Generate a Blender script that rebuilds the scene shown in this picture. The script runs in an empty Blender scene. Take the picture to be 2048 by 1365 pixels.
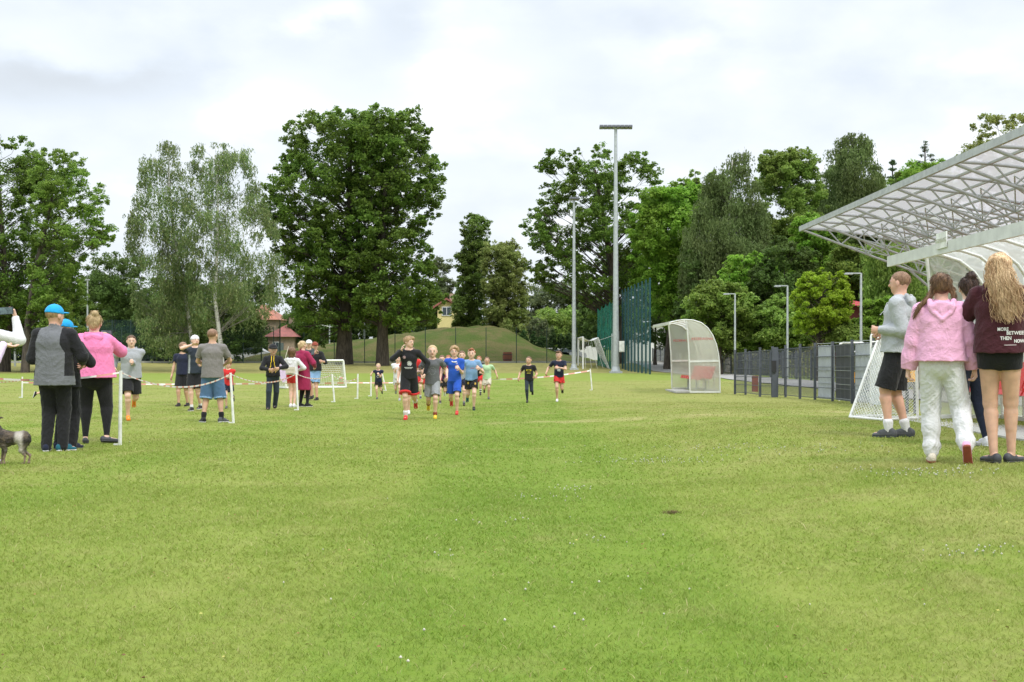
import bpy, bmesh, math, random
import numpy as np
from mathutils import Vector, Matrix
from mathutils.bvhtree import BVHTree

R = math.radians
F, CH, HZ = 2800.0, 1.12, 712.0          # focal length in photo pixels, camera height, horizon row
scene = bpy.context.scene
COL = scene.collection

# ---------------------------------------------------------------- camera
cam_d = bpy.data.cameras.new('camera')
cam = bpy.data.objects.new('camera', cam_d); COL.objects.link(cam)
cam.location = (0, 0, CH); cam.rotation_euler = (R(90), 0, 0)
cam_d.sensor_width = 36.0; cam_d.lens = 36.0 * F / 2048
cam_d.shift_y = (HZ - 682.5) / 2048
cam_d.clip_start = 0.1; cam_d.clip_end = 3000
scene.camera = cam

# ---------------------------------------------------------------- world: overcast sky with soft clouds
SUN_EL, SUN_AZ = R(52), R(150)            # azimuth measured clockwise from +Y (behind the camera, to the right)
world = bpy.data.worlds.new('World'); scene.world = world; world.use_nodes = True
nt = world.node_tree; N = nt.nodes; L = nt.links; N.clear()
def nd(t, **kw):
    n = N.new(t)
    for k, v in kw.items():
        if k.startswith('i_'): n.inputs[int(k[2:])].default_value = v
        else: setattr(n, k, v)
    return n
def mth(op, a, b=None, c=None, clamp=False):
    n = N.new('ShaderNodeMath'); n.operation = op; n.use_clamp = clamp
    for i, v in enumerate((a, b, c)):
        if v is None: continue
        if hasattr(v, 'type') and not isinstance(v, (int, float)): L.new(v, n.inputs[i])
        else: n.inputs[i].default_value = v
    return n.outputs[0]
out = nd('ShaderNodeOutputWorld'); bg = nd('ShaderNodeBackground'); bg.inputs[1].default_value = 0.11
L.new(bg.outputs[0], out.inputs[0])
sky = nd('ShaderNodeTexSky', sky_type='NISHITA', sun_disc=False, sun_elevation=SUN_EL, sun_rotation=SUN_AZ)
sky.air_density = 1.3; sky.dust_density = 2.0
tc = nd('ShaderNodeTexCoord'); sep = nd('ShaderNodeSeparateXYZ'); L.new(tc.outputs['Generated'], sep.inputs[0])
zc = sep.outputs[2]
mapn = nd('ShaderNodeMapping'); mapn.inputs['Scale'].default_value = (1.0, 1.0, 1.9); L.new(tc.outputs['Generated'], mapn.inputs[0])
n1 = nd('ShaderNodeTexNoise'); n1.inputs['Scale'].default_value = 4.2; n1.inputs['Detail'].default_value = 5; n1.inputs['Roughness'].default_value = 0.48; n1.inputs['Distortion'].default_value = 0.35
L.new(mapn.outputs[0], n1.inputs['Vector'])
n2 = nd('ShaderNodeTexNoise'); n2.inputs['Scale'].default_value = 13.0; n2.inputs['Detail'].default_value = 6; n2.inputs['Roughness'].default_value = 0.5
L.new(mapn.outputs[0], n2.inputs['Vector'])
def blob(px, py, rx, ry, power=1.0):
    """soft cloud lump in the direction of one place of the sky"""
    x, z = (px - 1024) / F, (HZ - py) / F
    X = mth('DIVIDE', sep.outputs[0], mth('MAXIMUM', sep.outputs[1], 0.05)); Z = mth('DIVIDE', zc, mth('MAXIMUM', sep.outputs[1], 0.05))
    wob = mth('MULTIPLY', mth('SUBTRACT', n2.outputs[0], 0.5), 0.10)
    dx = mth('DIVIDE', mth('ADD', mth('SUBTRACT', X, x), wob), rx / F); dz = mth('DIVIDE', mth('ADD', mth('SUBTRACT', Z, z), mth('MULTIPLY', wob, 0.6)), ry / F)
    r2 = mth('ADD', mth('MULTIPLY', dx, dx), mth('MULTIPLY', dz, dz))
    return mth('MULTIPLY', mth('EXPONENT', mth('MULTIPLY', r2, -1.0)), power)
v = mth('ADD', mth('MULTIPLY', mth('SUBTRACT', n1.outputs[0], 0.5), 0.6), mth('MULTIPLY', mth('SUBTRACT', n2.outputs[0], 0.5), 0.62))
for b in [(660, 35, 70, 30, .30), (925, 105, 40, 25, .25), (560, 190, 110, 60, .20), (960, 160, 150, 60, .20), (760, 240, 260, 50, .12),
          (60, 90, 160, 50, .16), (1440, 50, 90, 50, .16), (1980, 130, 120, 90, .14), (600, 330, 400, 70, .10), (1100, 420, 400, 90, .08),
          (120, 165, 260, 40, -.30), (260, 60, 200, 60, -.10), (820, 60, 100, 90, -.16), (1200, 130, 220, 120, -.10), (1000, 320, 160, 45, -.12), (1700, 180, 260, 60, -.06)]:
    v = mth('ADD', v, blob(*b))
ramp = nd('ShaderNodeValToRGB'); L.new(mth('ADD', v, 0.55), ramp.inputs[0])
cr = ramp.color_ramp; cr.elements[0].position = 0.12; cr.elements[0].color = (0.60, 0.64, 0.69, 1)
cr.elements[1].position = 0.85; cr.elements[1].color = (1.04, 1.04, 1.04, 1)
e = cr.elements.new(0.40); e.color = (0.70, 0.76, 0.835, 1)
e = cr.elements.new(0.62); e.color = (0.82, 0.87, 0.925, 1)
gain = mth('ADD', 1.0, mth('MULTIPLY', mth('MAXIMUM', mth('SUBTRACT', zc, 0.30), 0.0), 2.3))
SKYK = 8.2
vm = nd('ShaderNodeVectorMath', operation='SCALE'); L.new(ramp.outputs[0], vm.inputs[0]); L.new(mth('MULTIPLY', gain, SKYK), vm.inputs[3])
mx = nd('ShaderNodeMix', data_type='RGBA'); mx.inputs[0].default_value = 0.93
L.new(sky.outputs[0], mx.inputs[6]); L.new(vm.outputs[0], mx.inputs[7]); L.new(mx.outputs[2], bg.inputs[0])

sun_d = bpy.data.lights.new('sun', 'SUN'); sun_d.energy = 1.5; sun_d.angle = R(10); sun_d.color = (1.0, 0.96, 0.88)
sun = bpy.data.objects.new('sun', sun_d); COL.objects.link(sun)
sdir = Vector((math.sin(SUN_AZ) * math.cos(SUN_EL), math.cos(SUN_AZ) * math.cos(SUN_EL), math.sin(SUN_EL)))
sun.rotation_euler = sdir.to_track_quat('Z', 'Y').to_euler(); sun.location = (0, -20, 40)
vs = scene.view_settings; vs.view_transform = 'Standard'; vs.look = 'None'; vs.gamma = 1; vs.exposure = 0.42; vs.use_curve_mapping = False
scene.cycles.max_bounces = 8; scene.cycles.transparent_max_bounces = 48; scene.cycles.use_denoising = True

# ---------------------------------------------------------------- helpers
def sst(a, b, t):
    t = np.clip((np.asarray(t, float) - a) / (b - a), 0, 1); return t * t * (3 - 2 * t)
def terrain(x, y):
    x = np.asarray(x, float); y = np.asarray(y, float)
    z = 0.24 * sst(0.2, 4.2, x) * (1 - sst(19, 34, y)) * sst(2, 12, y)
    z = z + 0.5 * sst(98, 120, y)
    z = z + 3.2 * sst(17, 30, x) * sst(50, 80, y)               # bank rising to the wood on the right
    z = z + 0.012 * np.sin(x * 1.1 + y * 0.31) + 0.010 * np.sin(y * 0.9 - x * 0.4)
    return z
def P(px, py, Y):
    return Vector(((px - 1024) / F * Y, Y, CH + (HZ - py) / F * Y))
def on_ground(px, py):
    Y = 30.0
    for _ in range(60):
        x = (px - 1024) / F * Y
        Yn = (CH - float(terrain(x, Y))) * F / (py - HZ); Y = Y * 0.6 + Yn * 0.4
    x = (px - 1024) / F * Y
    return Vector((x, Y, float(terrain(x, Y))))
def gz(x, y): return float(terrain(x, y))

def tag(o, label=None, cat=None, group=None, kind=None):
    if label: o['label'] = label
    if cat: o['category'] = cat
    if group: o['group'] = group
    if kind: o['kind'] = kind
    return o
def empty(name, loc=(0, 0, 0), rz=0.0):
    o = bpy.data.objects.new(name, None); COL.objects.link(o); o.location = loc; o.rotation_euler = (0, 0, rz); o.empty_display_size = 0.2
    return o
def mesh_obj(name, verts, faces, mats, parent=None, smooth=False, midx=None):
    me = bpy.data.meshes.new(name)
    verts = np.asarray(verts, np.float32).reshape(-1, 3)
    if isinstance(faces, np.ndarray) and faces.ndim == 2:
        k = faces.shape[1]; n = len(faces)
        me.vertices.add(len(verts)); me.vertices.foreach_set('co', verts.ravel())
        me.loops.add(n * k); me.loops.foreach_set('vertex_index', faces.astype(np.int32).ravel())
        me.polygons.add(n); me.polygons.foreach_set('loop_start', np.arange(0, n * k, k, dtype=np.int32))
        me.update(calc_edges=True)
    else:
        me.from_pydata([tuple(map(float, v)) for v in verts], [], [tuple(int(i) for i in f) for f in faces]); me.update()
    if not isinstance(mats, (list, tuple)): mats = [mats]
    for m in mats: me.materials.append(m)
    if midx is not None: me.polygons.foreach_set('material_index', np.asarray(midx, np.int32))
    if smooth: me.polygons.foreach_set('use_smooth', np.ones(len(me.polygons), bool))
    me.validate(); me.update()
    o = bpy.data.objects.new(name, me); COL.objects.link(o)
    if parent: o.parent = parent
    return o
def smooth_all(o):
    o.data.polygons.foreach_set('use_smooth', np.ones(len(o.data.polygons), bool))

class MB:
    """collects boxes, tubes and sheets; build() links them as one mesh object"""
    def __init__(s): s.v = []; s.f = []; s.m = []; s.sm = []
    def add(s, vs, fs, m=0, sm=False):
        b = len(s.v); s.v += [tuple(map(float, p)) for p in vs]; s.f += [tuple(i + b for i in f) for f in fs]; s.m += [m] * len(fs); s.sm += [sm] * len(fs); return s
    def box(s, c, d, rz=0.0, m=0, ax=None):
        c = Vector(c); hx, hy, hz = d[0] / 2, d[1] / 2, d[2] / 2
        rot = Matrix.Rotation(rz, 3, 'Z') if ax is None else ax
        vs = [c + rot @ Vector((x * hx, y * hy, z * hz)) for x in (-1, 1) for y in (-1, 1) for z in (-1, 1)]
        return s.add(vs, [(0, 1, 3, 2), (4, 6, 7, 5), (0, 4, 5, 1), (2, 3, 7, 6), (0, 2, 6, 4), (1, 5, 7, 3)], m)
    def tube(s, pts, r, n=8, m=0, cap=True, flat=1.0):
        pts = [Vector(p) for p in pts]; k = len(pts)
        rs = r if isinstance(r, (list, tuple)) else [r] * k
        vs = []; up = None
        for i, p in enumerate(pts):
            t = (pts[min(i + 1, k - 1)] - pts[max(i - 1, 0)]).normalized()
            if up is None: up = Vector((0, 0, 1)) if abs(t.z) < 0.9 else Vector((0, 1, 0))
            a = t.cross(up).normalized(); b = a.cross(t).normalized(); up = b
            for j in range(n):
                an = 2 * math.pi * j / n; vs.append(p + a * math.cos(an) * rs[i] + b * math.sin(an) * rs[i] * flat)
        fs = [(i * n + j, i * n + (j + 1) % n, (i + 1) * n + (j + 1) % n, (i + 1) * n + j) for i in range(k - 1) for j in range(n)]
        s.add(vs, fs, m, n > 5)
        if cap: s.add([vs[j] for j in range(n)] , [tuple(range(n))], m); s.add([vs[(k - 1) * n + j] for j in range(n)], [tuple(range(n))[::-1]], m)
        return s
    def bar(s, a, b, w, d, m=0):
        """rectangular bar between two points"""
        a, b = Vector(a), Vector(b); t = (b - a); ln = t.length; t.normalize()
        u = t.cross(Vector((0, 0, 1)) if abs(t.z) < 0.95 else Vector((0, 1, 0))).normalized(); v = u.cross(t).normalized()
        ax = Matrix((u, t, v)).transposed()
        return s.box((a + b) / 2, (w, ln, d), ax=ax, m=m)
    def quad(s, a, b, c, d, m=0): return s.add([a, b, c, d], [(0, 1, 2, 3)], m)
    def slab(s, poly, th, m=0):
        """polygon extruded by the vector th"""
        th = Vector(th); n = len(poly); vs = [Vector(p) for p in poly] + [Vector(p) + th for p in poly]
        fs = [tuple(range(n))[::-1], tuple(range(n, 2 * n))] + [(i, (i + 1) % n, n + (i + 1) % n, n + i) for i in range(n)]
        return s.add(vs, fs, m)
    def build(s, name, mats, parent=None, smooth=None):
        o = mesh_obj(name, s.v, s.f, mats, parent, False, s.m)
        o.data.polygons.foreach_set('use_smooth', np.array(s.sm if smooth is None else [smooth] * len(s.f), bool))
        return o

# ---------------------------------------------------------------- materials
MATS = {}
class NT:
    """small wrapper to write node materials tersely"""
    def __init__(s, name):
        s.mat = bpy.data.materials.new(name); s.mat.use_nodes = True; s.t = s.mat.node_tree; s.n = s.t.nodes; s.l = s.t.links
        s.b = s.n['Principled BSDF']; s.out = s.n['Material Output']
    def new(s, t, **kw):
        n = s.n.new(t)
        for k, v in kw.items(): setattr(n, k, v)
        return n
    def put(s, sock, v):
        if hasattr(v, 'is_linked') or hasattr(v, 'links'): s.l.new(v, sock)
        else: sock.default_value = v
    def math(s, op, a, b=0.0, clamp=False):
        n = s.new('ShaderNodeMath', operation=op, use_clamp=clamp); s.put(n.inputs[0], a); s.put(n.inputs[1], b); return n.outputs[0]
    def noise(s, vec, scale, detail=3, rough=0.5, dist=0.0):
        n = s.new('ShaderNodeTexNoise'); s.put(n.inputs['Vector'], vec); n.inputs['Scale'].default_value = scale; n.inputs['Detail'].default_value = detail
        n.inputs['Roughness'].default_value = rough; n.inputs['Distortion'].default_value = dist; return n.outputs[0]
    def mix(s, fac, a, b, blend='MIX'):
        n = s.new('ShaderNodeMix', data_type='RGBA', blend_type=blend); s.put(n.inputs[0], fac)
        for i, v in ((6, a), (7, b)):
            if isinstance(v, tuple): n.inputs[i].default_value = (*v[:3], 1)
            else: s.l.new(v, n.inputs[i])
        return n.outputs[2]
    def rng(s, x, a, b, c=0.0, d=1.0):
        n = s.new('ShaderNodeMapRange', interpolation_type='SMOOTHSTEP'); s.put(n.inputs[0], x)
        for i, v in enumerate((a, b, c, d)): n.inputs[i + 1].default_value = v
        return n.outputs[0]
    def pos(s): return s.new('ShaderNodeNewGeometry').outputs['Position']
    def obj(s): return s.new('ShaderNodeTexCoord').outputs['Object']
    def scale(s, vec, sc, rot=(0, 0, 0)):
        n = s.new('ShaderNodeMapping'); s.l.new(vec, n.inputs[0]); n.inputs['Scale'].default_value = sc; n.inputs['Rotation'].default_value = rot; return n.outputs[0]
    def bump(s, h, strength=0.3, dist=0.01, normal=None):
        n = s.new('ShaderNodeBump'); s.put(n.inputs['Height'], h); n.inputs['Strength'].default_value = strength; n.inputs['Distance'].default_value = dist
        s.l.new(n.outputs[0], s.b.inputs['Normal']); return n.outputs[0]
def srgb(r, g, b):
    return tuple(((c / 255) / 12.92 if c / 255 <= 0.04045 else ((c / 255 + 0.055) / 1.055) ** 2.4) for c in (r, g, b))
def paint(name, col, rough=0.5, metal=0.0, var=0.12, nsc=6.0, bump=0.0, spec=0.5):
    if name in MATS: return MATS[name]
    m = NT(name); o = m.obj()
    a = m.noise(o, nsc, 4); b = m.noise(o, nsc * 7, 2)
    f = m.math('ADD', m.math('MULTIPLY', a, 0.7), m.math('MULTIPLY', b, 0.3))
    dark = tuple(c * (1 - var * 1.6) for c in col); lite = tuple(min(1, c * (1 + var * 1.2)) for c in col)
    m.l.new(m.mix(m.rng(f, 0.3, 0.7), dark, lite), m.b.inputs['Base Color'])
    m.put(m.b.inputs['Roughness'], m.rng(a, 0.3, 0.7, max(0.05, rough - 0.08), min(1, rough + 0.1)))
    m.b.inputs['Metallic'].default_value = metal; m.b.inputs['Specular IOR Level'].default_value = spec
    if bump: m.bump(b, bump, 0.01)
    MATS[name] = m.mat; return m.mat
def fabric(name, col, var=0.05, rough=0.9, heather=0.0, stripes=None):
    if name in MATS: return MATS[name]
    m = NT(name); o = m.obj()
    a = m.noise(o, 9, 4); fine = m.noise(o, 420, 2, 0.7); mid = m.noise(m.scale(o, (1, 1, 2.5)), 34, 2, 0.5, 0.5)
    dark = tuple(c * (1 - var) for c in col); lite = tuple(min(1, c * (1 + var) + 0.002) for c in col)
    c = m.mix(m.rng(a, 0.3, 0.7), dark, lite)
    if heather: c = m.mix(m.math('MULTIPLY', m.rng(m.noise(m.scale(o, (1, 1, 3)), 190, 2, 0.8), 0.35, 0.65), heather), c, tuple(min(1, x * 1.7 + .03) for x in col))
    m.l.new(c, m.b.inputs['Base Color']); m.b.inputs['Roughness'].default_value = rough
    m.b.inputs['Specular IOR Level'].default_value = 0.2; m.b.inputs['Sheen Weight'].default_value = 0.12
    w1 = m.noise(m.scale(o, (1, 1, .6), (.3, .5, 0)), 8, 3, .5, 1.6); w1 = m.math('ABSOLUTE', m.math('SUBTRACT', w1, .5)); w2 = m.noise(m.scale(o, (1, 1, .5), (-.4, .2, 0)), 17, 2, .5, 1.2); w2 = m.math('ABSOLUTE', m.math('SUBTRACT', w2, .5))
    h1 = m.math('ADD', m.math('MULTIPLY', w1, -3.6), m.math('MULTIPLY', w2, -.5)); m.bump(m.math('ADD', h1, m.math('ADD', m.math('MULTIPLY', mid, .7), m.math('MULTIPLY', fine, 0.12))), 0.42, 0.014)
    MATS[name] = m.mat; return m.mat
def leafmat(name, cols, trans=0.48):
    cols = [(c[0] * 1.85, c[1] * 1.52, c[2] * 1.45) for c in cols]
    """foliage: every leaf gets its own natural tint"""
    if name in MATS: return MATS[name]
    m = NT(name); g = m.new('ShaderNodeNewGeometry'); isl = g.outputs['Random Per Island']
    r = m.new('ShaderNodeValToRGB'); m.l.new(isl, r.inputs[0]); els = r.color_ramp.elements
    els[0].position = 0; els[0].color = (*cols[0], 1); els[1].position = 1; els[1].color = (*cols[-1], 1)
    for i, c in enumerate(cols[1:-1]): e = els.new((i + 1) / (len(cols) - 1)); e.color = (*c, 1)
    big = m.noise(g.outputs['Position'], 0.35, 3)
    c = m.mix(m.rng(big, 0.35, 0.65), r.outputs[0], m.mix(0.5, r.outputs[0], cols[len(cols) // 2], 'MULTIPLY'))
    c = m.mix(0.6, r.outputs[0], c)
    c = r.outputs[0]
    hs = m.new('ShaderNodeHueSaturation'); m.l.new(c, hs.inputs['Color']); m.put(hs.inputs['Value'], m.rng(big, 0.3, 0.7, 0.82, 1.2)); m.put(hs.inputs['Hue'], m.rng(big, 0.3, 0.7, 0.49, 0.508)); c = hs.outputs[0]
    m.l.new(c, m.b.inputs['Base Color']); m.b.inputs['Roughness'].default_value = 0.55; m.b.inputs['Specular IOR Level'].default_value = 0.25
    tr = m.new('ShaderNodeBsdfTranslucent'); m.l.new(c, tr.inputs[0]); ms = m.new('ShaderNodeMixShader'); ms.inputs[0].default_value = trans
    m.l.new(m.b.outputs[0], ms.inputs[1]); m.l.new(tr.outputs[0], ms.inputs[2]); m.l.new(ms.outputs[0], m.out.inputs[0])
    MATS[name] = m.mat; return m.mat
def bark(name, c1, c2, birch=False):
    if name in MATS: return MATS[name]
    m = NT(name); o = m.pos()
    a = m.noise(m.scale(o, (3, 3, 0.6)), 3.0, 5, 0.7)
    c = m.mix(m.rng(a, 0.35, 0.65), c1, c2)
    if birch: c = m.mix(m.rng(m.noise(m.scale(o, (1, 1, 4.5)), 1.4, 4, 0.7), 0.56, 0.62), c, (0.03, 0.028, 0.025))
    m.l.new(c, m.b.inputs['Base Color']); m.b.inputs['Roughness'].default_value = 0.95; m.bump(a, 0.8, 0.05)
    MATS[name] = m.mat; return m.mat

# lawn colour: one function of the place on the ground, shared by the soil sheet and the blades
def lawn_colour(m, pos):
    big = m.noise(m.scale(pos, (0.5, 0.28, 0)), 0.45, 4, 0.6); mid = m.noise(m.scale(pos, (1, 0.45, 0)), 1.1, 5, 0.62, 0.4); fine = m.noise(pos, 9, 4, 0.65)
    sp = m.new('ShaderNodeSeparateXYZ'); m.l.new(pos, sp.inputs[0]); X, Y = sp.outputs[0], sp.outputs[1]
    base = m.mix(m.rng(mid, 0.30, 0.70), (0.184, 0.250, 0.037), (0.240, 0.292, 0.060))
    base = m.mix(m.math('MULTIPLY', m.rng(fine, 0.35, 0.72), 0.45), base, (0.285, 0.31, 0.092))
    # lighter and darker mown lanes running away from the camera
    lane = m.math('SINE', m.math('ADD', m.math('MULTIPLY', m.math('ADD', X, m.math('MULTIPLY', big, 0.25)), 1.55), 1.1)); lane = m.math('SUBTRACT', lane, m.rng(m.math('ABSOLUTE', X), 1.8, 3.2, 0.0, .9))
    base = m.mix(m.math('MULTIPLY', m.rng(lane, -0.25, 0.35), 0.5), base, (0.140, 0.240, 0.025))
    # dry, yellowed patches: more of them on the right and farther out
    dryn = m.noise(m.scale(pos, (0.8, 0.62, 0)), 1.5, 7, 0.72, 0.3)
    right = m.rng(X, 0.3, 4.0, 0.0, 0.15); far = m.rng(Y, 14, 40, 0.0, 0.10); left = m.rng(X, -2.0, -6.0, 0.0, 0.07)
    d = m.math('ADD', m.math('ADD', m.math('ADD', dryn, right), far), left)
    base = m.mix(m.math('MULTIPLY', m.rng(d, 0.50, 0.78), 0.50), base, (0.350, 0.320, 0.130))
    band = m.math('ABSOLUTE', m.math('SUBTRACT', m.math('ADD', Y, m.math('MULTIPLY', mid, 3.0)), 24.6))      # worn strip across the field
    band = m.math('MULTIPLY', m.rng(band, 0.0, 1.0, 1, 0), m.rng(X, -1.5, 0.3)); 
    base = m.mix(m.math('MULTIPLY', band, m.rng(mid, 0.4, 0.6, 0.05, 0.5)), base, (0.46, 0.40, 0.20))
    return base, mid, fine
# ---------------------------------------------------------------- ground, path, mound
def ground_mat():
    m = NT('lawn_soil'); pos = m.pos(); c, mid, fine = lawn_colour(m, pos)
    sp = m.new('ShaderNodeSeparateXYZ'); m.l.new(pos, sp.inputs[0])
    ny = m.math('ADD', sp.outputs[1], m.math('MULTIPLY', m.noise(pos, 0.25, 3), 3.0))
    c = m.mix(m.rng(ny, 60, 68), c, m.mix(m.rng(mid, 0.3, 0.7), (0.200, 0.262, 0.046), (0.24, 0.29, 0.066)))
    c = m.mix(m.rng(ny, 88.5, 94), c, m.mix(m.rng(mid, 0.3, 0.7), (0.235, 0.225, 0.075), (0.30, 0.28, 0.10)))
    c = m.mix(m.rng(ny, 124, 128), c, (0.20, 0.235, 0.06))
    c = m.mix(1.0, c, (.90, .90, .88), 'MULTIPLY')
    m.l.new(c, m.b.inputs['Base Color']); m.b.inputs['Roughness'].default_value = 1.0; m.b.inputs['Specular IOR Level'].default_value = 0.1
    m.bump(m.math('ADD', fine, m.noise(pos, 40, 3, 0.7)), 0.6, 0.03); return m.mat
def sheet(name, xs, ys, zfun, mat, parent=None):
    X, Y = np.meshgrid(xs, ys); Z = zfun(X, Y); nx, ny = len(xs), len(ys)
    i = (np.arange(ny - 1)[:, None] * nx + np.arange(nx - 1)[None, :]).ravel()
    return mesh_obj(name, np.stack([X.ravel(), Y.ravel(), Z.ravel()], 1), np.stack([i, i + 1, i + nx + 1, i + nx], 1), mat, parent, True)
ys = np.concatenate([np.linspace(-30, 0, 10), np.linspace(1, 60, 130), np.linspace(60.6, 160, 130), np.geomspace(163, 2500, 30)])
xs = np.concatenate([-np.geomspace(60, 1500, 14)[::-1], np.linspace(-58, 58, 200), np.geomspace(60, 1500, 14)])
tag(sheet('ground', xs, ys, terrain, ground_mat()), kind='structure')
asphalt = paint('asphalt', (0.30, 0.29, 0.27), 0.95, var=0.12, nsc=3, bump=0.3)
kerbm = paint('kerb_concrete', (0.42, 0.41, 0.38), 0.9, var=0.1, nsc=2, bump=0.2)
pth = sheet('path', np.linspace(-60, 17.5, 160), np.linspace(121, 124.5, 6), lambda x, y: terrain(x, y) + 0.03, asphalt); tag(pth, kind='structure')
pth = sheet('path', np.linspace(10.2, 13.2, 6), np.linspace(26, 120.9, 90), lambda x, y: terrain(x, y) + 0.03, asphalt); tag(pth, kind='structure')
k = MB()
for i in range(60): x = -60 + i * 1.3; k.box((x, 120.7, gz(x, 120.7) + 0.07), (1.29, 0.14, 0.16))
tag(k.build('kerb', kerbm), kind='structure')
# concrete pad under the near shelter
# mound
mx_ = np.array([400, 440, 500, 560, 600, 660, 700, 760, 830, 900, 960, 1000, 1020, 1040, 1060, 1080, 1120, 1180, 1260]); my_ = np.array([742, 733, 715, 703, 697, 688, 682, 675, 664, 655, 652, 655, 661, 671, 681, 691, 708, 719, 742])
def mound_z(x, y):
    px = 1024 + x * F / 136.0; top = CH + (HZ - np.interp(px, mx_, my_)) / F * 136.0
    hh = np.maximum(top - 0.5, 0); t = np.clip((y - 126.2) / 10.0, 0, 1); u = np.clip((152 - y) / 15.0, 0, 1)
    prof = (np.sin(np.minimum(t, u) * math.pi / 2)) ** 0.9
    return 0.46 + hh * prof + 0.08 * np.sin(x * 1.3 + y) * prof + 0.06 * np.sin(x * 2.7 - y * 1.7) * prof
def mound_mat():
    m = NT('mound_grass'); pos = m.pos(); a = m.noise(m.scale(pos, (0.6, 0.6, 1.6)), 0.6, 6, 0.7, 0.4); b = m.noise(pos, 4, 4, 0.7)
    c = m.mix(m.rng(a, 0.38, 0.62), (0.080, 0.112, 0.026), (0.150, 0.126, 0.055)); c = m.mix(m.math('MULTIPLY', m.rng(b, 0.4, 0.7), 0.4), c, (0.095, 0.14, 0.028))
    m.l.new(c, m.b.inputs['Base Color']); m.b.inputs['Roughness'].default_value = 1; m.b.inputs['Specular IOR Level'].default_value = 0.1; m.bump(b, 1.0, 0.15); return m.mat
tag(sheet('mound', np.linspace(-32, 12.5, 120), np.linspace(126.2, 152, 50), mound_z, mound_mat()), kind='structure')

# ---------------------------------------------------------------- grass blades
def blade_mat():
    m = NT('grass_blade'); g = m.new('ShaderNodeNewGeometry'); c, mid, fine = lawn_colour(m, g.outputs['Position'])
    isl = g.outputs['Random Per Island']
    hs = m.new('ShaderNodeHueSaturation'); m.l.new(c, hs.inputs['Color']); m.put(hs.inputs['Value'], m.rng(isl, 0, 1, 1.06, 1.42)); m.put(hs.inputs['Hue'], m.rng(isl, 0, 1, 0.49, 0.512))
    c = m.mix(m.rng(isl, 0.93, 0.99), hs.outputs[0], (0.46, 0.42, 0.19))
    m.l.new(c, m.b.inputs['Base Color']); m.b.inputs['Roughness'].default_value = 0.6; m.b.inputs['Specular IOR Level'].default_value = 0.25
    tr = m.new('ShaderNodeBsdfTranslucent'); m.l.new(c, tr.inputs[0]); ms = m.new('ShaderNodeMixShader'); ms.inputs[0].default_value = 0.42
    m.l.new(m.b.outputs[0], ms.inputs[1]); m.l.new(tr.outputs[0], ms.inputs[2]); m.l.new(ms.outputs[0], m.out.inputs[0]); return m.mat
rng = np.random.default_rng(7)
def blades():
    V = []
    def band(y0, y1, dens, h, w, side=4.0):
        n = int(dens * 2 * (y1 * .375 + side) * (y1 - y0)); y = rng.uniform(y0, y1, n); y = y[rng.random(n) < (y * .375 + side) / (y1 * .375 + side)]; n = len(y); x = rng.uniform(-1, 1, n) * (y * 0.375 + side)
        keep = np.sin(x * 3.1 + np.sin(y * 2.3)) * np.sin(y * 2.9 + x) + rng.normal(0, 0.8, n) > -0.9; x, y = x[keep], y[keep]; n = len(x)
        z = terrain(x, y) - 0.004; clump = 0.85 + 0.3 * (np.sin(x * 5.3 + 2 * np.sin(y * 3.7)) * np.sin(y * 6.1 + 1.3 * np.sin(x * 4.1)) * 0.5 + 0.5)
        hh = h * rng.lognormal(0, 0.28, n) * clump; ww = w * rng.uniform(0.7, 1.35, n); a = rng.uniform(0, math.pi, n); b = rng.uniform(0, 2 * math.pi, n); ln = hh * rng.uniform(0.5, 2.2, n)
        dx, dy = np.cos(a) * ww / 2, np.sin(a) * ww / 2; lx, ly = np.cos(b) * ln, np.sin(b) * ln
        base = np.stack([x, y, z], 1)
        p0 = base + np.stack([-dx, -dy, 0 * x], 1); p1 = base + np.stack([dx, dy, 0 * x], 1)
        m0 = base + np.stack([lx * .35 + dx * .8, ly * .35 + dy * .8, hh * .62], 1); m1 = base + np.stack([lx * .35 - dx * .8, ly * .35 - dy * .8, hh * .62], 1)
        t = base + np.stack([lx, ly, hh], 1)
        V.append(np.stack([p0, p1, m0, m1, t], 1))
    band(2.4, 7, 6000, 0.019, 0.0036); band(7, 12, 3300, 0.019, 0.0056); band(12, 20, 1300, 0.018, 0.0095); band(20, 34, 520, 0.013, 0.014); band(34, 62, 120, 0.010, 0.022)
    V = np.concatenate(V); n = len(V); i = np.arange(n) * 5
    fq = np.stack([i, i + 1, i + 2, i + 3], 1); ft = np.stack([i + 3, i + 2, i + 4], 1)
    me = bpy.data.meshes.new('grass'); me.vertices.add(n * 5); me.vertices.foreach_set('co', V.astype(np.float32).ravel())
    loops = np.concatenate([fq, ft], 1).ravel().astype(np.int32); me.loops.add(len(loops)); me.loops.foreach_set('vertex_index', loops)
    st = (np.arange(n)[:, None] * 7 + np.array([0, 4])).ravel().astype(np.int32); me.polygons.add(2 * n); me.polygons.foreach_set('loop_start', st); me.update(calc_edges=True)
    me.materials.append(blade_mat()); o = bpy.data.objects.new('grass', me); COL.objects.link(o)
    tag(o, 'short mown green grass blades of the football lawn', 'grass', kind='stuff')
blades()
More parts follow.
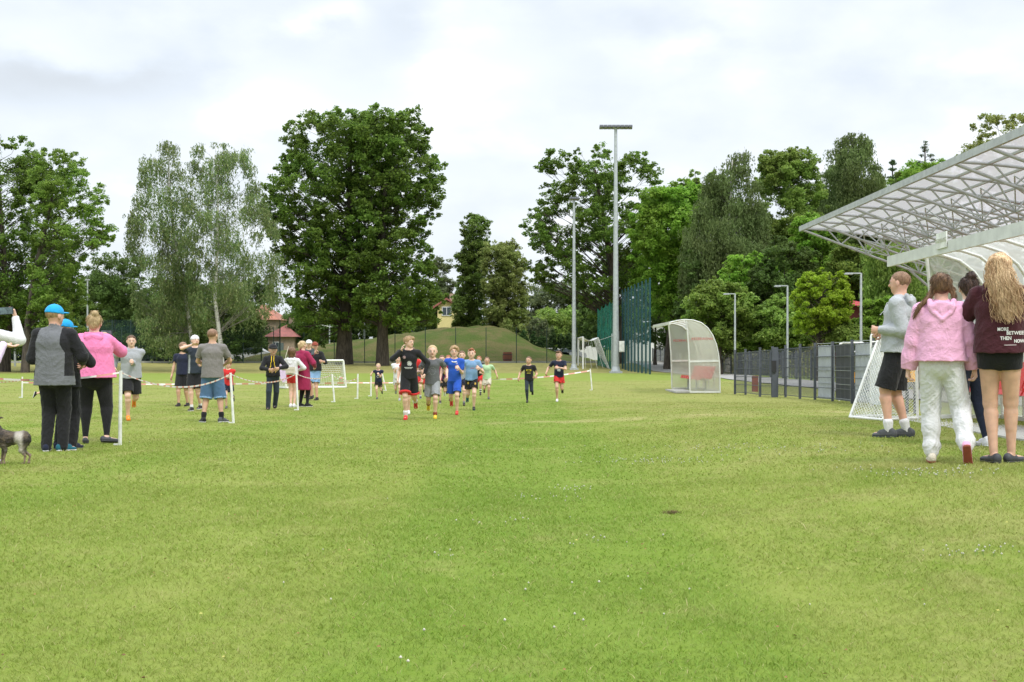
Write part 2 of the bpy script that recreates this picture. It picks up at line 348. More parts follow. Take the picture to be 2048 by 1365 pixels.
# white clover heads scattered in loose drifts
def clover():
    C = [(1300, 925, 150, 7, 80), (1150, 982, 60, 5, 22), (1090, 1000, 90, 6, 16), (1850, 950, 200, 10, 80), (1950, 1110, 110, 12, 26), (1060, 1045, 70, 8, 7), (945, 1050, 40, 8, 4), (1200, 1085, 80, 10, 10), (1340, 1235, 300, 60, 5),
         (120, 890, 120, 8, 16), (700, 890, 300, 12, 10), (1500, 900, 300, 12, 90), (900, 1115, 80, 12, 5), (1000, 1200, 700, 120, 16)]
    o = MB(); rr = random.Random(3)
    for px, py, sx, sy, n in C:
        for _ in range(n):
            qx, qy = px + rr.gauss(0, sx * 0.5), py + rr.gauss(0, sy * 0.6)
            if qy < 850: continue
            p = on_ground(qx, qy); r = rr.uniform(0.004, 0.0072); z = p.z + rr.uniform(0.020, 0.032)
            vs = [(p.x + r * math.cos(a), p.y + r * math.sin(a), z) for a in [k * math.pi / 3 for k in range(6)]] + [(p.x, p.y, z + r * 1.1), (p.x, p.y, z - r)]
            o.add(vs, [(k, (k + 1) % 6, 6) for k in range(6)] + [((k + 1) % 6, k, 7) for k in range(6)], 0, True)
            o.add([(p.x - .0012, p.y, p.z), (p.x + .0012, p.y, p.z), (p.x + .0012, p.y, z), (p.x - .0012, p.y, z)], [(0, 1, 2, 3)], 1)
    tag(o.build('clover_flowers', [paint('clover_white', (0.52, 0.50, 0.42), 0.9, var=.15), paint('clover_stem', (0.12, 0.25, 0.04), 0.8)]), 'tiny white clover heads dotted over the lawn', 'flowers', kind='stuff')
clover()
def litter():
    o = MB(); rr = random.Random(12)
    for _ in range(260):
        px, py = rr.uniform(-40, 2090), HZ + 110 + 560 * rr.random() ** 1.6; p = on_ground(px, py); l = rr.uniform(.005, .012); a = rr.uniform(0, 6.3); d = Vector((math.cos(a), math.sin(a), 0)) * l; s = Vector((-d.y, d.x, 0)) * .4; z = Vector((0, 0, rr.uniform(.010, .018)))
        o.add([p - d + z, p + s + z * 1.3, p + d + z, p - s + z * .9], [(0, 1, 2, 3)], rr.choice((0, 0, 0, 1)))
    tag(o.build('fallen_leaves', [paint('dead_leaf', (.26, .15, .06), .9, var=.3), paint('yellow_petal', (.42, .40, .10), .8)]), 'tiny fallen leaves and petals scattered on the lawn', 'leaves', kind='stuff')
    p = on_ground(1343, 1028); o = MB()
    for _ in range(260):
        q = p + Vector((rr.gauss(0, .028), rr.gauss(0, .03), .003)); t = q + Vector((rr.gauss(0, .014), rr.gauss(0, .014), rr.uniform(.008, .026))); w = Vector((.0022, 0, 0)); o.add([q - w, q + w, t], [(0, 1, 2)])
    tag(o.build('dry_tuft', paint('dry_tuft', (.16, .12, .05), .95, var=.3)), 'small brown tuft of dead grass on the open lawn', 'grass tuft')
litter()

# ---------------------------------------------------------------- trees
def tubes_np(segs, n=7):
    """segs: list of (points, radii)"""
    o = MB()
    for pts, rs in segs: o.tube(pts, rs, n, cap=False)
    return o
def leaf_mesh(name, C, size, mat, parent, rs, droop=0.0, aspect=0.55, up=0.25):
    n = len(C); nrm = rs.normal(size=(n, 3)); nrm[:, 2] = np.abs(nrm[:, 2]) * (1 + up * 2); nrm /= np.linalg.norm(nrm, axis=1)[:, None]
    t = rs.normal(size=(n, 3)); t[:, 2] -= droop * 2.5; t -= nrm * (t * nrm).sum(1)[:, None]; t /= np.linalg.norm(t, axis=1)[:, None] + 1e-9
    if droop > 0.5:
        t = rs.normal(size=(n, 3)) * 0.35; t[:, 2] = -1; t /= np.linalg.norm(t, axis=1)[:, None]
    b = np.cross(nrm, t); b /= np.linalg.norm(b, axis=1)[:, None] + 1e-9
    s = (size * rs.lognormal(0, 0.3, n))[:, None]
    bend = np.cross(t, b) * s * 0.12
    V = np.stack([C - t * s * .5, C + b * s * aspect * .5 + bend, C + t * s * .5, C - b * s * aspect * .5 + bend], 1).reshape(-1, 3)
    i = np.arange(n) * 4
    return mesh_obj(name, V, np.stack([i, i + 1, i + 2, i + 3], 1), mat, parent)
def tree(name, label, Y, prof, trunk, tr, lm, bm, nl=60, lobe=(1.2, 2.2), leaf=0.26, nleaf=30000, depth=0.8, seed=1, style='lobe', group=None, cat='tree', limbs=True, hollow=0.5, extra=None, gap=0.0):
    """prof: rows (py, px_left, px_right) of the crown outline; trunk: (px, py) polyline from the foot up; tr: trunk radius in m"""
    rs = np.random.default_rng(seed); s = Y / F
    tp = [P(a, b, Y) for a, b in trunk]; base = Vector((tp[0].x, Y, gz(tp[0].x, Y) - 0.1))
    if tp[0].z < base.z + 0.6: tp[0].z = base.z
    else: tp = [base] + tp
    root = empty(name, base)
    def loc(v): return (np.asarray(v, float) - np.array(base))
    prof = sorted(prof); prof = [(a - 5, (b + c) / 2 - (c - b) * .53, (b + c) / 2 + (c - b) * .53) for a, b, c in prof]; py = np.array([p[0] for p in prof], float); pl = np.array([p[1] for p in prof], float); pr = np.array([p[2] for p in prof], float)
    # lobes
    ctr = []; rad = []
    tries = 0; wts = np.maximum(pr - pl, 1)
    cdf = np.cumsum((wts[1:] + wts[:-1]) / 2 * np.diff(py)); cdf = np.insert(cdf, 0, 0) / cdf[-1]
    while len(ctr) < nl and tries < nl * 60:
        tries += 1
        yy = np.interp(rs.random(), cdf, py); l, r_ = np.interp(yy, py, pl), np.interp(yy, py, pr); hw = (r_ - l) / 2
        u = rs.uniform(-1, 1) if rs.random() < .7 else rs.choice([-1, 1]) * rs.uniform(.8, 1.06); edge = max(abs(u), 1 - (yy - py[0]) / max(1, (py[-1] - py[0]) * .25)); rr = rs.uniform(*lobe) * min(1.0, 0.35 + hw * s / (lobe[1] * 2.0)) * (1 - .5 * max(0, edge - .3))
        rpx = rr / s * 0.85
        if hw < rpx * 0.6: rpx = hw * 0.6
        cx = (l + r_) / 2 + u * max(hw - rpx * .8, 0); cy = yy + (rpx * rs.uniform(.3, 1.1) if yy - py[0] < rpx else 0)
        if cy > py[-1] - rpx * .4: cy = py[-1] - rpx * .4
        dmax = math.sqrt(max(0, 1 - min(1, u * u))) * hw * s * depth; yo = rs.choice([-1, 1]) * dmax * math.sqrt(rs.random()) * 0.95
        c = np.array(P(cx, cy, Y)); c[1] += yo
        if gap and ctr and min(np.linalg.norm((c - q) * [1, .6, 1]) / (rr + q2) for q, q2 in zip(ctr, rad)) < gap: continue
        ctr.append(c); rad.append(rr)
    ctr = np.array(ctr); rad = np.array(rad)
    if extra: 
        for (a, b, rpx, dy) in extra: ctr = np.vstack([ctr, np.array(P(a, b, Y)) + [0, dy, 0]]); rad = np.append(rad, rpx * s)
    # leaves
    w = rad ** 2; cnt = np.maximum((nleaf * w / w.sum()).astype(int), 8); C = []
    for c, r_, k in zip(ctr, rad, cnt):
        if style == 'weep':
            ns = max(3, k // 14); d = rs.normal(size=(ns, 3)); d /= np.linalg.norm(d, axis=1)[:, None]; d[:, 2] = np.abs(d[:, 2]) * .6
            st = c + d * r_ * rs.uniform(.3, 1, (ns, 1)); ln = r_ * rs.uniform(0.5, 2.1, ns)
            for j in range(ns):
                m_ = 14; t_ = rs.random(m_); q = np.repeat(st[j][None], m_, 0); q[:, 2] -= t_ * ln[j]; q[:, :2] += rs.normal(0, .05, (m_, 2)) + np.outer(t_ ** 1.5, rs.normal(0, .12, 2)); C.append(q)
        elif style == 'needle':
            d = rs.normal(size=(k, 3)); d /= np.linalg.norm(d, axis=1)[:, None]; C.append(c + d * np.array([1, 1, .45]) * r_ * rs.random((k, 1)) ** .5)
        else:
            # a lobe is made of twiggy sub-clumps so its edge is ragged
            nsub = max(5, int(9 * r_)); d = rs.normal(size=(nsub, 3)); d /= np.linalg.norm(d, axis=1)[:, None]; d[:, 2] = d[:, 2] * .75 + .12
            sc = c + d * r_ * rs.uniform(hollow, 1.02, (nsub, 1)); sr = r_ * rs.uniform(.22, .46, nsub); pick = rs.integers(0, nsub, k)
            dd = rs.normal(size=(k, 3)); dd /= np.linalg.norm(dd, axis=1)[:, None]; C.append(sc[pick] + dd * (sr[pick] * rs.random(k) ** .45)[:, None] * [1, 1, .7])
    C = np.concatenate(C)
    fl = terrain(C[:, 0], C[:, 1]) + 0.1; C = C[C[:, 2] > fl]
    leaf_mesh('crown', loc(C), leaf, lm, root, rs, droop=1.0 if style == 'weep' else 0.15, aspect=0.42 if style == 'weep' else 0.62, up=0.5 if style != 'weep' else 0.1)
    # trunk and limbs
    segs = []; tl = [Vector(loc(p)) for p in tp]; k = len(tl); segs.append((tl, [tr * (1.25 if i == 0 else 1) * (1 - 0.8 * i / (k - 1)) for i in range(k)]))
    if limbs:
        tz = np.array([p.z for p in tl])
        for c, r_ in zip(ctr, rad):
            c = Vector(loc(c)); zj = min(max(c.z - abs(c.x - np.interp(c.z, tz, [p.x for p in tl])) * rs.uniform(.5, .95) - r_ * .4, tz[-1] * .18), tz[-1] * .97)
            a = Vector((np.interp(zj, tz, [p.x for p in tl]), np.interp(zj, tz, [p.y for p in tl]), zj)); fr = 1 - zj / tz[-1] * .8
            mid = a.lerp(c, .5) + Vector((rs.normal(0, .15), rs.normal(0, .15), rs.uniform(-.1, .35) * (c - a).length * .3)); r0 = max(.025, tr * fr * rs.uniform(.13, .25)) * (.6 if style == 'weep' else 1)
            segs.append(([a, a.lerp(mid, .5) + Vector((rs.normal(0, .08), 0, .06)), mid, c], [r0, r0 * .75, r0 * .5, r0 * .18]))
            for _ in range(3):
                d = Vector(rs.normal(size=3)).normalized() * r_ * .8; segs.append(([mid.lerp(c, .6), c + d * .6, c + d], [r0 * .3, r0 * .18, .008]))
    o = MB(); [o.tube(a_, b_, 6, 0 if i_ == 0 else 1, cap=False) for i_, (a_, b_) in enumerate(segs)]; o.build('trunk', [bm, brk if style != 'weep' else bbk2], root, True)
    tag(root, label, cat, group); return root

oak_l = leafmat('leaf_oak', [(0.043, 0.090, 0.020), (0.070, 0.145, 0.026), (0.094, 0.181, 0.032), (0.123, 0.225, 0.043)])
ash_l = leafmat('leaf_ash', [(0.072, 0.145, 0.029), (0.113, 0.217, 0.041), (0.160, 0.275, 0.058)])
birch_l = leafmat('leaf_birch', [(0.062, 0.125, 0.045), (0.090, 0.165, 0.060), (0.135, 0.215, 0.080), (0.18, 0.24, 0.11)], 0.4)
linden_l = leafmat('leaf_linden', [(.088, .150, .040), (.142, .205, .060), (.200, .275, .10)])
poplar_l = leafmat('leaf_poplar', [(0.051, 0.099, 0.023), (0.080, 0.145, 0.032), (0.116, 0.203, 0.046)])
maple_l = leafmat('leaf_maple', [(0.080, 0.181, 0.026), (0.123, 0.261, 0.035), (0.167, 0.326, 0.049)])
bright_l = leafmat('leaf_bright', [(0.12, 0.23, 0.018), (0.17, 0.31, 0.026), (0.23, 0.38, 0.040)])
dark_l = leafmat('leaf_dark', [(0.038, 0.075, 0.020), (0.058, 0.116, 0.029), (0.087, 0.162, 0.041)])
shrub_l = leafmat('leaf_shrub', [(0.080, 0.152, 0.032), (0.123, 0.225, 0.046), (0.189, 0.304, 0.072)])
spruce_l = leafmat('leaf_spruce', [(0.036, 0.075, 0.032), (0.058, 0.109, 0.043)])
willow_l = leafmat('leaf_willow', [(0.11, 0.17, 0.045), (0.16, 0.23, 0.065), (0.22, 0.29, 0.09)], 0.4)
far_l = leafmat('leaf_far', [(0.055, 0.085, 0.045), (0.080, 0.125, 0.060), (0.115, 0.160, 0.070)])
brk = bark('bark_brown', (0.045, 0.036, 0.028), (0.11, 0.09, 0.07)); bbk = bark('bark_birch', (0.50, 0.48, 0.44), (0.70, 0.68, 0.63), True)

bbk2 = bark('bark_birch_limb', (0.16, 0.14, 0.12), (0.30, 0.28, 0.25))
tree('oak_tree', 'broad dark green oak at the far left edge with open limbs', 98, [(275, -60, 40), (300, -120, 75), (340, -150, 85), (400, -170, 105), (460, -180, 130), (540, -180, 150), (600, -170, 165), (650, -160, 165), (705, -150, 120)],
     [(10, 742), (14, 640), (8, 520), (0, 400), (-10, 320)], .34, oak_l, brk, 185, (1.0, 1.9), 0.175, 120000, seed=2)
tree('ash_tree', 'lighter green tree with airy spreading crown beside the left oak', 93, [(300, 75, 130), (325, 68, 160), (360, 60, 185), (395, 62, 208), (440, 60, 215), (480, 66, 232), (505, 70, 190), (540, 60, 170), (600, 50, 168), (660, 60, 160), (690, 90, 150)],
     [(50, 742), (56, 640), (70, 540), (95, 440), (110, 360)], .26, ash_l, brk, 100, (.7, 1.3), 0.147, 38750, seed=3, gap=.25)
tree('small_tree', 'dark round tree filling the gap between the left oak and the birches', 128, [(505, 190, 235), (530, 165, 285), (580, 160, 300), (640, 158, 310), (715, 155, 320)], [(230, 735), (232, 600)], .25, dark_l, brk, 50, (1.2, 2.2), 0.196, 40300, seed=4)
tree('birch_tree', 'tall weeping birch with a leaning white trunk, left of the pair', 100, [(285, 322, 360), (315, 280, 368), (370, 272, 376), (430, 258, 385), (500, 256, 395), (580, 262, 400), (650, 270, 395), (690, 285, 380)],
     [(392, 742), (384, 690), (372, 600), (350, 480), (338, 380), (338, 300)], .17, birch_l, bbk, 130, (.6, 1.2), 0.133, 46500, seed=5, style='weep', gap=.25)
tree('birch_tree', 'tall pale weeping birch with an upright white trunk, right of the pair', 98, [(285, 415, 440), (300, 385, 495), (350, 368, 508), (400, 362, 530), (470, 360, 555), (540, 375, 560), (600, 385, 560), (650, 400, 540)],
     [(444, 742), (440, 680), (430, 600), (434, 500), (436, 400), (430, 310)], .19, birch_l, bbk, 135, (.55, 1.15), 0.126, 55800, seed=6, style='weep', gap=.28)
tree('small_tree', 'dark low tree crown behind the two birches', 122, [(560, 300, 540), (600, 285, 545), (660, 280, 525), (715, 290, 515)], [(400, 735), (405, 620)], .22, dark_l, brk, 60, (1.3, 2.4), 0.196, 46500, seed=7)
tree('oak_tree', 'tallest oak, dense dark crown, left one of the two by the mound', 114, [(225, 660, 740), (245, 600, 790), (290, 566, 800), (340, 566, 790), (385, 530, 800), (440, 535, 800), (480, 545, 790), (530, 560, 770), (570, 575, 740), (610, 572, 730), (645, 585, 710), (672, 600, 690), (692, 610, 640)],
     [(688, 729), (690, 640), (693, 520), (700, 400), (700, 290)], .62, oak_l, brk, 190, (.9, 2.0), 0.210, 96100, seed=8, gap=.42)
tree('oak_tree', 'second tall oak whose thinner trunk stands nearer the mound top', 112, [(216, 735, 830), (232, 710, 838), (290, 700, 862), (340, 700, 878), (400, 700, 886), (440, 700, 870), (480, 690, 850), (540, 690, 872), (600, 690, 885), (655, 705, 875)],
     [(765, 729), (765, 640), (762, 520), (768, 400), (780, 290)], .46, oak_l, brk, 150, (.9, 1.9), 0.210, 77500, seed=9, gap=.42)
tree('small_tree', 'small pale tree seen right of the big oaks above the yellow house', 170, [(505, 862, 885), (540, 860, 905), (600, 862, 915), (650, 860, 915)], [(885, 700), (886, 600)], .2, far_l, brk, 26, (1.2, 2.2), 0.210, 13950, seed=10)
tree('poplar_tree', 'slim dark columnar poplar left of the golden linden', 142, [(428, 940, 965), (450, 925, 980), (500, 915, 978), (560, 914, 972), (620, 908, 975), (690, 905, 985)], [(942, 700), (943, 560), (948, 450)], .3, poplar_l, brk, 150, (1.0, 1.6), 0.196, 49600, seed=11)
tree('linden_tree', 'yellow green blossoming linden with a rounded crown', 138, [(485, 985, 1020), (500, 968, 1040), (540, 962, 1052), (590, 962, 1055), (640, 970, 1052), (690, 985, 1050)], [(1010, 700), (1010, 560)], .3, linden_l, brk, 170, (.9, 1.4), 0.182, 55800, seed=12)
tree('oak_tree', 'large dark oak behind the two floodlight masts', 116, [(297, 1165, 1220), (315, 1100, 1290), (350, 1080, 1310), (400, 1085, 1325), (445, 1050, 1320), (475, 1050, 1310), (510, 1075, 1300), (540, 1060, 1300), (575, 1075, 1290), (605, 1150, 1290), (650, 1200, 1290)],
     [(1236, 729), (1234, 640), (1225, 540), (1205, 430), (1190, 340)], .5, oak_l, brk, 140, (.8, 1.7), 0.196, 65100, seed=13, gap=.45)
tree('maple_tree', 'fresh green maple between the dark oak and the weeping birch', 104, [(362, 1350, 1392), (380, 1290, 1400), (430, 1270, 1400), (490, 1262, 1400), (540, 1290, 1400), (600, 1290, 1400), (660, 1300, 1395)],
     [(1335, 735), (1342, 640), (1345, 500), (1345, 400)], .28, maple_l, brk, 90, (1.0, 1.8), 0.189, 65100, seed=14)
tree('birch_tree', 'tall drooping birch right of the maple, grey green curtain', 96, [(297, 1440, 1500), (330, 1420, 1512), (390, 1400, 1520), (440, 1375, 1535), (500, 1362, 1545), (560, 1360, 1540), (620, 1370, 1520)], [(1455, 712), (1452, 560), (1460, 420), (1465, 320)], .2, leafmat('leaf_birch_dark', [(.054, .098, .030), (.080, .136, .045), (.115, .18, .065)] if True else [(0.080, 0.131, 0.043), (0.123, 0.181, 0.065), (0.174, 0.232, 0.087)], .4), bbk, 120, (.8, 1.5), 0.147, 93000, seed=15, style='weep')
tree('birch_tree', 'windblown birch top between the drooping birch and the spruces', 100, [(300, 1560, 1600), (320, 1522, 1625), (370, 1518, 1640), (430, 1520, 1650), (500, 1520, 1660), (560, 1525, 1660)], [(1590, 700), (1588, 560), (1580, 400), (1575, 320)], .2, shrub_l, bbk, 95, (.8, 1.5), 0.154, 65100, seed=16)
tree('birch_tree', 'tall birch just left of the grandstand roof corner', 104, [(270, 1695, 1735), (300, 1660, 1755), (350, 1645, 1768), (420, 1645, 1765), (500, 1640, 1770)], [(1715, 700), (1712, 560), (1708, 400), (1712, 300)], .2, birch_l if False else leafmat('leaf_birch_mid', [(.052, .098, .030), (.082, .14, .045), (.12, .19, .065)] if True else [(0.072, 0.123, 0.043), (0.123, 0.189, 0.065), (0.189, 0.254, 0.094)], .4), bbk, 90, (.8, 1.5), 0.154, 65100, seed=17, style='weep')
for i, (px, top, hw, Y, lab) in enumerate([(1785, 322, 22, 120, 'small dark spruce tip beside the tall birch'), (1850, 288, 42, 115, 'taller dark spruce rising above the grandstand roof')]):
    tree('spruce_tree', lab, Y, [(top, px - 2, px + 2), (top + 40, px - hw * .5, px + hw * .5), (top + 90, px - hw * .8, px + hw * .8), (top + 160, px - hw, px + hw), (top + 300, px - hw * 1.5, px + hw * 1.5)], [(px, 700), (px, top + 100), (px, top)], .2, spruce_l, brk, 130, (.5, 1.0), 0.140, 31000, seed=20 + i, style='needle')
tree('willow_tree', 'tall pale willow showing above the grandstand roof edge at the far right', 80, [(228, 2010, 2080), (250, 1950, 2120), (290, 1930, 2140), (340, 1925, 2150), (420, 1900, 2160)], [(2040, 700), (2035, 400), (2030, 260)], .25, willow_l, brk, 70, (.7, 1.2), 0.119, 40300, seed=22, gap=.4)
tree('willow_tree', 'weeping willow with long green strands under the roof corner', 66, [(480, 1735, 1860), (500, 1730, 1880), (560, 1735, 1890), (620, 1740, 1890), (650, 1750, 1880)], [(1800, 690), (1805, 560), (1805, 490)], .2, shrub_l, brk, 80, (.5, 1.0), 0.105, 62000, seed=23, style='weep')
tree('lime_tree', 'pale green bushy tree between the spruces and the roof', 92, [(318, 1830, 1890), (345, 1815, 1900), (400, 1780, 1920), (470, 1760, 1930)], [(1850, 690), (1850, 400)], .2, maple_l, brk, 60, (.8, 1.3), 0.140, 31000, seed=24)
tree('young_tree', 'bright yellow green young tree behind the fence', 62, [(545, 1635, 1680), (560, 1605, 1690), (600, 1588, 1698), (640, 1585, 1700), (672, 1595, 1690)], [(1636, 704), (1640, 640), (1640, 580)], .1, bright_l, brk, 130, (.35, .62), 0.091, 40300, seed=25)
G = 'leafy trees and bushes of the bank behind the fence'
for i, (px, hw, top, bot, Y, lm, lab) in enumerate([
    (1350, 60, 470, 700, 108, dark_l, 'dark leafy mass low behind the maple'), (1440, 65, 560, 705, 82, shrub_l, 'mid green bush left of the first path lamp'), (1500, 75, 510, 700, 86, maple_l, 'large bright bush right of the first path lamp'),
    (1570, 70, 480, 690, 84, dark_l, 'dark bush behind the second path lamp'), (1650, 80, 430, 680, 88, maple_l, 'green crown above the bright young tree'), (1590, 60, 430, 620, 98, shrub_l, 'upper green crown between the birches'),
    (1740, 70, 440, 690, 84, dark_l, 'dark green crown left of the willow strands'), (1700, 45, 480, 590, 84, shrub_l, 'leafy crown above the red shed'), (1405, 50, 345, 560, 108, shrub_l, 'tall mid green crown left of the drooping birch'), (1520, 34, 350, 600, 112, shrub_l, 'slim green crown behind the drooping birch'), (1670, 44, 330, 560, 116, birch_l, 'pale crown between the two right birches'), (1800, 60, 350, 560, 118, shrub_l, 'green crown under the spruce tips'), (1310, 50, 400, 660, 112, maple_l, 'fresh green crown right of the big mast'), (1400, 50, 500, 700, 95, dark_l, 'dark bush under the drooping birch'),
    (1245, 60, 500, 690, 126, dark_l, 'dark crown low behind the tall ball net'), (1810, 90, 430, 690, 96, shrub_l, 'wide green crown behind the roof corner'), (1950, 100, 460, 700, 90, dark_l, 'dark crown seen through the grandstand'),
    (1500, 60, 400, 640, 104, shrub_l, 'tall green crown right of the drooping birch'), (1640, 60, 380, 600, 108, dark_l, 'dark crown between the two right birches'), (1770, 60, 380, 620, 106, dark_l, 'dark crown below the spruce tips'), (1560, 60, 590, 700, 82, shrub_l, 'low bush behind the second path lamp'), (1480, 50, 610, 705, 90, shrub_l, 'low bush behind the first path lamp'), (1700, 50, 652, 700, 62, shrub_l, 'low bush in front of the red shed'), (1760, 45, 600, 700, 62, maple_l, 'low bush right of the red shed')]):
    tree('bank_tree', lab, Y, [(top, px - hw * .4, px + hw * .4), (top + 20, px - hw * .75, px + hw * .75), ((top + bot) / 2, px - hw, px + hw), (bot, px - hw * .9, px + hw * .9)], [(px, 712), (px + 3, (top + bot) / 2)], .16, lm, brk, int(hw * .9), (.8, 1.5), .155, int(hw * 800), seed=30 + i, group=G)
G = 'distant trees behind the mound and the fence'
for i, (px, hw, top, bot, Y, lm, lab) in enumerate([
    (1090, 50, 560, 700, 190, far_l, 'hazy green tree right of the linden'), (1150, 45, 570, 700, 185, far_l, 'hazy green tree left of the rear mast'), (1130, 70, 620, 702, 165, shrub_l, 'low olive bush behind the far goal'), (1200, 50, 600, 700, 160, dark_l, 'bush beside the emerald net'),
    (1060, 40, 640, 700, 160, far_l, 'bush right of the mound'), (900, 60, 630, 700, 175, far_l, 'bush below the yellow house'), (330, 90, 620, 725, 150, dark_l, 'dark hedge tree behind the teal net'), (100, 90, 600, 720, 150, dark_l, 'dark tree behind the left oak trunk'), (450, 80, 650, 722, 150, dark_l, 'dark tree in front of the red roofed houses'),
    (620, 60, 620, 705, 165, dark_l, 'dark tree left of the pale poles'), (720, 80, 600, 700, 170, dark_l, 'dark tree between the oak trunks'), (830, 70, 600, 700, 165, poplar_l, 'dark tree right of the oak trunks'), (210, 60, 560, 720, 150, poplar_l, 'green tree behind the woman in pink'), (-20, 80, 560, 725, 145, dark_l, 'dark tree at the left edge'),
    (1330, 60, 560, 690, 170, far_l, 'tree beside the white building'), (560, 45, 660, 712, 170, poplar_l, 'bush beside the red roofed house'), (890, 14, 548, 640, 200, far_l, 'thin distant tree above the yellow house')]):
    tree('distant_tree', lab, Y, [(top, px - hw * .4, px + hw * .4), (top + 14, px - hw * .75, px + hw * .75), ((top + bot) / 2, px - hw, px + hw), (bot, px - hw * .95, px + hw * .95)], [(px, 712), (px + 3, (top + bot) / 2)], .2, lm, brk, int(hw * .75), (1.3, 2.3), .26, int(hw * 420), seed=60 + i, group=G, limbs=False)
# ---------------------------------------------------------------- street furniture, fences, buildings
white_p = paint('white_paint', (0.78, 0.78, 0.75), 0.4, var=.06); galv = paint('galvanised_steel', (0.46, 0.49, 0.50), 0.45, 0.3, var=.08)
anth = paint('anthracite_paint', (0.085, 0.095, 0.115), 0.5, var=.12); dgreen = paint('dark_green_wire', (0.025, 0.055, 0.045), 0.6); blackp = paint('black_plastic', (0.02, 0.02, 0.022), 0.5)
lampglass = paint('lamp_glass', (0.35, 0.37, 0.38), 0.2); redp = paint('red_plastic', (0.62, 0.035, 0.035), 0.35, var=.08); whiteplastic = paint('white_plastic', (0.75, 0.75, 0.72), 0.5)
def sheetglass(name, col, alpha, rough=0.35, emis=0):
    """translucent plastic sheet: part of the light passes straight through"""
    if name in MATS: return MATS[name]
    m = NT(name); g = m.obj(); a = m.noise(g, 1.5, 4); m.l.new(m.mix(m.rng(a, .3, .7), tuple(c * .88 for c in col), col), m.b.inputs['Base Color'])
    m.b.inputs['Roughness'].default_value = rough; tl = m.new('ShaderNodeBsdfTranslucent'); tl.inputs[0].default_value = (*col, 1); tp = m.new('ShaderNodeBsdfTransparent'); tp.inputs[0].default_value = (*[min(1, c * 1.15) for c in col], 1)
    m1 = m.new('ShaderNodeMixShader'); m1.inputs[0].default_value = .5; m.l.new(m.b.outputs[0], m1.inputs[1]); m.l.new(tl.outputs[0], m1.inputs[2])
    m2 = m.new('ShaderNodeMixShader'); m2.inputs[0].default_value = 1 - alpha; m.l.new(m1.outputs[0], m2.inputs[1]); m.l.new(tp.outputs[0], m2.inputs[2]); m.l.new(m2.outputs[0], m.out.inputs[0]); MATS[name] = m.mat; return m.mat
def netmat(name, col, cover, cell=0.0):
    """fine netting seen from far off: threads with open air between"""
    m = NT(name); m.b.inputs['Base Color'].default_value = (*col, 1); m.b.inputs['Roughness'].default_value = .8
    a = m.noise(m.obj(), 1.2, 4); m.l.new(m.mix(m.rng(a, .3, .7), tuple(c * .8 for c in col), tuple(c * 1.2 for c in col)), m.b.inputs['Base Color'])
    tp = m.new('ShaderNodeBsdfTransparent'); m2 = m.new('ShaderNodeMixShader'); m.put(m2.inputs[0], m.rng(a, .3, .7, cover * .85, min(1, cover * 1.15))); m.l.new(tp.outputs[0], m2.inputs[1]); m.l.new(m.b.outputs[0], m2.inputs[2]); m.l.new(m2.outputs[0], m.out.inputs[0]); return m.mat
tealnet = netmat('teal_net', (0.015, 0.10, 0.11), .40); emnet = netmat('emerald_net', (0.0, 0.19, 0.12), .6); whitenet = netmat('white_net', (.75, .75, .72), .42); darknet = netmat('dark_green_net', (0.006, 0.035, 0.032), .40); thinnet = netmat('thin_green_wire', (0.01, 0.04, 0.03), .13); wire = netmat('wire_mesh', (0.05, 0.06, 0.07), .42)

# floodlight masts
def mast(name, label, px, pyb, pytop, Y, w0, w1, head):
    b = P(px, pyb, Y); b.z = gz(b.x, Y); top = P(px, pytop, Y); h = top.z - b.z; s = Y / F
    r = empty(name, b); m = MB(); m.tube([(0, 0, .25), (0, 0, h)], [w0 * s / 2, w1 * s / 2], 14); m.build('pole', galv, r)
    m = MB(); m.box((0, 0, .06), (w0 * s * 1.9, w0 * s * 1.9, .14)); m.tube([(0, 0, .1), (0, 0, .42)], [w0 * s * .75, w0 * s * .56], 14); m.build('base_plate', galv, r)
    hw = head * s / 2; m = MB(); m.box((0, 0, h + .03), (hw * 2, .16, .12)); m.build('crossbar', galv, r)
    n = 8 if head > 30 else 4
    for i in range(n):
        m = MB(); x = -hw + (i + .5) * 2 * hw / n; m.box((x, -.12, h + .06), (2 * hw / n * .92, .42, .13), ax=Matrix.Rotation(R(-16), 3, 'X')); m.box((x, -.12, h - .012), (2 * hw / n * .78, .34, .02), ax=Matrix.Rotation(R(-16), 3, 'X'), m=1); m.build('floodlight', [anth, lampglass], r)
    if head > 30:
        m = MB(); m.box((w0 * s * .5 + .17, -.05, 1.75), (.34, .28, .72)); m.box((w0 * s * .5 + .17, -.205, 1.75), (.28, .02, .62)); m.build('switch_box', whiteplastic, r)
        m = MB(); m.tube([(-w0 * s * .5 - .04, -.05, .1), (-w0 * s * .5 - .04, -.05, 2.6)], .03, 6); m.build('cable_duct', galv, r)
    tag(r, label, 'floodlight')
mast('floodlight_mast', 'tall grey floodlight mast with wide lamp row and white box', 1231.5, 738, 257, 92, 13, 6, 66)
mast('floodlight_mast', 'shorter thin floodlight mast left of the white goal', 1148, 738, 400, 104, 9, 4.5, 19)
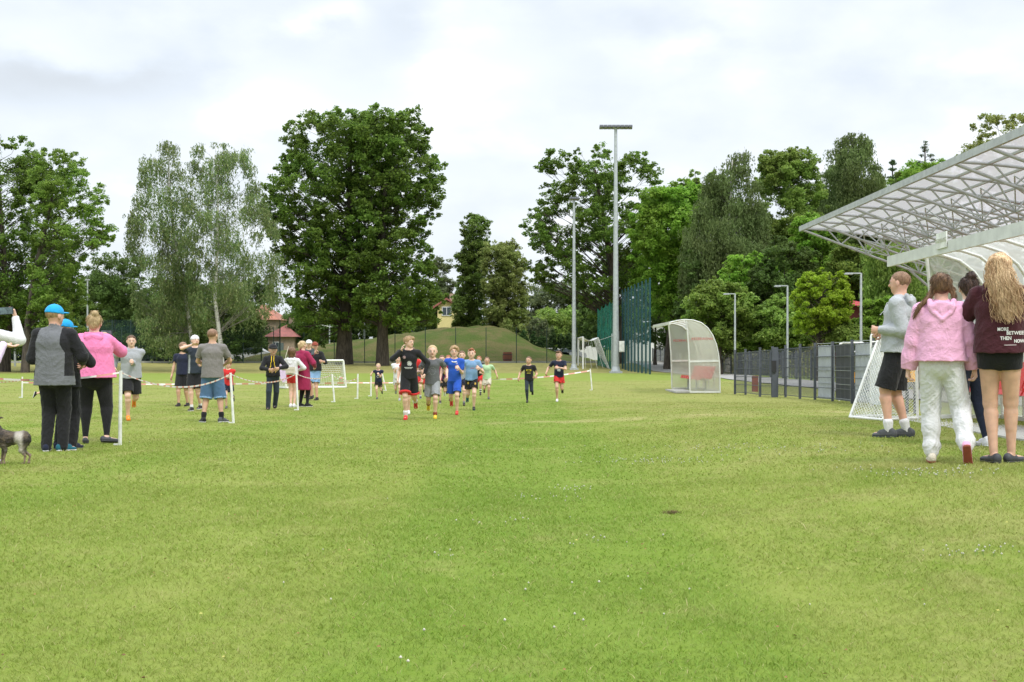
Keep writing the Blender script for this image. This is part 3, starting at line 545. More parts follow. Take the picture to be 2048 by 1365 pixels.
# path lamps
for px, py, Y, arm, lab in [(1722, 547, 57.7, 31, 'path lamp nearest the red shed'), (1575, 572, 68, 25, 'path lamp left of the bright young tree'), (1470, 588, 77, 22, 'path lamp right of the small team shelter'), (1392, 601, 86, 19, 'path lamp hidden in leaves above the small shelter')]:
    t = P(px, py, Y); b = Vector((t.x, Y, gz(t.x, Y))); r = empty('street_lamp', b); h = t.z - b.z; m = MB(); m.tube([(0, 0, 0), (0, 0, h)], [.06, .045], 10); m.build('pole', galv, r)
    a = arm * Y / F; m = MB(); m.box((-a / 2, 0, h), (a, .1, .05)); m.box((-a * .8, 0, h - .02), (a * .5, .22, .06)); m.build('lamp_head', galv, r)
    m = MB(); m.box((-a * .8, 0, h - .055), (a * .4, .16, .02)); m.build('lamp_glass', lampglass, r); tag(r, 'slim grey ' + lab, 'street lamp', 'lamps along the asphalt path')

# fences: panels of rods between posts
def fence(name, pts, hgt, postw, label, matp, nrod=14, cat='fence', rails=2, stop=None, rod=.006, tops=None, panel_only=False):
    r = empty(name, (pts[0][0], pts[0][1], gz(*pts[0][:2]))); o = Vector(r.location); hs = hgt if isinstance(hgt, list) else [hgt] * len(pts)
    loc = [Vector((x, y, gz(x, y))) - o for x, y in pts]
    mm = MB()
    for i in range(len(loc) - 1):
        a, b = loc[i], loc[i + 1]; ha, hb = hs[i] - .06, hs[i + 1] - .06
        for j in range(rails): t = j / max(1, rails - 1); mm.bar(a + Vector((0, 0, .06 + (ha - .08) * t)), b + Vector((0, 0, .06 + (hb - .08) * t)), .012, .016)
        for j in range(1, nrod): q = a.lerp(b, j / nrod); h = ha + (hb - ha) * j / nrod; mm.bar(q + Vector((0, 0, .05)), q + Vector((0, 0, h)), rod, rod)
    mm.build('mesh_panel', matp, r)
    for p_, h in zip(loc, hs):
        m = MB(); m.box(p_ + Vector((0, 0, h / 2)), (postw, postw, h)); m.box(p_ + Vector((0, 0, h + .01)), (postw * 1.12, postw * 1.12, .025)); m.build('post', matp, r)
    tag(r, label, cat); return r
near = [(px, pyb, pyt) for px, pyb, pyt in [(1470, 789, 702), (1491, 790, 700), (1520, 794, 697), (1545, 795, 695), (1571, 795, 693), (1600, 798, 690), (1630, 800, 688), (1665, 803, 685.6), (1704, 808, 682), (1745, 812, 679), (1790, 818, 675)]]
np_, nh_ = [], []
for px, pyb, pyt in near: g = on_ground(px, pyb); np_.append((g.x, g.y)); nh_.append((pyb - pyt) * g.y / F)
# gate bay is the second and third posts
nearfence = fence('metal_fence', np_, nh_, .058, 'near dark metal fence of wire panels and square posts', anth, nrod=18, rails=6, rod=.007)
g1 = Vector((*np_[3], gz(*np_[3]))); fo = Vector(nearfence.location)
m = MB(); m.box(g1 - fo + Vector((.06, 0, nh_[3] / 2)), (.16, .12, nh_[3])); m.build('gate_post', anth, nearfence)
m = MB(); m.box(g1 - fo + Vector((.02, -.09, nh_[3] * .62)), (.12, .05, .3)); m.build('gate_handle', blackp, nearfence)
def panel(i, j, col, name, label, dark=False):
    a, b = Vector((*np_[i], gz(*np_[i]))), Vector((*np_[j], gz(*np_[j]))); a, b = a.lerp(b, .05), a.lerp(b, .95); r = empty(name, (a + b) / 2); o = Vector(r.location); h = min(nh_[i], nh_[j])
    d = (b - a).normalized(); n = Vector((-d.y, d.x, 0)); n = n if n.y < 0 else -n; off = -n * .06; nn = 22; m = MB(); rr = random.Random(i)
    top = []; bot = []
    for k in range(nn + 1):
        q = a.lerp(b, k / nn) - o + off + n * (.012 * math.sin(k * 1.1)); top.append(q + Vector((0, 0, h * .97 - .012 * abs(math.sin(k * .7))))); bot.append(q + Vector((0, 0, .04)))
    for k in range(nn): m.slab([bot[k], bot[k + 1], top[k + 1], top[k]], -n * .008)
    m.build('sheet', col, r); m = MB()
    for t in (.03, .27, .5, .74, .97): m.bar(bot[0] + n * .03 + Vector((0, 0, h * t)), bot[-1] + n * .03 + Vector((0, 0, h * t)), .012, .015)
    m.build('rail', galv, r); tag(r, label, 'panel')
gp = paint('grey_sheet', (0.66, 0.70, 0.74), .6, var=.08, nsc=2); dp = paint('dark_board', (.06, .062, .062), .7)
panel(6, 7, gp, 'screen_panel', 'pale grey sheet tied to the near fence left of the dark board')
panel(7, 8, dp, 'screen_panel', 'dark grey board standing between two pale sheets on the fence', True)
panel(8, 9, gp, 'screen_panel', 'pale grey sheet on the fence just left of the training goal net')
panel(9, 10, gp, 'screen_panel', 'pale grey sheet on the fence behind the training goal net')
# far fence along the path
pts = []; 
for k in range(31): t = k / 30; pts.append((12.95 + .75 * t + .1, 130 - 95 * t))
fence('metal_fence', pts, 1.35, .09, 'long dark metal fence on the far side of the asphalt path', anth, nrod=22, rails=3, rod=.012)
pts = [(17.6 + .1 * k, 100 - 2.6 * k) for k in range(22)]
fence('metal_fence', pts, 1.5, .09, 'dark wire fence on the planted bank under the trees', dgreen, nrod=18, rails=3, rod=.012)
# rear pitch fence: thin posts with dark green wire netting
def netfence(name, px0, px1, pyt, Y, npost, matn, label, pyb=None, scallop=0, cat='fence', matpost=dgreen, pw=.07, Y1=None, pyt1=None):
    Y1 = Y1 or Y; a, b = P(px0, HZ, Y), P(px1, HZ, Y1); za, zb = gz(a.x, Y), gz(b.x, Y1); ta = CH + (HZ - pyt) / F * Y; tb = CH + (HZ - (pyt1 or pyt)) / F * Y1
    r = empty(name, (a.x, Y, za)); o = Vector(r.location); N_ = npost; m = MB(); prev = None; sub = 6 if scallop else 1
    for k in range((N_ - 1) * sub + 1):
        t = k / ((N_ - 1) * sub); u = (k % sub) / sub if sub > 1 else 0; x, y = a.x + (b.x - a.x) * t, Y + (Y1 - Y) * t; zt = ta + (tb - ta) * t - scallop * 4 * u * (1 - u); zb_ = gz(x, y)
        c = (Vector((x, y, zb_ + .02)) - o, Vector((x, y, zt)) - o)
        if prev: m.quad(prev[0], c[0], c[1], prev[1])
        prev = c
    m.build('net', matn, r)
    for k in range(N_):
        t = k / (N_ - 1); x, y = a.x + (b.x - a.x) * t, Y + (Y1 - Y) * t; m = MB(); m.tube([Vector((x, y, gz(x, y))) - o, Vector((x, y, ta + (tb - ta) * t)) - o], pw / 2, 7); m.build('post', matpost, r)
    tag(r, label, cat); return r
netfence('wire_fence', -60, 1215, 655, 119.3, 22, thinnet, 'long dark green wire fence across the far end of the pitch')
netfence('ball_net', 150, 560, 640, 123.5, 12, darknet, 'tall dark green ball net behind the runner in the grey hoodie', pw=.1)
netfence('ball_net', 1245, 1300, 580, 106, 9, tealnet, 'tall teal ball net with scalloped top beside the big mast', scallop=.28, Y1=86, pyt1=556, matpost=paint('teal_post', (.01, .06, .07), .5), pw=.12, cat='net')
netfence('ball_net', 1196, 1228, 618, 112, 5, emnet, 'emerald green ball net left of the big mast', scallop=.2, Y1=104, pyt1=600, matpost=paint('green_post', (.0, .12, .08), .5), pw=.1, cat='net')
netfence('ball_net', 128, 150, 634, 100, 2, emnet, 'narrow green net strip behind the man in the blue cap', matpost=paint('green_post', (.0, .12, .08)), pw=.1, cat='net')

# big white goal at the far end, seen from the side
def net_grid(m, f, nu, nv, r, mi=0, diag=False):
    """net threads on the surface f(u,v)"""
    for i in range(nu + 1): m.tube([f(i / nu, j / nv) for j in range(nv + 1)], r, 3, mi, cap=False)
    for j in range(nv + 1): m.tube([f(i / nu, j / nv) for i in range(nu + 1)], r, 3, mi, cap=False)
def big_goal():
    x0 = (1166 - 1024) / F * 105; z0 = gz(x0, 105); r = empty('football_goal', (x0, 105, z0)); h = (738 - 673) / F * 105
    m = MB(); m.tube([(0, 0, 0), (0, 0, h)], .07, 10); m.build('goalpost', white_p, r); m = MB(); m.tube([(0, 7.3, gz(x0, 112.3) - z0), (0, 7.3, h)], .07, 10); m.build('goalpost', white_p, r)
    m = MB(); m.tube([(0, 0, h - .05), (0, 7.3, h - .05)], .07, 10); m.build('crossbar', white_p, r)
    m = MB()
    top = lambda u, v: Vector((1.15 * u, 7.3 * v, h - .05 - .32 * math.sin(math.pi * min(1, u * 1.0)) * .8))
    back = lambda u, v: Vector((1.15 + .85 * u, 7.3 * v, (h - .05) * (1 - u)))
    for f in (top, back): 
        for i in range(6):
            for j in range(8): m.quad(f(i / 6, j / 8), f((i + 1) / 6, j / 8), f((i + 1) / 6, (j + 1) / 8), f(i / 6, (j + 1) / 8))
    m.build('net', whitenet, r); m = MB()
    for f in (top, back): net_grid(m, f, 6, 22, .012)
    for y in (0, 7.3):
        for u in range(5): q = u / 4 * .9 + .1; m.tube([(1.15 * q, y, h - .05 - .26 * math.sin(math.pi * q)), (1.15 * q + .8 * q, y, .05)], .012, 3, cap=False)
    m.build('net_thread', whiteplastic, r)
    m = MB(); m.tube([(2.4, -1.5, 0), (2.4, -1.5, 2.6)], .05, 8); m.build('net_post', galv, r); m = MB(); m.tube([(2.9, 3, .1), (2.9, 3, 2.9)], .05, 8); m.build('net_post', galv, r); m = MB(); m.tube([(1.15, 0, h - .3), (2.4, -1.5, 2.58)], .012, 4); m.tube([(2.4, -1.5, 2.58), (2.9, 3, 2.9)], .012, 4); m.build('guy_rope', whiteplastic, r)
    tag(r, 'large white football goal with hanging net beside the rear masts', 'goal')
big_goal()
# small white goal on the left
def small_goal():
    a = on_ground(572, 778); b = on_ground(692, 776); r = empty('small_goal', a); v = b - a; v.z = 0; h = 55 / F * b.y; dirv = v.normalized(); bk = Vector((-dirv.y, dirv.x, 0)); bk = bk if bk.y > 0 else -bk
    bl, br = Vector((0, 0, .03)), v + Vector((0, 0, .03)); tl, tr_ = Vector((0, 0, h)) - dirv * .07, v + Vector((0, 0, h)) - dirv * .10
    m = MB(); m.tube([bl, tl], .035, 8); m.build('goalpost', white_p, r); m = MB(); m.tube([br, tr_], .035, 8); m.build('goalpost', white_p, r); m = MB(); m.tube([tl, tr_], .035, 8); m.build('crossbar', white_p, r)
    m = MB(); m.tube([bl, bl + bk * .7, br + bk * .7, br], .03, 8); m.tube([bl, br], .03, 8); m.build('ground_frame', white_p, r)
    m = MB(); net_grid(m, lambda u, w: (tl.lerp(tr_, u)).lerp((bl + bk * .7).lerp(br + bk * .7, u), w) + bk * .1 * math.sin(w * math.pi) + Vector((0, 0, -.02)), 34, 14, .006)
    for s_, t_ in ((bl, tl), (br, tr_)): net_grid(m, lambda u, w: s_.lerp(s_ + bk * .7, u).lerp(t_, w), 7, 12, .006)
    m.build('net', whiteplastic, r); tag(r, 'small white training goal facing the field behind the woman in burgundy', 'goal')
small_goal()
# training goal on the right, seen from behind
def train_goal():
    a = on_ground(1700, 837); b = on_ground(1766, 843); c = Vector((b.x + .72, b.y + .2, 0)); c.z = gz(c.x, c.y)
    ta = P(1763, 664, a.y + .35); tb = P(1832, 664, b.y + .35); fa = Vector((ta.x + .05, ta.y + .1, gz(ta.x, ta.y))); fb = Vector((tb.x + .05, tb.y + .1, gz(tb.x, tb.y)))
    r = empty('training_goal', a); o = a.copy(); A, B, TA, TB, FA, FB = [q - o + Vector((0, 0, .02)) for q in (a, b, ta, tb, fa, fb)]
    for nm, pts in (('back_stay', [A, TA]), ('back_stay', [B, TB]), ('goalpost', [FA, TA]), ('goalpost', [FB, TB]), ('crossbar', [TA, TB]), ('ground_bar', [A, B]), ('ground_bar', [A, FA]), ('ground_bar', [B, FB])):
        m = MB(); m.tube(pts, .021, 10); m.build(nm, white_p, r)
    m = MB()
    def dia(p00, p10, p01, p11, nu, nv, sag):
        f = lambda u, w: p00.lerp(p10, u).lerp(p01.lerp(p11, u), w) + Vector((.0, -sag, -sag)) * math.sin(math.pi * u) * math.sin(math.pi * w)
        for i in range(-nv, nu + 1):
            for s_ in (1, -1):
                pts = []
                for j in range(nv + 1):
                    u = (i + j) / nu if s_ > 0 else (i + nv - j) / nu
                    if -1e-6 <= u <= 1 + 1e-6: pts.append(f(u, j / nv) + Vector((0, .006 * math.sin(i * 3 + j * 2), .008 * math.sin(i * 2.1 + j * 1.3))))
                if len(pts) > 1: m.tube(pts, .0032, 4, cap=False)
    dia(A, B, TA, TB, 12, 26, .10); dia(A, FA, TA, TA + Vector((.05, .05, 0)), 8, 24, .05); dia(B, FB, TB, TB + Vector((.05, .05, 0)), 8, 24, .05)
    # slack net lying on the grass
    rr = random.Random(5)
    for k in range(16): q = A.lerp(B, rr.random()) + Vector((rr.uniform(0, .25), rr.uniform(0, .1), .02)); m.tube([q, q + Vector((rr.uniform(.05, .2), rr.uniform(-.05, .1), rr.uniform(0, .1))), q + Vector((rr.uniform(.2, .4), .05, rr.uniform(0, .08)))], .003, 4, cap=False)
    m.build('net', whiteplastic, r); tag(r, 'white tubular training goal with diamond net beside the man in grey', 'goal')
train_goal()
# white tubular frames leaning behind the fence
def frame(px0, px1, pyt, Y, label):
    a, b = P(px0, pyt, Y), P(px1, pyt, Y); g = gz(a.x, Y); r = empty('tube_frame', (a.x, Y, g)); h = a.z - g; w = b.x - a.x; m = MB(); rad = .1
    m.tube([(0, 0, 0), (0, 0, h - rad), (rad * .3, 0, h - rad * .3), (rad, 0, h), (w - rad, 0, h), (w - rad * .3, 0, h - rad * .3), (w, 0, h - rad), (w, 0, 0)], .024, 8); m.tube([(0, 0, h - .22), (w, 0, h - .22)], .018, 8)
    m.build('tube', white_p, r); tag(r, label, 'frame')
frame(1678, 1733, 686, 34.5, 'low white tubular frame behind the dark board'); frame(1742, 1790, 664, 30.5, 'taller white tubular frame behind the training goal')
# crates and bins near the shelter
def crate(px, pyt, pyb, Y, w, col, label):
    a, b = P(px, pyt, Y), P(px, pyb, Y); W = w / F * Y; hh = a.z - b.z; r = empty('storage_box', (a.x, Y, gz(a.x, Y))); zb = b.z - r.location.z; m = MB(); m.box((0, 0, zb + hh * .45), (W, W * .7, hh * .9)); m.build('body', col, r)
    m = MB(); m.box((0, 0, zb + hh * .95), (W * 1.08, W * .78, hh * .1)); m.build('lid', col, r)
    m = MB(); [m.box((s_ * W * .4, 0, zb / 2), (.03, W * .5, max(zb, .02))) for s_ in (-1, 1)]; m.build('stand', anth, r); tag(r, label, 'box')
crate(1822, 738, 764, 21.5, 20, paint('orange_plastic', (.80, .38, .02), .5), 'bright orange yellow box behind the man in grey'); crate(1707, 745, 766, 33.4, 5, paint('orange_plastic', (.80, .38, .02)), 'narrow orange box between the dark board and pale sheet')
crate(1510, 752, 786, 44, 11, paint('rust_red', (.22, .06, .035), .7), 'small rust red bin seen through the near fence')
# stakes and barrier tape
stakes = [(240, 891, 742, 'nearest white plastic stake beside the woman in pink'), (467, 847, 746, 'white stake right of the man in the grey shirt'), (596, 821, 746, 'white stake in front of the woman in burgundy'), (669, 805, 748, 'white stake in front of the small goal'), (715, 798, 748, 'white stake right of the small goal'), (742, 793, 752, 'white stake left of the smallest runner'), (772, 782, 748, 'white stake just right of the smallest runner'), (44, 796, 754, 'far white stake left of the man in the blue cap'), (1184, 781, 738, 'lone white stake right of the last runners'), (-120, 905, 735, 'white stake holding the near tape off to the left')]
tops = {}
for px, pb, pt, lab in stakes:
    g = on_ground(px, pb); h = (pb - pt) / F * g.y; r = empty('stake', g); lean = {467: -.05, 596: -.035, 669: -.06, 1184: -.06, 742: 0, 772: -.12}.get(px, .01); m = MB(); rad = .022 if px != 240 else .024
    m.tube([(0, 0, 0), (lean, 0, h)], [rad, rad * .92], 8); m.build('pole', whiteplastic, r); m = MB()
    m.box((-.03, 0, .012), (.10, .02, .02)); m.build('step_clip', whiteplastic, r); tops[px] = g + Vector((lean, 0, h)); tag(r, lab, 'stake', 'white stakes holding the barrier tape')
tape_w = paint('tape_white', (.74, .70, .68), .4, var=.04); tape_r = paint('tape_red', (.62, .27, .22), .4, var=.06)
def tape(a, b, sag, label, w=.024, period=.15, slant=True):
    a, b = Vector(a), Vector(b); n = max(12, int((b - a).length / .1)); r = MB(); prev = None
    for i in range(n + 1):
        t = i / n; c = a.lerp(b, t); c.z -= sag * 4 * t * (1 - t); tw = math.sin(t * n * .045 + a.x) * .9; up = Vector((0, math.sin(tw) * .7, math.cos(tw))) * w / 2; cur = (c - up, c + up)
        if prev: r.quad(prev[0], cur[0], cur[1], prev[1], int(((b - a).length * t) / (period / 2)) % 2)
        prev = cur
    o = r.build('barrier_tape', [tape_w, tape_r]); tag(o, label, 'barrier tape'); return o
T = tops
tape(T[-120] + Vector((0, 0, -.05)), T[240] + Vector((0, 0, -.02)), .10, 'red and white tape crossing in front of the man in the blue cap')
tape(T[240] + Vector((0, 0, -.02)), T[467] + Vector((0, 0, -.02)), .20, 'red and white tape sagging behind the man in the grey shirt')
tape(T[467] + Vector((0, 0, -.02)), T[596] + Vector((0, 0, -.02)), .16, 'red and white tape sagging below the walking man in black')
tape(T[596] + Vector((0, 0, -.02)), T[669] + Vector((0, 0, -.02)), .10, 'short red and white tape at the woman in burgundy')
tape(T[669] + Vector((0, 0, -.02)), T[715] + Vector((0, 0, -.1)), .12, 'short red and white tape in front of the small goal')
q1 = P(-60, 772, 44); q2 = P(1183, 745, 46.2); q2 = T[1184] + Vector((0, 0, -.06))
tape(P(-60, 767, 43), T[44] + Vector((0, 0, -.1)), .02, 'far tape at the left edge of the field', .045, .42); far_pts = [(44, 765.5), (240, 768.5), (420, 768), (560, 767), (700, 766), (860, 765), (1000, 759)]
for (xa, ya), (xb, yb), w in zip(far_pts[:-1], far_pts[1:], ['behind the man in the blue cap', 'behind the running boy in grey', 'behind the child in red', 'across the small goal', 'behind the leading runners', 'behind the boy in the green shirt']):
    tape(P(xa, ya, 45), P(xb, yb, 45.5), .01, 'far red and white tape stretched ' + w, .045, .42)
tape(P(1000, 759, 45.5), q2, .06, 'far red and white tape ending at the lone stake', .045, .42)
for px, py in ((117, 762), (680, 757)):
    c = P(px, py, 19.3 if px < 200 else 34); rr = random.Random(px); m = MB()
    for k in range(7): d = Vector((rr.uniform(-1, 1), rr.uniform(-.6, .6), rr.uniform(-1, .6))) * .09; m.slab([c, c + d, c + d + Vector((.02, .01, .03)), c + Vector((.01, 0, .03))], (.002, .004, 0), k % 2)
    tag(m.build('tape_knot', [tape_w, tape_r]), 'loose knot of tape ' + ('in front of the man in the blue cap' if px < 200 else 'fluttering before the small goal'), 'tape knot')

# ---------------------------------------------------------------- team shelters
poly = sheetglass('shelter_sheet', (.82, .83, .80), .58); polyside = sheetglass('shelter_side', (.70, .71, .64), .46); alu = paint('aluminium', (.66, .67, .64), .4, .1, var=.06)
def text_mesh(name, txt, size, mat, parent, M, depth=.002, bold=0.0):
    cu = bpy.data.curves.new(name, 'FONT'); cu.body = txt; cu.size = size; cu.align_x = 'CENTER'; cu.align_y = 'CENTER'; cu.extrude = depth; cu.offset = bold; cu.resolution_u = 3
    o = bpy.data.objects.new(name, cu); me = bpy.data.meshes.new_from_object(o); bpy.data.objects.remove(o); me.transform(M); me.materials.clear(); me.materials.append(mat)
    ob = bpy.data.objects.new(name, me); COL.objects.link(ob); ob.parent = parent; return ob
def shelter(name, x0, ya, yb, S, label, ribs, text=None, beam=.1):
    """curved team shelter open towards -x; side profile in (dx, z)"""
    z0 = gz(x0 + .4 * S, ya); r = empty(name, (x0, ya, z0)); Ln = yb - ya
    roof = [(-.60, 2.10), (-.40, 2.16), (-.15, 2.19), (.10, 2.175), (.33, 2.10), (.52, 1.95), (.67, 1.73), (.78, 1.45), (.845, 1.15), (.875, .85), (.885, .45), (.89, .06)]
    roof = [(a * S, b * S) for a, b in roof]; front = [(-.11 * S, 2.17 * S), (-.07 * S, 1.75 * S), (-.03 * S, 1.2 * S), (-.01 * S, .6 * S), (0, .05)]
    m = MB()
    for i in range(len(roof) - 1):
        (xa, za), (xb, zb) = roof[i], roof[i + 1]
        m.add([(xa, 0, za), (xb, 0, zb), (xb, Ln, zb), (xa, Ln, za)], [(0, 1, 2, 3)], 0, True); 
    m.build('roof_sheet', poly, r)
    for y, nm in ((0, 'side_panel'), (Ln, 'side_panel')):
        pr = [p for p in roof if p[0] >= -.15 * S]; ring = [(x, y, z) for x, z in pr] + [(x, y, z) for x, z in front[::-1]]
        c = (.4 * S, y, 1.0 * S); m = MB(); n = len(ring); m.add(ring + [c], [(i, (i + 1) % n, n) for i in range(n)]); m.build(nm, polyside, r)
    for k in range(ribs):
        y = Ln * k / (ribs - 1); m = MB(); m.tube([(x, y, z) for x, z in roof], .028 * S, 6, flat=.8); m.build('rib', alu, r)
    for y in (0, Ln):
        m = MB(); m.tube([(x, y, z) for x, z in front], .024 * S, 6); m.build('front_post', alu, r); m = MB(); m.bar((-.02 * S, y, .95 * S), (.86 * S, y, .97 * S), .03, .055 * S); m.build('side_rail', alu, r); m = MB(); m.bar((0, y, .05), (.89 * S, y, .05), .05, .05); m.build('base_rail', alu, r)
    m = MB(); m.box((-.60 * S, Ln / 2, 2.09 * S), (.05, Ln + .06, beam)); m.build('front_beam', alu, r); m = MB(); m.box((.89 * S, Ln / 2, .05), (.05, Ln, .06)); m.box((.875 * S, Ln / 2, .96 * S), (.03, Ln, .05)); m.build('back_rail', alu, r)
    m = MB(); ns = max(5, int(Ln / .48)); m.build
    for k in range(ns):
        y = Ln * (k + .5) / ns; s_ = MB(); w = .43
        s_.slab([(.30 * S, y - w / 2, .46), (.62 * S, y - w / 2, .43), (.62 * S, y + w / 2, .43), (.30 * S, y + w / 2, .46)], (0, 0, .035)); s_.slab([(.62 * S, y - w / 2, .44), (.74 * S, y - w / 2, .80), (.74 * S, y + w / 2, .80), (.62 * S, y + w / 2, .44)], (.03, 0, .0)); s_.slab([(.27 * S, y - w / 2, .40), (.30 * S, y - w / 2, .46), (.30 * S, y + w / 2, .46), (.27 * S, y + w / 2, .40)], (.03, 0, 0)); s_.build('seat', redp, r)
    m.box((.5 * S, Ln / 2, .40), (.06, Ln - .1, .05)); [m.box((.5 * S, Ln * t, .2), (.05, .05, .4)) for t in (.06, .5, .94)]; m.build('bench_frame', galv, r)
    if text:
        rt = paint('red_lettering', (.50, .09, .10), .5)
        for y in (-.012, Ln - .012):
            M = Matrix.Translation((.36 * S, y, 1.62 * S)) @ Matrix.Rotation(R(90), 4, 'X'); text_mesh('lettering', text, .105 * S, rt, r, M, .002, .0)
    tag(r, label, 'shelter'); return r
sx = (1380 - 1024) / F * 41.5
shelter('team_shelter', sx, 41.5, 46.2, 1.0, 'small clear curved team shelter with red seats on the pitch edge', 5, 'REZERWOWI', .09)
m = MB(); m.box((sx - .05, 43.5, gz(sx, 43) + .03), (.6, 3, .05)); tag(m.build('floor_slab', kerbm), 'thin concrete slab at the opening of the small team shelter', 'slab')
SY0 = 11.8
big = shelter('team_shelter', 5.80, SY0, 19.2, 1.04, 'large white curved team shelter with red seats at the right edge', 10, None, .14)
m = MB(); m.box((7.3, 15.6, gz(6.5, 15) + .0), (3.9, 9.6, .05)); tag(m.build('concrete_pad', kerbm), kind='structure')
bl = Vector(big.location); sg = P(1907, 480, 17.0) ; r = empty('sign_plate', (5.80 - .66, 16.75, 2.47)); m = MB(); m.box((0, 0, .03), (.012, .40, .19)); m.build('plate', whiteplastic, r)
text_mesh('lettering', 'GOSPODARZE', .065, paint('olive_lettering', (.55, .56, .46), .6), r, Matrix.Translation((-.014, 0, .03)) @ Matrix.Rotation(R(-90), 4, 'Z') @ Matrix.Rotation(R(90), 4, 'X'), .002); tag(r, 'small white sign plate fixed on the front beam of the large shelter', 'sign')
# bag on the red seats
m = MB(); m.box((6.35, 15.9, gz(6.3, 16) + .58), (.3, .34, .14)); m.box((6.35, 15.9, gz(6.3, 16) + .52), (.31, .35, .03), m=1); tag(m.build('folded_towel', [whiteplastic, paint('blue_stripe', (.10, .25, .6))]), 'folded white towel with a blue stripe on the red seats', 'towel')

# ---------------------------------------------------------------- grandstand roof
def stand():
    x0, ya, yb = 11.1, 22.0, 53.6; n = 13; r = empty('grandstand', (x0, ya, gz(12, 40))); oz = r.location.z; Ln = yb - ya
    top = [(0, 6.0), (1.2, 5.92), (2.6, 5.72), (4.2, 5.40), (6.0, 5.0), (7.6, 4.62)]; bot = [(0, 5.95), (1.4, 5.42), (2.9, 4.85), (4.1, 4.42), (5.2, 4.05), (6.2, 3.85)]
    fz = lambda x: float(np.interp(x, [p[0] for p in top], [p[1] for p in top])) - oz; bz = lambda x: float(np.interp(x, [p[0] for p in bot], [p[1] for p in bot])) - oz
    roofs = sheetglass('roof_polycarbonate', (.66, .64, .655), .74)
    m = MB(); xs_ = np.linspace(0, 7.6, 9)
    for i in range(8):
        for k in range(n - 1):
            y0, y1 = Ln * k / (n - 1), Ln * (k + 1) / (n - 1); m.quad((xs_[i], y0, fz(xs_[i]) + .05), (xs_[i + 1], y0, fz(xs_[i + 1]) + .05), (xs_[i + 1], y1, fz(xs_[i + 1]) + .05), (xs_[i], y1, fz(xs_[i]) + .05))
    m.build('roof_sheet', roofs, r)
    steel = paint('roof_steel', (.46, .48, .48), .45, .2, var=.06)
    for k in range(n):
        y = Ln * k / (n - 1); m = MB(); tp = [(x, y, fz(x)) for x in np.linspace(0, 7.6, 10)]; m.tube(tp, .045, 6); bp = [(x, y, bz(x)) for x in np.linspace(0, 6.2, 8)]; m.tube(bp, .045, 6)
        q = [1.0, 2.0, 3.0, 4.0, 5.0, 6.0]; lo = [1.5, 2.5, 3.5, 4.5, 5.5]
        for a, b in zip(q[:-1], lo): m.tube([(a, y, fz(a)), (b, y, bz(b))], .028, 6); m.tube([(b, y, bz(b)), (a + 1, y, fz(a + 1))], .028, 6)
        m.build('truss', steel, r)
        m = MB(); m.tube([(6.2, y, 0), (6.2, y, fz(6.2))], .085, 8); m.build('column', steel, r); m = MB(); m.tube([(4.1, y, bz(4.1)), (6.2, y, 2.6)], .05, 6); m.build('strut', steel, r)
    for x in (.9, 1.8, 2.7, 3.6, 4.5, 5.4, 6.3, 7.2):
        m = MB(); m.bar((x, 0, fz(x) + .01), (x, Ln, fz(x) + .01), .07, .06); m.build('purlin', steel, r)
    m = MB()
    for k in range(0, n - 1, 1):
        y0, y1 = Ln * k / (n - 1), Ln * (k + 1) / (n - 1); 
        for a, b in ((1.5, 4.5),): m.tube([(a, y0, bz(a)), (b, y1, bz(b))], .022, 5); m.tube([(b, y0, bz(b)), (a, y1, bz(a))], .022, 5)
        m.tube([(2.5, y0, bz(2.5)), (2.5, y1, bz(2.5))], .03, 5); m.tube([(4.5, y0, bz(4.5)), (4.5, y1, bz(4.5))], .03, 5); m.tube([(2.5, y0, bz(2.5)), (2, (y0 + y1) / 2, fz(2))], .022, 5); m.tube([(2.5, y1, bz(2.5)), (2, (y0 + y1) / 2, fz(2))], .022, 5); m.tube([(4.5, y0, bz(4.5)), (4, (y0 + y1) / 2, fz(4))], .022, 5); m.tube([(4.5, y1, bz(4.5)), (4, (y0 + y1) / 2, fz(4))], .022, 5)
    m.build('bracing', steel, r)
    m = MB(); m.box((-.05, Ln / 2, 5.98 - oz), (.09, Ln + .2, .19)); m.build('fascia', paint('roof_fascia', (.42, .44, .45), .5), r)
    m = MB(); [m.box((3.4 + .75 * k, Ln / 2, .35 + .38 * k), (.78, Ln, .12)) for k in range(4)]; [m.box((3.05 + .75 * k, Ln / 2, .17 + .19 * k), (.08, Ln - .1, .3 + .38 * k)) for k in range(4)]; m.build('step', kerbm, r)
    for k in range(4):
        m = MB(); [m.box((3.5 + .75 * k, .3 + j * .52, .62 + .38 * k), (.4, .44, .05)) for j in range(60)]; [m.box((3.72 + .75 * k, .3 + j * .52, .80 + .38 * k), (.05, .44, .34)) for j in range(60)]; m.build('seat_row', redp, r)
    tag(r, 'open grandstand with a long translucent roof on white steel trusses', 'grandstand')
stand()

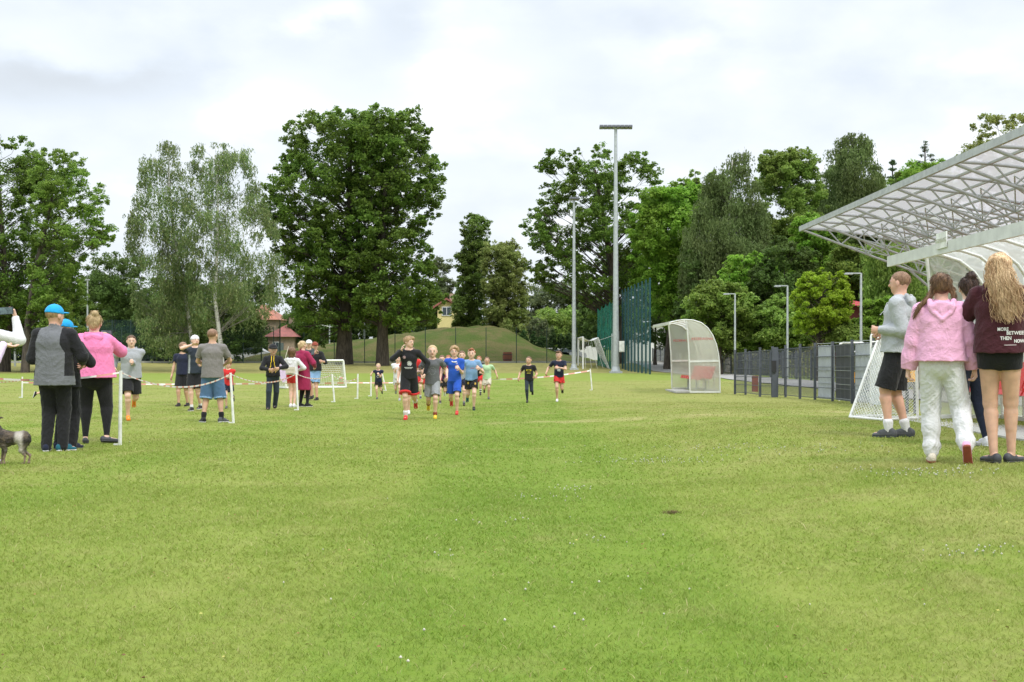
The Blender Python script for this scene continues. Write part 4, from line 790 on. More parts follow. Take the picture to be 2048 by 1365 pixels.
# ---------------------------------------------------------------- buildings in the distance
tile_r = paint('red_roof_tiles', (.29, .10, .085), .8, var=.18, nsc=1.5); yel = paint('yellow_plaster', (.66, .56, .26), .9, var=.06, nsc=1); brick = paint('brick_wall', (.36, .27, .20), .9, var=.15, nsc=4); whw = paint('white_plaster', (.70, .70, .70), .9, var=.06, nsc=1); winm = paint('window_glass', (.07, .09, .11), .15); redw = paint('red_wood', (.10, .016, .016), .8, var=.2)
def house(name, px0, px1, py_ridge, py_eave, py_base, Y, wallm, roofm, label, depth=9, wins=(), gable=False, rise=0, door=None):
    a, b = P(px0, py_base, Y), P(px1, py_base, Y); w = b.x - a.x; zb = min(gz(a.x, Y), a.z); r = empty(name, ((a.x + b.x) / 2, Y, zb)); he = CH + (HZ - py_eave) / F * Y - zb; hr = CH + (HZ - py_ridge) / F * Y - zb
    m = MB(); 
    if gable: m.slab([(-w / 2, 0, 0), (w / 2, 0, 0), (w / 2, 0, he), (0, 0, hr - .15), (-w / 2, 0, he)], (0, depth, 0))
    else: m.box((0, depth / 2, he / 2), (w, depth, he))
    m.build('wall', wallm, r); m = MB(); ov = .5
    if gable:
        sl = (hr - he) / (w / 2)
        for s_ in (-1, 1): m.slab([(0, -ov, hr), (s_ * (w / 2 + ov), -ov, he - sl * ov), (s_ * (w / 2 + ov), depth + ov, he - sl * ov), (0, depth + ov, hr)], (0, 0, .22))
    else:
        rw = max(0, w / 2 - depth * .3)
        m.add([(-w / 2 - ov, -ov, he), (w / 2 + ov, -ov, he), (w / 2 + ov, depth + ov, he), (-w / 2 - ov, depth + ov, he), (-rw, depth / 2, hr), (rw, depth / 2, hr)], [(0, 1, 5, 4), (1, 2, 5), (2, 3, 4, 5), (3, 0, 4), (3, 2, 1, 0)])
    m.build('roof', roofm, r)
    for (u, py, ww, hh) in wins:
        x = -w / 2 + u * w; z = CH + (HZ - py) / F * Y - zb; W, H = ww / F * Y, hh / F * Y; f = MB(); f.box((x, -.03, z), (W + .2, .12, H + .2)); fo_ = f.build('window', whw if wallm is not whw else galv, r); g = MB(); g.box((x, -.08, z), (W, .08, H)); g.box((x, -.13, z), (.06, .03, H), m=1); g.build('pane', [winm, whw], fo_)
    if door: x = -w / 2 + door * w; m = MB(); m.box((x, -.05, 1.05), (1.1, .12, 2.1)); m.build('door', paint('grey_door', (.12, .15, .15)), r)
    
    if name == 'house': m = MB(); m.box((w * .2, depth / 2, hr + .2), (.6, .6, 1.4)); m.build('chimney', brick, r)
    tag(r, label, 'house'); return r
house('house', 875, 912, 600, 612, 690, 158, yel, tile_r, 'small yellow house with a gabled roof beyond the mound', wins=[(.5, 623, 16, 15)], gable=True, depth=10)
house('house', 536, 588, 648, 674, 722, 160, brick, tile_r, 'brick house with a pale red tiled roof left of the big oaks', wins=[(.3, 690, 9, 9)], depth=8, door=.42)
house('house', 476, 552, 604, 640, 715, 185, brick, paint('orange_roof_tiles', (.33, .13, .085), .8, var=.2, nsc=1.5), 'orange roofed house half hidden behind the birches', wins=[(.3, 660, 8, 10)], depth=10)
house('building', 1150, 1195, 588, 594, 700, 200, whw, galv, 'white block building behind the trees beside the rear mast', wins=[(.7, 606, 8, 9), (.7, 630, 8, 9)], depth=12)
house('building', 1268, 1362, 640, 645, 715, 150, whw, galv, 'long low white building behind the small team shelter', wins=[(.2, 665, 9, 12), (.8, 665, 9, 12)], depth=10)
r = house('shed', 1692, 1746, 598, 612, 660, 76, redw, paint('red_metal_roof', (.42, .035, .05), .45, var=.1), 'dark red shed with a bright red sloping roof on the bank', depth=4)
# small things in the distance
thuja = leafmat('leaf_thuja', [(.03, .07, .02), (.05, .11, .03)])
for i, (px, top, hw) in enumerate([(1048, 664, 9), (1068, 668, 8), (1083, 664, 9), (1106, 665, 8), (1122, 668, 8), (1138, 670, 8)]):
    tree('thuja_tree', ['leftmost clipped thuja right of the mound', 'second thuja beside the mound foot', 'third thuja in the row before the parked cars', 'fourth thuja between the parked cars', 'fifth thuja near the rear mast', 'last thuja of the row left of the rear mast'][i], 134, [(top, px - 1, px + 1), (top + 8, px - hw * .6, px + hw * .6), (top + 22, px - hw, px + hw), (704, px - hw, px + hw)], [(px, 706), (px, top + 10)], .05, thuja, brk, 26, (.3, .5), .14, 2600, seed=120 + i, group='row of clipped thujas', limbs=False)
def car(px, py, Y, col, label, rz=0.0):
    p = P(px, py, Y); z = gz(p.x, Y); r = empty('parked_car', (p.x, Y, z), rz); m = MB()
    prof = [(-2.1, .35), (-2.15, .75), (-1.7, .92), (-1.15, .98), (-.5, 1.42), (.75, 1.45), (1.5, 1.02), (2.0, .92), (2.12, .6), (2.05, .32)]
    m.slab([(x, -.85, zz) for x, zz in prof], (0, 1.7, 0)); m.build('body', col, r); m = MB(); m.slab([(-1.0, -.87, 1.0), (-.48, -.87, 1.36), (.7, -.87, 1.38), (1.3, -.87, 1.02)], (0, 1.74, 0)); m.build('window', winm, r)
    for x in (-1.35, 1.3):
        for y in (-.8, .8): m = MB(); m.tube([(x, y - .1, .32), (x, y + .1, .32)], .32, 14); m.build('wheel', blackp, r)
    tag(r, label, 'car', 'cars parked beyond the fence')
for a in [(300, 0, 132, paint('car_silver', (.45, .47, .5), .25, .5), 'silver parked car behind the ball net'), (345, 0, 134, paint('car_green', (.06, .2, .14), .3), 'green parked car behind the man in black'), (262, 0, 136, paint('car_dark', (.05, .06, .08), .25), 'dark parked car behind the boy in grey'), (505, 0, 140, paint('car_white', (.7, .7, .7), .3), 'white parked car in front of the brick house'), (1066, 0, 150, paint('car_blue', (.25, .4, .6), .3), 'pale blue parked car behind the thujas'), (1100, 0, 150, paint('car_white', (.7, .7, .7), .3), 'white parked car between two thujas'), (1133, 0, 150, paint('car_grey', (.3, .32, .35), .3), 'grey parked car left of the rear mast')]: car(*a)
m = MB(); b = P(1015, 711, 123.8); z = gz(b.x, 123.8); r = empty('litter_bin', (b.x, 123.8, z)); m.tube([(0, 0, .05), (0, 0, .5), (0, 0, .95)], [.36, .44, .38], 16); m.build('barrel', paint('rust_wood', (.20, .06, .03), .8), r); m = MB(); [m.tube([(0, 0, q), (0, 0, q + .05)], .445, 16) for q in (.25, .7)]; m.build('hoop', blackp, r); tag(r, 'rust brown barrel standing at the foot of the mound', 'barrel')
def thinpole(px, pyt, Y, label, arm=False, name='pole_mast'):
    p = P(px, pyt, Y); z = gz(p.x, Y); r = empty(name, (p.x, Y, z)); m = MB(); m.tube([(0, 0, 0), (0, 0, p.z - z)], [.09, .06], 8); m.build('pole', galv, r); m = MB(); m.box((0, 0, p.z - z), (.35, .2, .1)); m.build('cap', galv, r)
    if arm:
        for q, l in ((1.6, 1.9), (2.5, 1.5)): m = MB(); m.bar((-1.0, 0, p.z - z - 3.0 + q), (l, 0, p.z - z - 3.6 + q), .06, .07); m.build('arm', white_p, r)
    tag(r, label, 'pole')
thinpole(659, 625, 158, 'grey pole with white arms left of the big oak trunk', True); thinpole(679, 618, 160, 'grey pole touching the left oak trunk'); thinpole(729, 622, 158, 'thin grey pole between the two oak trunks'); thinpole(175, 560, 118, 'very thin pole above the woman in pink'); thinpole(30, 640, 110, 'grey pole at the left edge behind the hands')
def scrub_mat(): return leafmat('leaf_scrub', [(.09, .13, .035), (.14, .19, .05), (.22, .25, .09)], .35)
def scrub():
    rs = np.random.default_rng(5); n = 60000; x = rs.uniform(14.6, 42, n); y = rs.uniform(42, 112, n); keep = x < y * .40 + 6; x, y = x[keep], y[keep]; n = len(x)
    hmax = .35 + 1.0 * np.clip(np.sin(x * 1.7 + y * .3) * np.sin(y * .9) + .35, 0, 1); z = terrain(x, y) + rs.random(n) ** .8 * hmax
    o = leaf_mesh('undergrowth', np.stack([x, y, z], 1), .22, scrub_mat(), None, rs, droop=.0, aspect=.22); tag(o, 'tall weeds and undergrowth covering the bank behind the path', 'undergrowth', kind='stuff')
scrub()
# ---------------------------------------------------------------- sculpting with distance fields (bodies, clothes, hair, dog)
class Field:
    """union of smooth primitives on a grid, turned into one closed surface"""
    def __init__(s, lo, hi, h):
        s.h = h; s.lo = np.array(lo, float) - 3 * h; n = np.ceil((np.array(hi, float) + 3 * h - s.lo) / h).astype(int) + 1; s.n = n
        s.ax = [s.lo[i] + np.arange(n[i]) * h for i in range(3)]; s.d = np.full(n, 1.0, np.float32)
    def sub(s, lo, hi):
        i0 = np.clip(((np.array(lo) - s.lo) / s.h).astype(int), 0, s.n - 1); i1 = np.clip(((np.array(hi) - s.lo) / s.h).astype(int) + 2, 1, s.n)
        if (i1 <= i0).any(): return None, None
        sl = tuple(slice(a, b) for a, b in zip(i0, i1)); X, Y, Z = np.meshgrid(*[s.ax[k][sl[k]] for k in range(3)], indexing='ij', sparse=True)
        return sl, (X, Y, Z)
    @staticmethod
    def smin(a, b, k):
        if k <= 0: return np.minimum(a, b)
        h = np.clip(.5 + .5 * (b - a) / k, 0, 1); return b + (a - b) * h - k * h * (1 - h)
    def cone(s, a, b, ra, rb, k=.02, side=None, fa=None, fb=None, op='add', power=2.0):
        """tapered limb from a to b; side = direction of the first radius, (fa, fb) = radii across it"""
        a = np.array(a, float); b = np.array(b, float); ax = b - a; L_ = np.linalg.norm(ax); ax = ax / (L_ + 1e-9)
        fa = ra if fa is None else fa; fb = rb if fb is None else fb
        sd = np.array((1., 0, 0) if side is None else side, float); sd = sd - ax * sd.dot(ax)
        if np.linalg.norm(sd) < 1e-4: sd = np.array((0., 1, 0)) - ax * ax[1]
        sd /= np.linalg.norm(sd); vv = np.cross(ax, sd); mr = max(ra, rb, fa, fb) + k + 2 * s.h + .012
        sl, g = s.sub(np.minimum(a, b) - mr, np.maximum(a, b) + mr)
        if sl is None: return s
        px, py, pz = g[0] - a[0], g[1] - a[1], g[2] - a[2]
        w = px * ax[0] + py * ax[1] + pz * ax[2]; u = px * sd[0] + py * sd[1] + pz * sd[2]; v = px * vv[0] + py * vv[1] + pz * vv[2]
        t = np.clip(w / (L_ + 1e-9), 0, 1); ru = ra + (rb - ra) * t; rv = fa + (fb - fa) * t; rw = np.minimum(ru, rv); dw = w - t * L_
        q = np.sqrt((u / ru) ** 2 + (v / rv) ** 2 + (dw / rw) ** 2); d = (q - 1) * rw
        return s._put(sl, d, k, op)
    def ell(s, c, r, k=.02, M=None, op='add'):
        c = np.array(c, float); r = np.array(r, float); mr = r.max() + k + 2 * s.h + .01; sl, g = s.sub(c - mr, c + mr)
        if sl is None: return s
        p = [g[0] - c[0], g[1] - c[1], g[2] - c[2]]
        if M is not None: M = np.array(M); p = [p[0] * M[0][i] + p[1] * M[1][i] + p[2] * M[2][i] for i in range(3)]
        q = np.sqrt((p[0] / r[0]) ** 2 + (p[1] / r[1]) ** 2 + (p[2] / r[2]) ** 2); return s._put(sl, (q - 1) * r.min(), k, op)
    def _put(s, sl, d, k, op):
        d = d.astype(np.float32)
        if op == 'add': s.d[sl] = s.smin(s.d[sl], d, k)
        else: s.d[sl] = -s.smin(-s.d[sl], d, k)
        return s
    def cut(s, p, n, k=.004, inside=None):
        """remove everything on the side the normal n points to"""
        p = np.array(p, float); n = np.array(n, float); n /= np.linalg.norm(n)
        if inside is None: sl = tuple(slice(None) for _ in range(3)); g = np.meshgrid(*s.ax, indexing='ij', sparse=True)
        else:
            sl, g = s.sub(*inside)
            if sl is None: return s
        d = (g[0] - p[0]) * n[0] + (g[1] - p[1]) * n[1] + (g[2] - p[2]) * n[2]; s.d[sl] = -s.smin(-s.d[sl], -d.astype(np.float32), k); return s
    def folds(s, amp, freq=18, seed=0, stretch=(1, 1, .45), ridge=True):
        rs = np.random.default_rng(seed); X, Y, Z = np.meshgrid(*s.ax, indexing='ij', sparse=True); m = np.abs(s.d) < .05
        X, Y, Z = [np.broadcast_to(q, s.d.shape)[m].astype(np.float32) for q in (X, Y, Z)]; acc = np.zeros(len(X), np.float32)
        wx = .03 * np.sin(Z * 14 + rs.uniform(0, 6)); wz = .03 * np.sin(X * 17 + rs.uniform(0, 6))
        for i in range(7):
            kx, ky, kz = rs.normal(size=3) * np.array(stretch) + (0, 0, rs.choice([-.5, .5])); f = freq * rs.uniform(.6, 2.0); ph = rs.uniform(0, 6.3); w = np.sin((kx * (X + wx) + ky * Y + kz * (Z + wz)) * f + ph)
            acc += ((1 - np.abs(w)) ** 2 * 1.6 - .6 if ridge else w) * rs.uniform(.5, 1.2)
        s.d[m] -= amp * acc / 3.0; return s
    def mesh(s):
        d = s.d; sg = d < 0
        c = np.zeros(np.array(d.shape) - 1, np.int8)
        for i in (0, 1):
            for j in (0, 1):
                for k in (0, 1): c += sg[i:d.shape[0] - 1 + i, j:d.shape[1] - 1 + j, k:d.shape[2] - 1 + k]
        act = (c > 0) & (c < 8); idx = np.full(act.shape, -1, np.int64); I = np.argwhere(act); idx[act] = np.arange(len(I))
        acc = np.zeros((len(I), 3)); cnt = np.zeros(len(I))
        cor = [(0, 0, 0), (1, 0, 0), (0, 1, 0), (1, 1, 0), (0, 0, 1), (1, 0, 1), (0, 1, 1), (1, 1, 1)]
        val = np.stack([d[I[:, 0] + a, I[:, 1] + b, I[:, 2] + c_] for a, b, c_ in cor], 1)
        for a in range(8):
            for b in range(a + 1, 8):
                if sum(abs(cor[a][q] - cor[b][q]) for q in range(3)) != 1: continue
                va, vb = val[:, a], val[:, b]; m = (va < 0) != (vb < 0); t = va / (va - vb + 1e-12); t = np.where(m, t, 0)
                acc += m[:, None] * (np.array(cor[a]) + (np.array(cor[b]) - np.array(cor[a])) * t[:, None]); cnt += m
        V = s.lo + (I + acc / np.maximum(cnt, 1)[:, None]) * s.h; Fs = []
        for ax in range(3):
            sl0 = [slice(None)] * 3; sl1 = [slice(None)] * 3; sl0[ax] = slice(0, -1); sl1[ax] = slice(1, None); o1, o2 = [q for q in range(3) if q != ax]
            ch = sg[tuple(sl0)] != sg[tuple(sl1)]; E = np.argwhere(ch); E = E[(E[:, o1] > 0) & (E[:, o2] > 0) & (E[:, o1] < d.shape[o1] - 1) & (E[:, o2] < d.shape[o2] - 1)]
            inside = sg[E[:, 0], E[:, 1], E[:, 2]]; q = []
            for a, b in ((0, 0), (1, 0), (1, 1), (0, 1)):
                J = E.copy(); J[:, o1] -= a; J[:, o2] -= b; q.append(idx[J[:, 0], J[:, 1], J[:, 2]])
            q = np.stack(q, 1); flip = inside if ax != 1 else ~inside; q[flip] = q[flip][:, ::-1]; Fs.append(q)
        Fa = np.concatenate(Fs); Fa = Fa[:, ::-1]; return V, Fa[(Fa >= 0).all(1)]
    def obj(s, name, mat, parent, midx=None):
        V, Fa = s.mesh()
        if len(Fa) == 0: return None
        o = mesh_obj(name, V, np.ascontiguousarray(Fa), mat, parent, True)
        if midx is not None:
            cen = V[Fa].mean(1); o.data.polygons.foreach_set('material_index', midx(cen).astype(np.int32))
        return o

def nrm(v): v = np.array(v, float); return v / (np.linalg.norm(v) + 1e-9)
def ik(a, c, l1, l2, pole):
    a = np.array(a, float); c = np.array(c, float); d = c - a; D = np.linalg.norm(d); mx = (l1 + l2) * .999
    if D > mx: c = a + d / D * mx; D = mx
    if D < abs(l1 - l2) * 1.02 + 1e-4: D = abs(l1 - l2) * 1.02 + 1e-4
    n = d / (np.linalg.norm(d) + 1e-9); x = (l1 * l1 - l2 * l2 + D * D) / (2 * D); h = math.sqrt(max(l1 * l1 - x * x, 0)); p = np.array(pole, float); p = p - n * p.dot(n)
    p = nrm(p) if np.linalg.norm(p) > 1e-4 else np.array((0, -1., 0)); return a + n * x + p * h, c

def skin(name, col):
    if name in MATS: return MATS[name]
    m = NT(name); a = m.noise(m.obj(), 14, 4); m.l.new(m.mix(m.rng(a, .3, .7), tuple(c * .88 for c in col), tuple(min(1, c * 1.08) for c in col)), m.b.inputs['Base Color']); m.b.inputs['Roughness'].default_value = .5
    m.b.inputs['Subsurface Weight'].default_value = .12; m.b.inputs['Subsurface Radius'].default_value = (.02, .008, .004); m.b.inputs['Subsurface Scale'].default_value = .5; MATS[name] = m.mat; return m.mat
def hairmat(name, c1, c2):
    if name in MATS: return MATS[name]
    m = NT(name); o = m.obj(); a = m.noise(m.scale(o, (1, 1, .12)), 95, 3, .7, .3); b = m.noise(m.scale(o, (1, 1, .3)), 14, 3); g = m.math('ADD', m.math('MULTIPLY', a, .65), m.math('MULTIPLY', b, .35))
    m.l.new(m.mix(m.rng(g, .38, .62), c1, c2), m.b.inputs['Base Color']); m.b.inputs['Roughness'].default_value = .5; m.b.inputs['Specular IOR Level'].default_value = .35; m.bump(a, .6, .012); MATS[name] = m.mat; return m.mat
SK = {'fair': skin('skin_fair', (.72, .46, .35)), 'tan': skin('skin_tan', (.60, .36, .25)), 'pink': skin('skin_pink', (.66, .38, .28))}
HR = {'blond': hairmat('hair_blond', (.30, .20, .09), (.62, .47, .26)), 'dark': hairmat('hair_dark', (.020, .010, .008), (.07, .035, .022)), 'brown': hairmat('hair_brown', (.07, .035, .018), (.20, .11, .055)), 'sand': hairmat('hair_sand', (.22, .13, .06), (.46, .31, .16)), 'red': hairmat('hair_auburn', (.16, .05, .02), (.36, .13, .05)), 'honey': hairmat('hair_honey', (.36, .20, .095), (.82, .60, .36)), 'short': hairmat('hair_cropped', (.17, .09, .05), (.30, .18, .11))}
C = dict(black=(.017, .017, .019), navy=(.018, .022, .045), white=(.72, .71, .73), grey=(.30, .31, .33), dgrey=(.085, .088, .095), mgrey=(.15, .155, .165), pink=(.80, .22, .43), lpink=(.76, .40, .58), maroon=(.058, .014, .020), blue=(.025, .095, .48), lblue=(.20, .34, .55), green=(.42, .60, .36), red=(.62, .035, .035), jeans=(.085, .16, .29), ljeans=(.22, .36, .55), burg=(.30, .022, .075), taupe=(.20, .185, .175), orange=(.85, .25, .02), lgrey=(.34, .355, .37), sweat=(.66, .655, .665), lilac=(.66, .52, .72), cream=(.62, .56, .46), capblue=(.02, .33, .68), slate=(.03, .04, .055), redcap=(.26, .06, .035), teal=(.02, .12, .16), rubber=(.045, .047, .055), yellow=(.75, .52, .03))
def fab(c, heather=0.0):
    return fabric('cloth_' + (c if isinstance(c, str) else '_'.join(str(round(x, 3)) for x in c)) + ('_heather' if heather else ''), C[c] if isinstance(c, str) else c, heather=heather)

def person(px, foot, top, face=180, label='', top_=None, bottom=None, shoes=None, hair=None, sk='fair', fat=1.0, head=1.0, lean=0.0, yaw=0.0, pitch=0.0, tiltx=0.0,
           wl=(-.16, .03, .47), wr=(.16, .03, .47), pl=(-.3, -1, 0), pr=(.3, -1, 0), al=(-.06, .0, .04), ar=(.06, .0, .04), kl=(0, 1, 0), kr=(0, 1, 0), hip=(0, 0, .52), toe=(None, None), fl=0.0, fr=0.0,
           fem=False, res=None, group=None, hold=(0, 0), cap=None, Y=None, sx=1.0, twist=0.0, lift=0.0, footdir=(0, 0), seed=0, curl=None, prints=None, faced=True, handdir=(None, None), reg=None):
    g = on_ground(px, foot) if Y is None else Vector((P(px, foot, Y).x, Y, gz(P(px, foot, Y).x, Y)))
    H = (foot - top) / F * g.y / (1.0 if lift == 0 else (1.0))
    Hs = H; root_loc = g; h = res or min(.0125, max(.0058, g.y * .00042)); rz = R(face) - R(0) - math.atan2(g.x, g.y) * (1 if True else 0)
    sc = lambda v: np.array(v, float) * H
    nm = 'person'; A = fat
    hd = (.138 if H > 1.45 else .163) * head * H          # head height
    hipc = sc(hip); up = nrm((math.sin(R(tiltx)), math.sin(R(lean)), math.cos(R(lean)))); fwd = nrm(np.array((0, 1., 0)) - up * up[1]); rt = np.cross(fwd, up)
    tw = R(twist); srt = rt * math.cos(tw) + fwd * math.sin(tw); sfw = fwd * math.cos(tw) - rt * math.sin(tw)
    chestc = hipc + up * .195 * H; waist = hipc + up * .10 * H; neckb = hipc + up * (.305 if H > 1.45 else .285) * H; shw = (.108 if not fem else .096) * H * (1 + (A - 1) * .22) * sx
    shz = (.268 if H > 1.45 else .252) * H; shL = hipc + up * shz - srt * shw; shR = hipc + up * shz + srt * shw
    hj = (.043 if not fem else .048) * H * (1 + (A - 1) * .5); hpL = hipc - rt * hj; hpR = hipc + rt * hj
    ua, fa_, th, sh = .165 * H, .140 * H, .245 * H, .245 * H
    elL, wrL = ik(shL, sc(wl), ua, fa_, pl); elR, wrR = ik(shR, sc(wr), ua, fa_, pr)
    knL, anL = ik(hpL, sc(al), th, sh, kl); knR, anR = ik(hpR, sc(ar), th, sh, kr)
    # head frame
    yw, pt = R(yaw), R(pitch); hf = np.array((math.sin(yw) * math.cos(pt), math.cos(yw) * math.cos(pt), math.sin(pt))); hr = nrm(np.cross(hf, (0, 0, 1.))); hu = np.cross(hr, hf)
    headc = neckb + up * .018 * H + hu * hd * .52 + hf * hd * .06; HM = np.stack([hr, hf, hu], 1); hp = lambda x, y, z: headc + HM @ (np.array((x, y, z)) * hd)
    pts = np.array([hipc, neckb, shL, shR, elL, elR, wrL, wrR, knL, knR, anL, anR, headc]); pad = .22 * H; lo = pts.min(0) - [.14 * H, .14 * H, .12 * H]; hi = pts.max(0) + [.14 * H, .14 * H, hd * .65]
    lo[2] = max(lo[2], -.05)
    # ------------- body
    B = Field(lo, hi, h); k1 = .022 * H
    B.cone(hipc - up * .01 * H, waist, .083 * H * A, .068 * H * A, k1, rt, .062 * H * A, .052 * H * A); B.cone(waist, chestc + up * .03 * H, .068 * H * A, .088 * H * A * sx, k1, srt, .052 * H * A, .062 * H * A)
    B.cone(chestc, neckb - up * .02 * H, .088 * H * A * sx, .05 * H, k1, srt, .06 * H * A, .036 * H); B.cone(shL, shR, .030 * H, .030 * H, k1); [B.cone(neckb, q_, .026 * H, .024 * H, k1) for q_ in (shL, shR)]
    B.cone(neckb - up * .02 * H, headc - hu * hd * .2 - hf * hd * .08, .037 * H, .033 * H, .014 * H)
    for hq, kq, aq in ((hpL, knL, anL), (hpR, knR, anR)):
        B.cone(hq, kq, .049 * H * A, .033 * H * (1 + (A - 1) * .5), k1); cf = nrm(kq - aq); bk = nrm(-np.cross(np.cross(cf, (0, 1., 0)), cf)); B.cone(kq, aq, .031 * H * (1 + (A - 1) * .5), .0185 * H, .01 * H); B.cone(kq + (aq - kq) * .22 - nrm(np.cross(rt, cf)) * .006 * H, kq + (aq - kq) * .5, .031 * H * (1 + (A - 1) * .5), .022 * H, .012 * H)
    for sq, eq, wq in ((shL, elL, wrL), (shR, elR, wrR)):
        B.cone(sq, eq, .029 * H * (1 + (A - 1) * .6), .021 * H, .014 * H); B.cone(eq, wq, .0225 * H, .0145 * H, .008 * H); B.cone(eq + (wq - eq) * .12, eq + (wq - eq) * .4, .0235 * H, .019 * H, .01 * H)
    # feet (inside the shoes)
    fd = []
    for i, (aq, kq) in enumerate(((anL, knL), (anR, knR))):
        t = toe[i]; dr = R(footdir[i]); base = np.array((math.sin(dr), math.cos(dr), 0))
        if t is None: fdv = base; fu = np.array((0, 0, 1.))
        else: fdv = nrm(t); fu = nrm(aq * 0 + nrm(kq - aq) - fdv * np.dot(nrm(kq - aq), fdv))
        fd.append((fdv, fu)); B.cone(aq - fu * .012 * H - fdv * .02 * H, aq - fu * .026 * H + fdv * .085 * H, .018 * H, .014 * H, .008 * H)
    # hands with fingers
    hl = hd * .80
    for i, (eq, wq, s_) in enumerate(((elL, wrL, -1), (elR, wrR, 1))):
        d = nrm(wq - eq) if handdir[i] is None else nrm(handdir[i]); inn = nrm(rt * -s_ - d * np.dot(rt * -s_, d)) if curl is None or curl[i] is None else nrm(np.array(curl[i]) - d * np.dot(curl[i], d)); ac = np.cross(d, inn) * (1 if s_ < 0 else -1); ac = nrm(ac)
        if ac[1] < 0 and abs(d[2]) > .7: ac = -ac
        pc = wq + d * hl * .26; B.cone(wq, wq + d * hl * .42, hl * .16, hl * .21, .006, ac, hl * .12, hl * .085)
        cu = hold[i] if isinstance(hold, tuple) else hold; cu = .5 + cu * 1.1
        for f in range(4):
            off = (f - 1.5) * hl * .125; b0 = wq + d * hl * .42 + ac * off * -1; ln = hl * (.42, .47, .44, .34)[f] * .5; a1 = cu * .7; d1 = d * math.cos(a1) + inn * math.sin(a1); p1 = b0 + d1 * ln; a2 = cu * 1.7; d2 = d * math.cos(a2) + inn * math.sin(a2); p2 = p1 + d2 * ln * .8; r_ = max(hl * .052, h * .62)
            B.cone(b0, p1, r_ * 1.08, r_, .002); B.cone(p1, p2, r_, r_ * .85, .002)
        tb = wq + d * hl * .12 + ac * hl * .15; t1 = tb + nrm(d * .75 + ac * .65 + inn * .3) * hl * .26; t2 = t1 + nrm(d * .9 + ac * .1 + inn * .5) * hl * .2; r_ = max(hl * .062, h * .65); B.cone(tb, t1, r_ * 1.3, r_, .006); B.cone(t1, t2, r_, r_ * .8, .002)
    # head
    B.ell(hp(0, -.07, .12), np.array((.37, .43, .375)) * hd, .02 * H, HM); B.ell(hp(0, .07, -.10), np.array((.315, .30, .37)) * hd, .012 * H, HM); B.ell(hp(0, .20, -.36), np.array((.13, .13, .12)) * hd, .012 * H, HM)
    B.cone(hp(0, .34, .02), hp(0, .43, -.11), .035 * hd, .058 * hd, .006 * H); B.ell(hp(0, .33, .06), np.array((.22, .06, .05)) * hd, .006 * H, HM)
    for s_ in (-1, 1):
        B.ell(hp(s_ * .375, -.03, -.04), np.array((.035, .085, .13)) * hd, .004 * H, HM); B.ell(hp(s_ * .13, .40, .005), np.array((.075, .05, .045)) * hd, .004 * H, HM, op='sub')
    body = B.obj(nm, SK[sk], None); body.location = g + Vector((0, 0, lift)); body.rotation_euler = (0, 0, rz)
    if reg is not None: reg.update(dict(body=body, hp=hp, wrL=wrL, wrR=wrR, elL=elL, elR=elR, H=H, hd=hd, HM=HM, up=up, rt=rt, fwd=fwd, hipc=hipc, chestc=chestc, knL=knL, knR=knR, anL=anL, anR=anR))
    if faced:
        dk = paint('eye_dark', (.03, .02, .015), .2); wh = paint('eye_white', (.65, .62, .58), .3); lp = paint('lip', (.42, .13, .11), .5); bw = hair_m = (HR[hair[1]] if hair else HR['brown'])
        for s_ in (-1, 1):
            m = MB(); c = hp(s_ * .13, .335, .005); q = Matrix(HM.tolist())
            for rr_, yo, mi in ((.055, 0, 0), (.032, .032, 1)):
                vs = []; 
                for a in range(5):
                    for b in range(8): th_ = math.pi * a / 4; ph = 2 * math.pi * b / 8; vs.append(Vector(c) + q @ (Vector((math.sin(th_) * math.cos(ph) * rr_ * 1.15, math.cos(th_) * rr_ * .8 + yo, math.sin(th_) * math.sin(ph) * rr_ * .8)) * hd))
                m.add(vs, [(a * 8 + b, a * 8 + (b + 1) % 8, (a + 1) * 8 + (b + 1) % 8, (a + 1) * 8 + b) for a in range(4) for b in range(8)], mi, True)
            m.build('eye', [wh, dk], body)
            m = MB(); m.tube([hp(s_ * .06, .375, .085), hp(s_ * .14, .375, .105), hp(s_ * .21, .33, .085)], [.018 * hd, .02 * hd, .012 * hd], 6); m.build('eyebrow', bw, body)
        m = MB(); m.tube([hp(-.085, .335, -.225), hp(-.03, .37, -.222), hp(.03, .37, -.222), hp(.085, .335, -.225)], [.012 * hd, .025 * hd, .025 * hd, .012 * hd], 6); m.build('mouth', lp, body)
    # ------------- shoes
    if shoes:
        kind, col = shoes[0], shoes[1]; solec = shoes[2] if len(shoes) > 2 else 'white'; cols = col if isinstance(col, tuple) and isinstance(col[0], str) else (col, col)
        for i, aq in enumerate((anL, anR)):
            fdv, fu = fd[i]; sd = np.cross(fdv, fu); S = .9 if H > 1.4 else 1.0; L0 = aq - fdv * .030 * H - fu * .022 * H; L1 = aq + fdv * .088 * H - fu * .027 * H
            lo_ = np.minimum(L0, L1) - .06 * H; hi_ = np.maximum(L0, L1) + .06 * H; fh = min(h, .008); Q = Field(lo_, hi_ + [0, 0, .04 * H], fh)
            Q.cone(L0, L1, .021 * H, .024 * H, .004, sd, .019 * H, .013 * H); Q.cone(L0 + fu * .01 * H, L0 + fdv * .045 * H + fu * .006 * H, .019 * H, .019 * H, .012)
            if kind != 'clog': Q.cone(L0 + fu * .012 * H, aq + fu * .008 * H, .019 * H, .021 * H, .008)
            if kind != 'clog': Q.cone(aq - fu * .006 * H + fdv * .006 * H, aq + fdv * .052 * H - fu * .016 * H, .0225 * H, .0195 * H, .008)
            Q.cut(aq - fu * .0335 * H, -fu); so = Q.obj('shoe', fab(cols[i]) if kind != 'clog' else paint('rubber_' + str(cols[i]), C[cols[i]], .6), body)
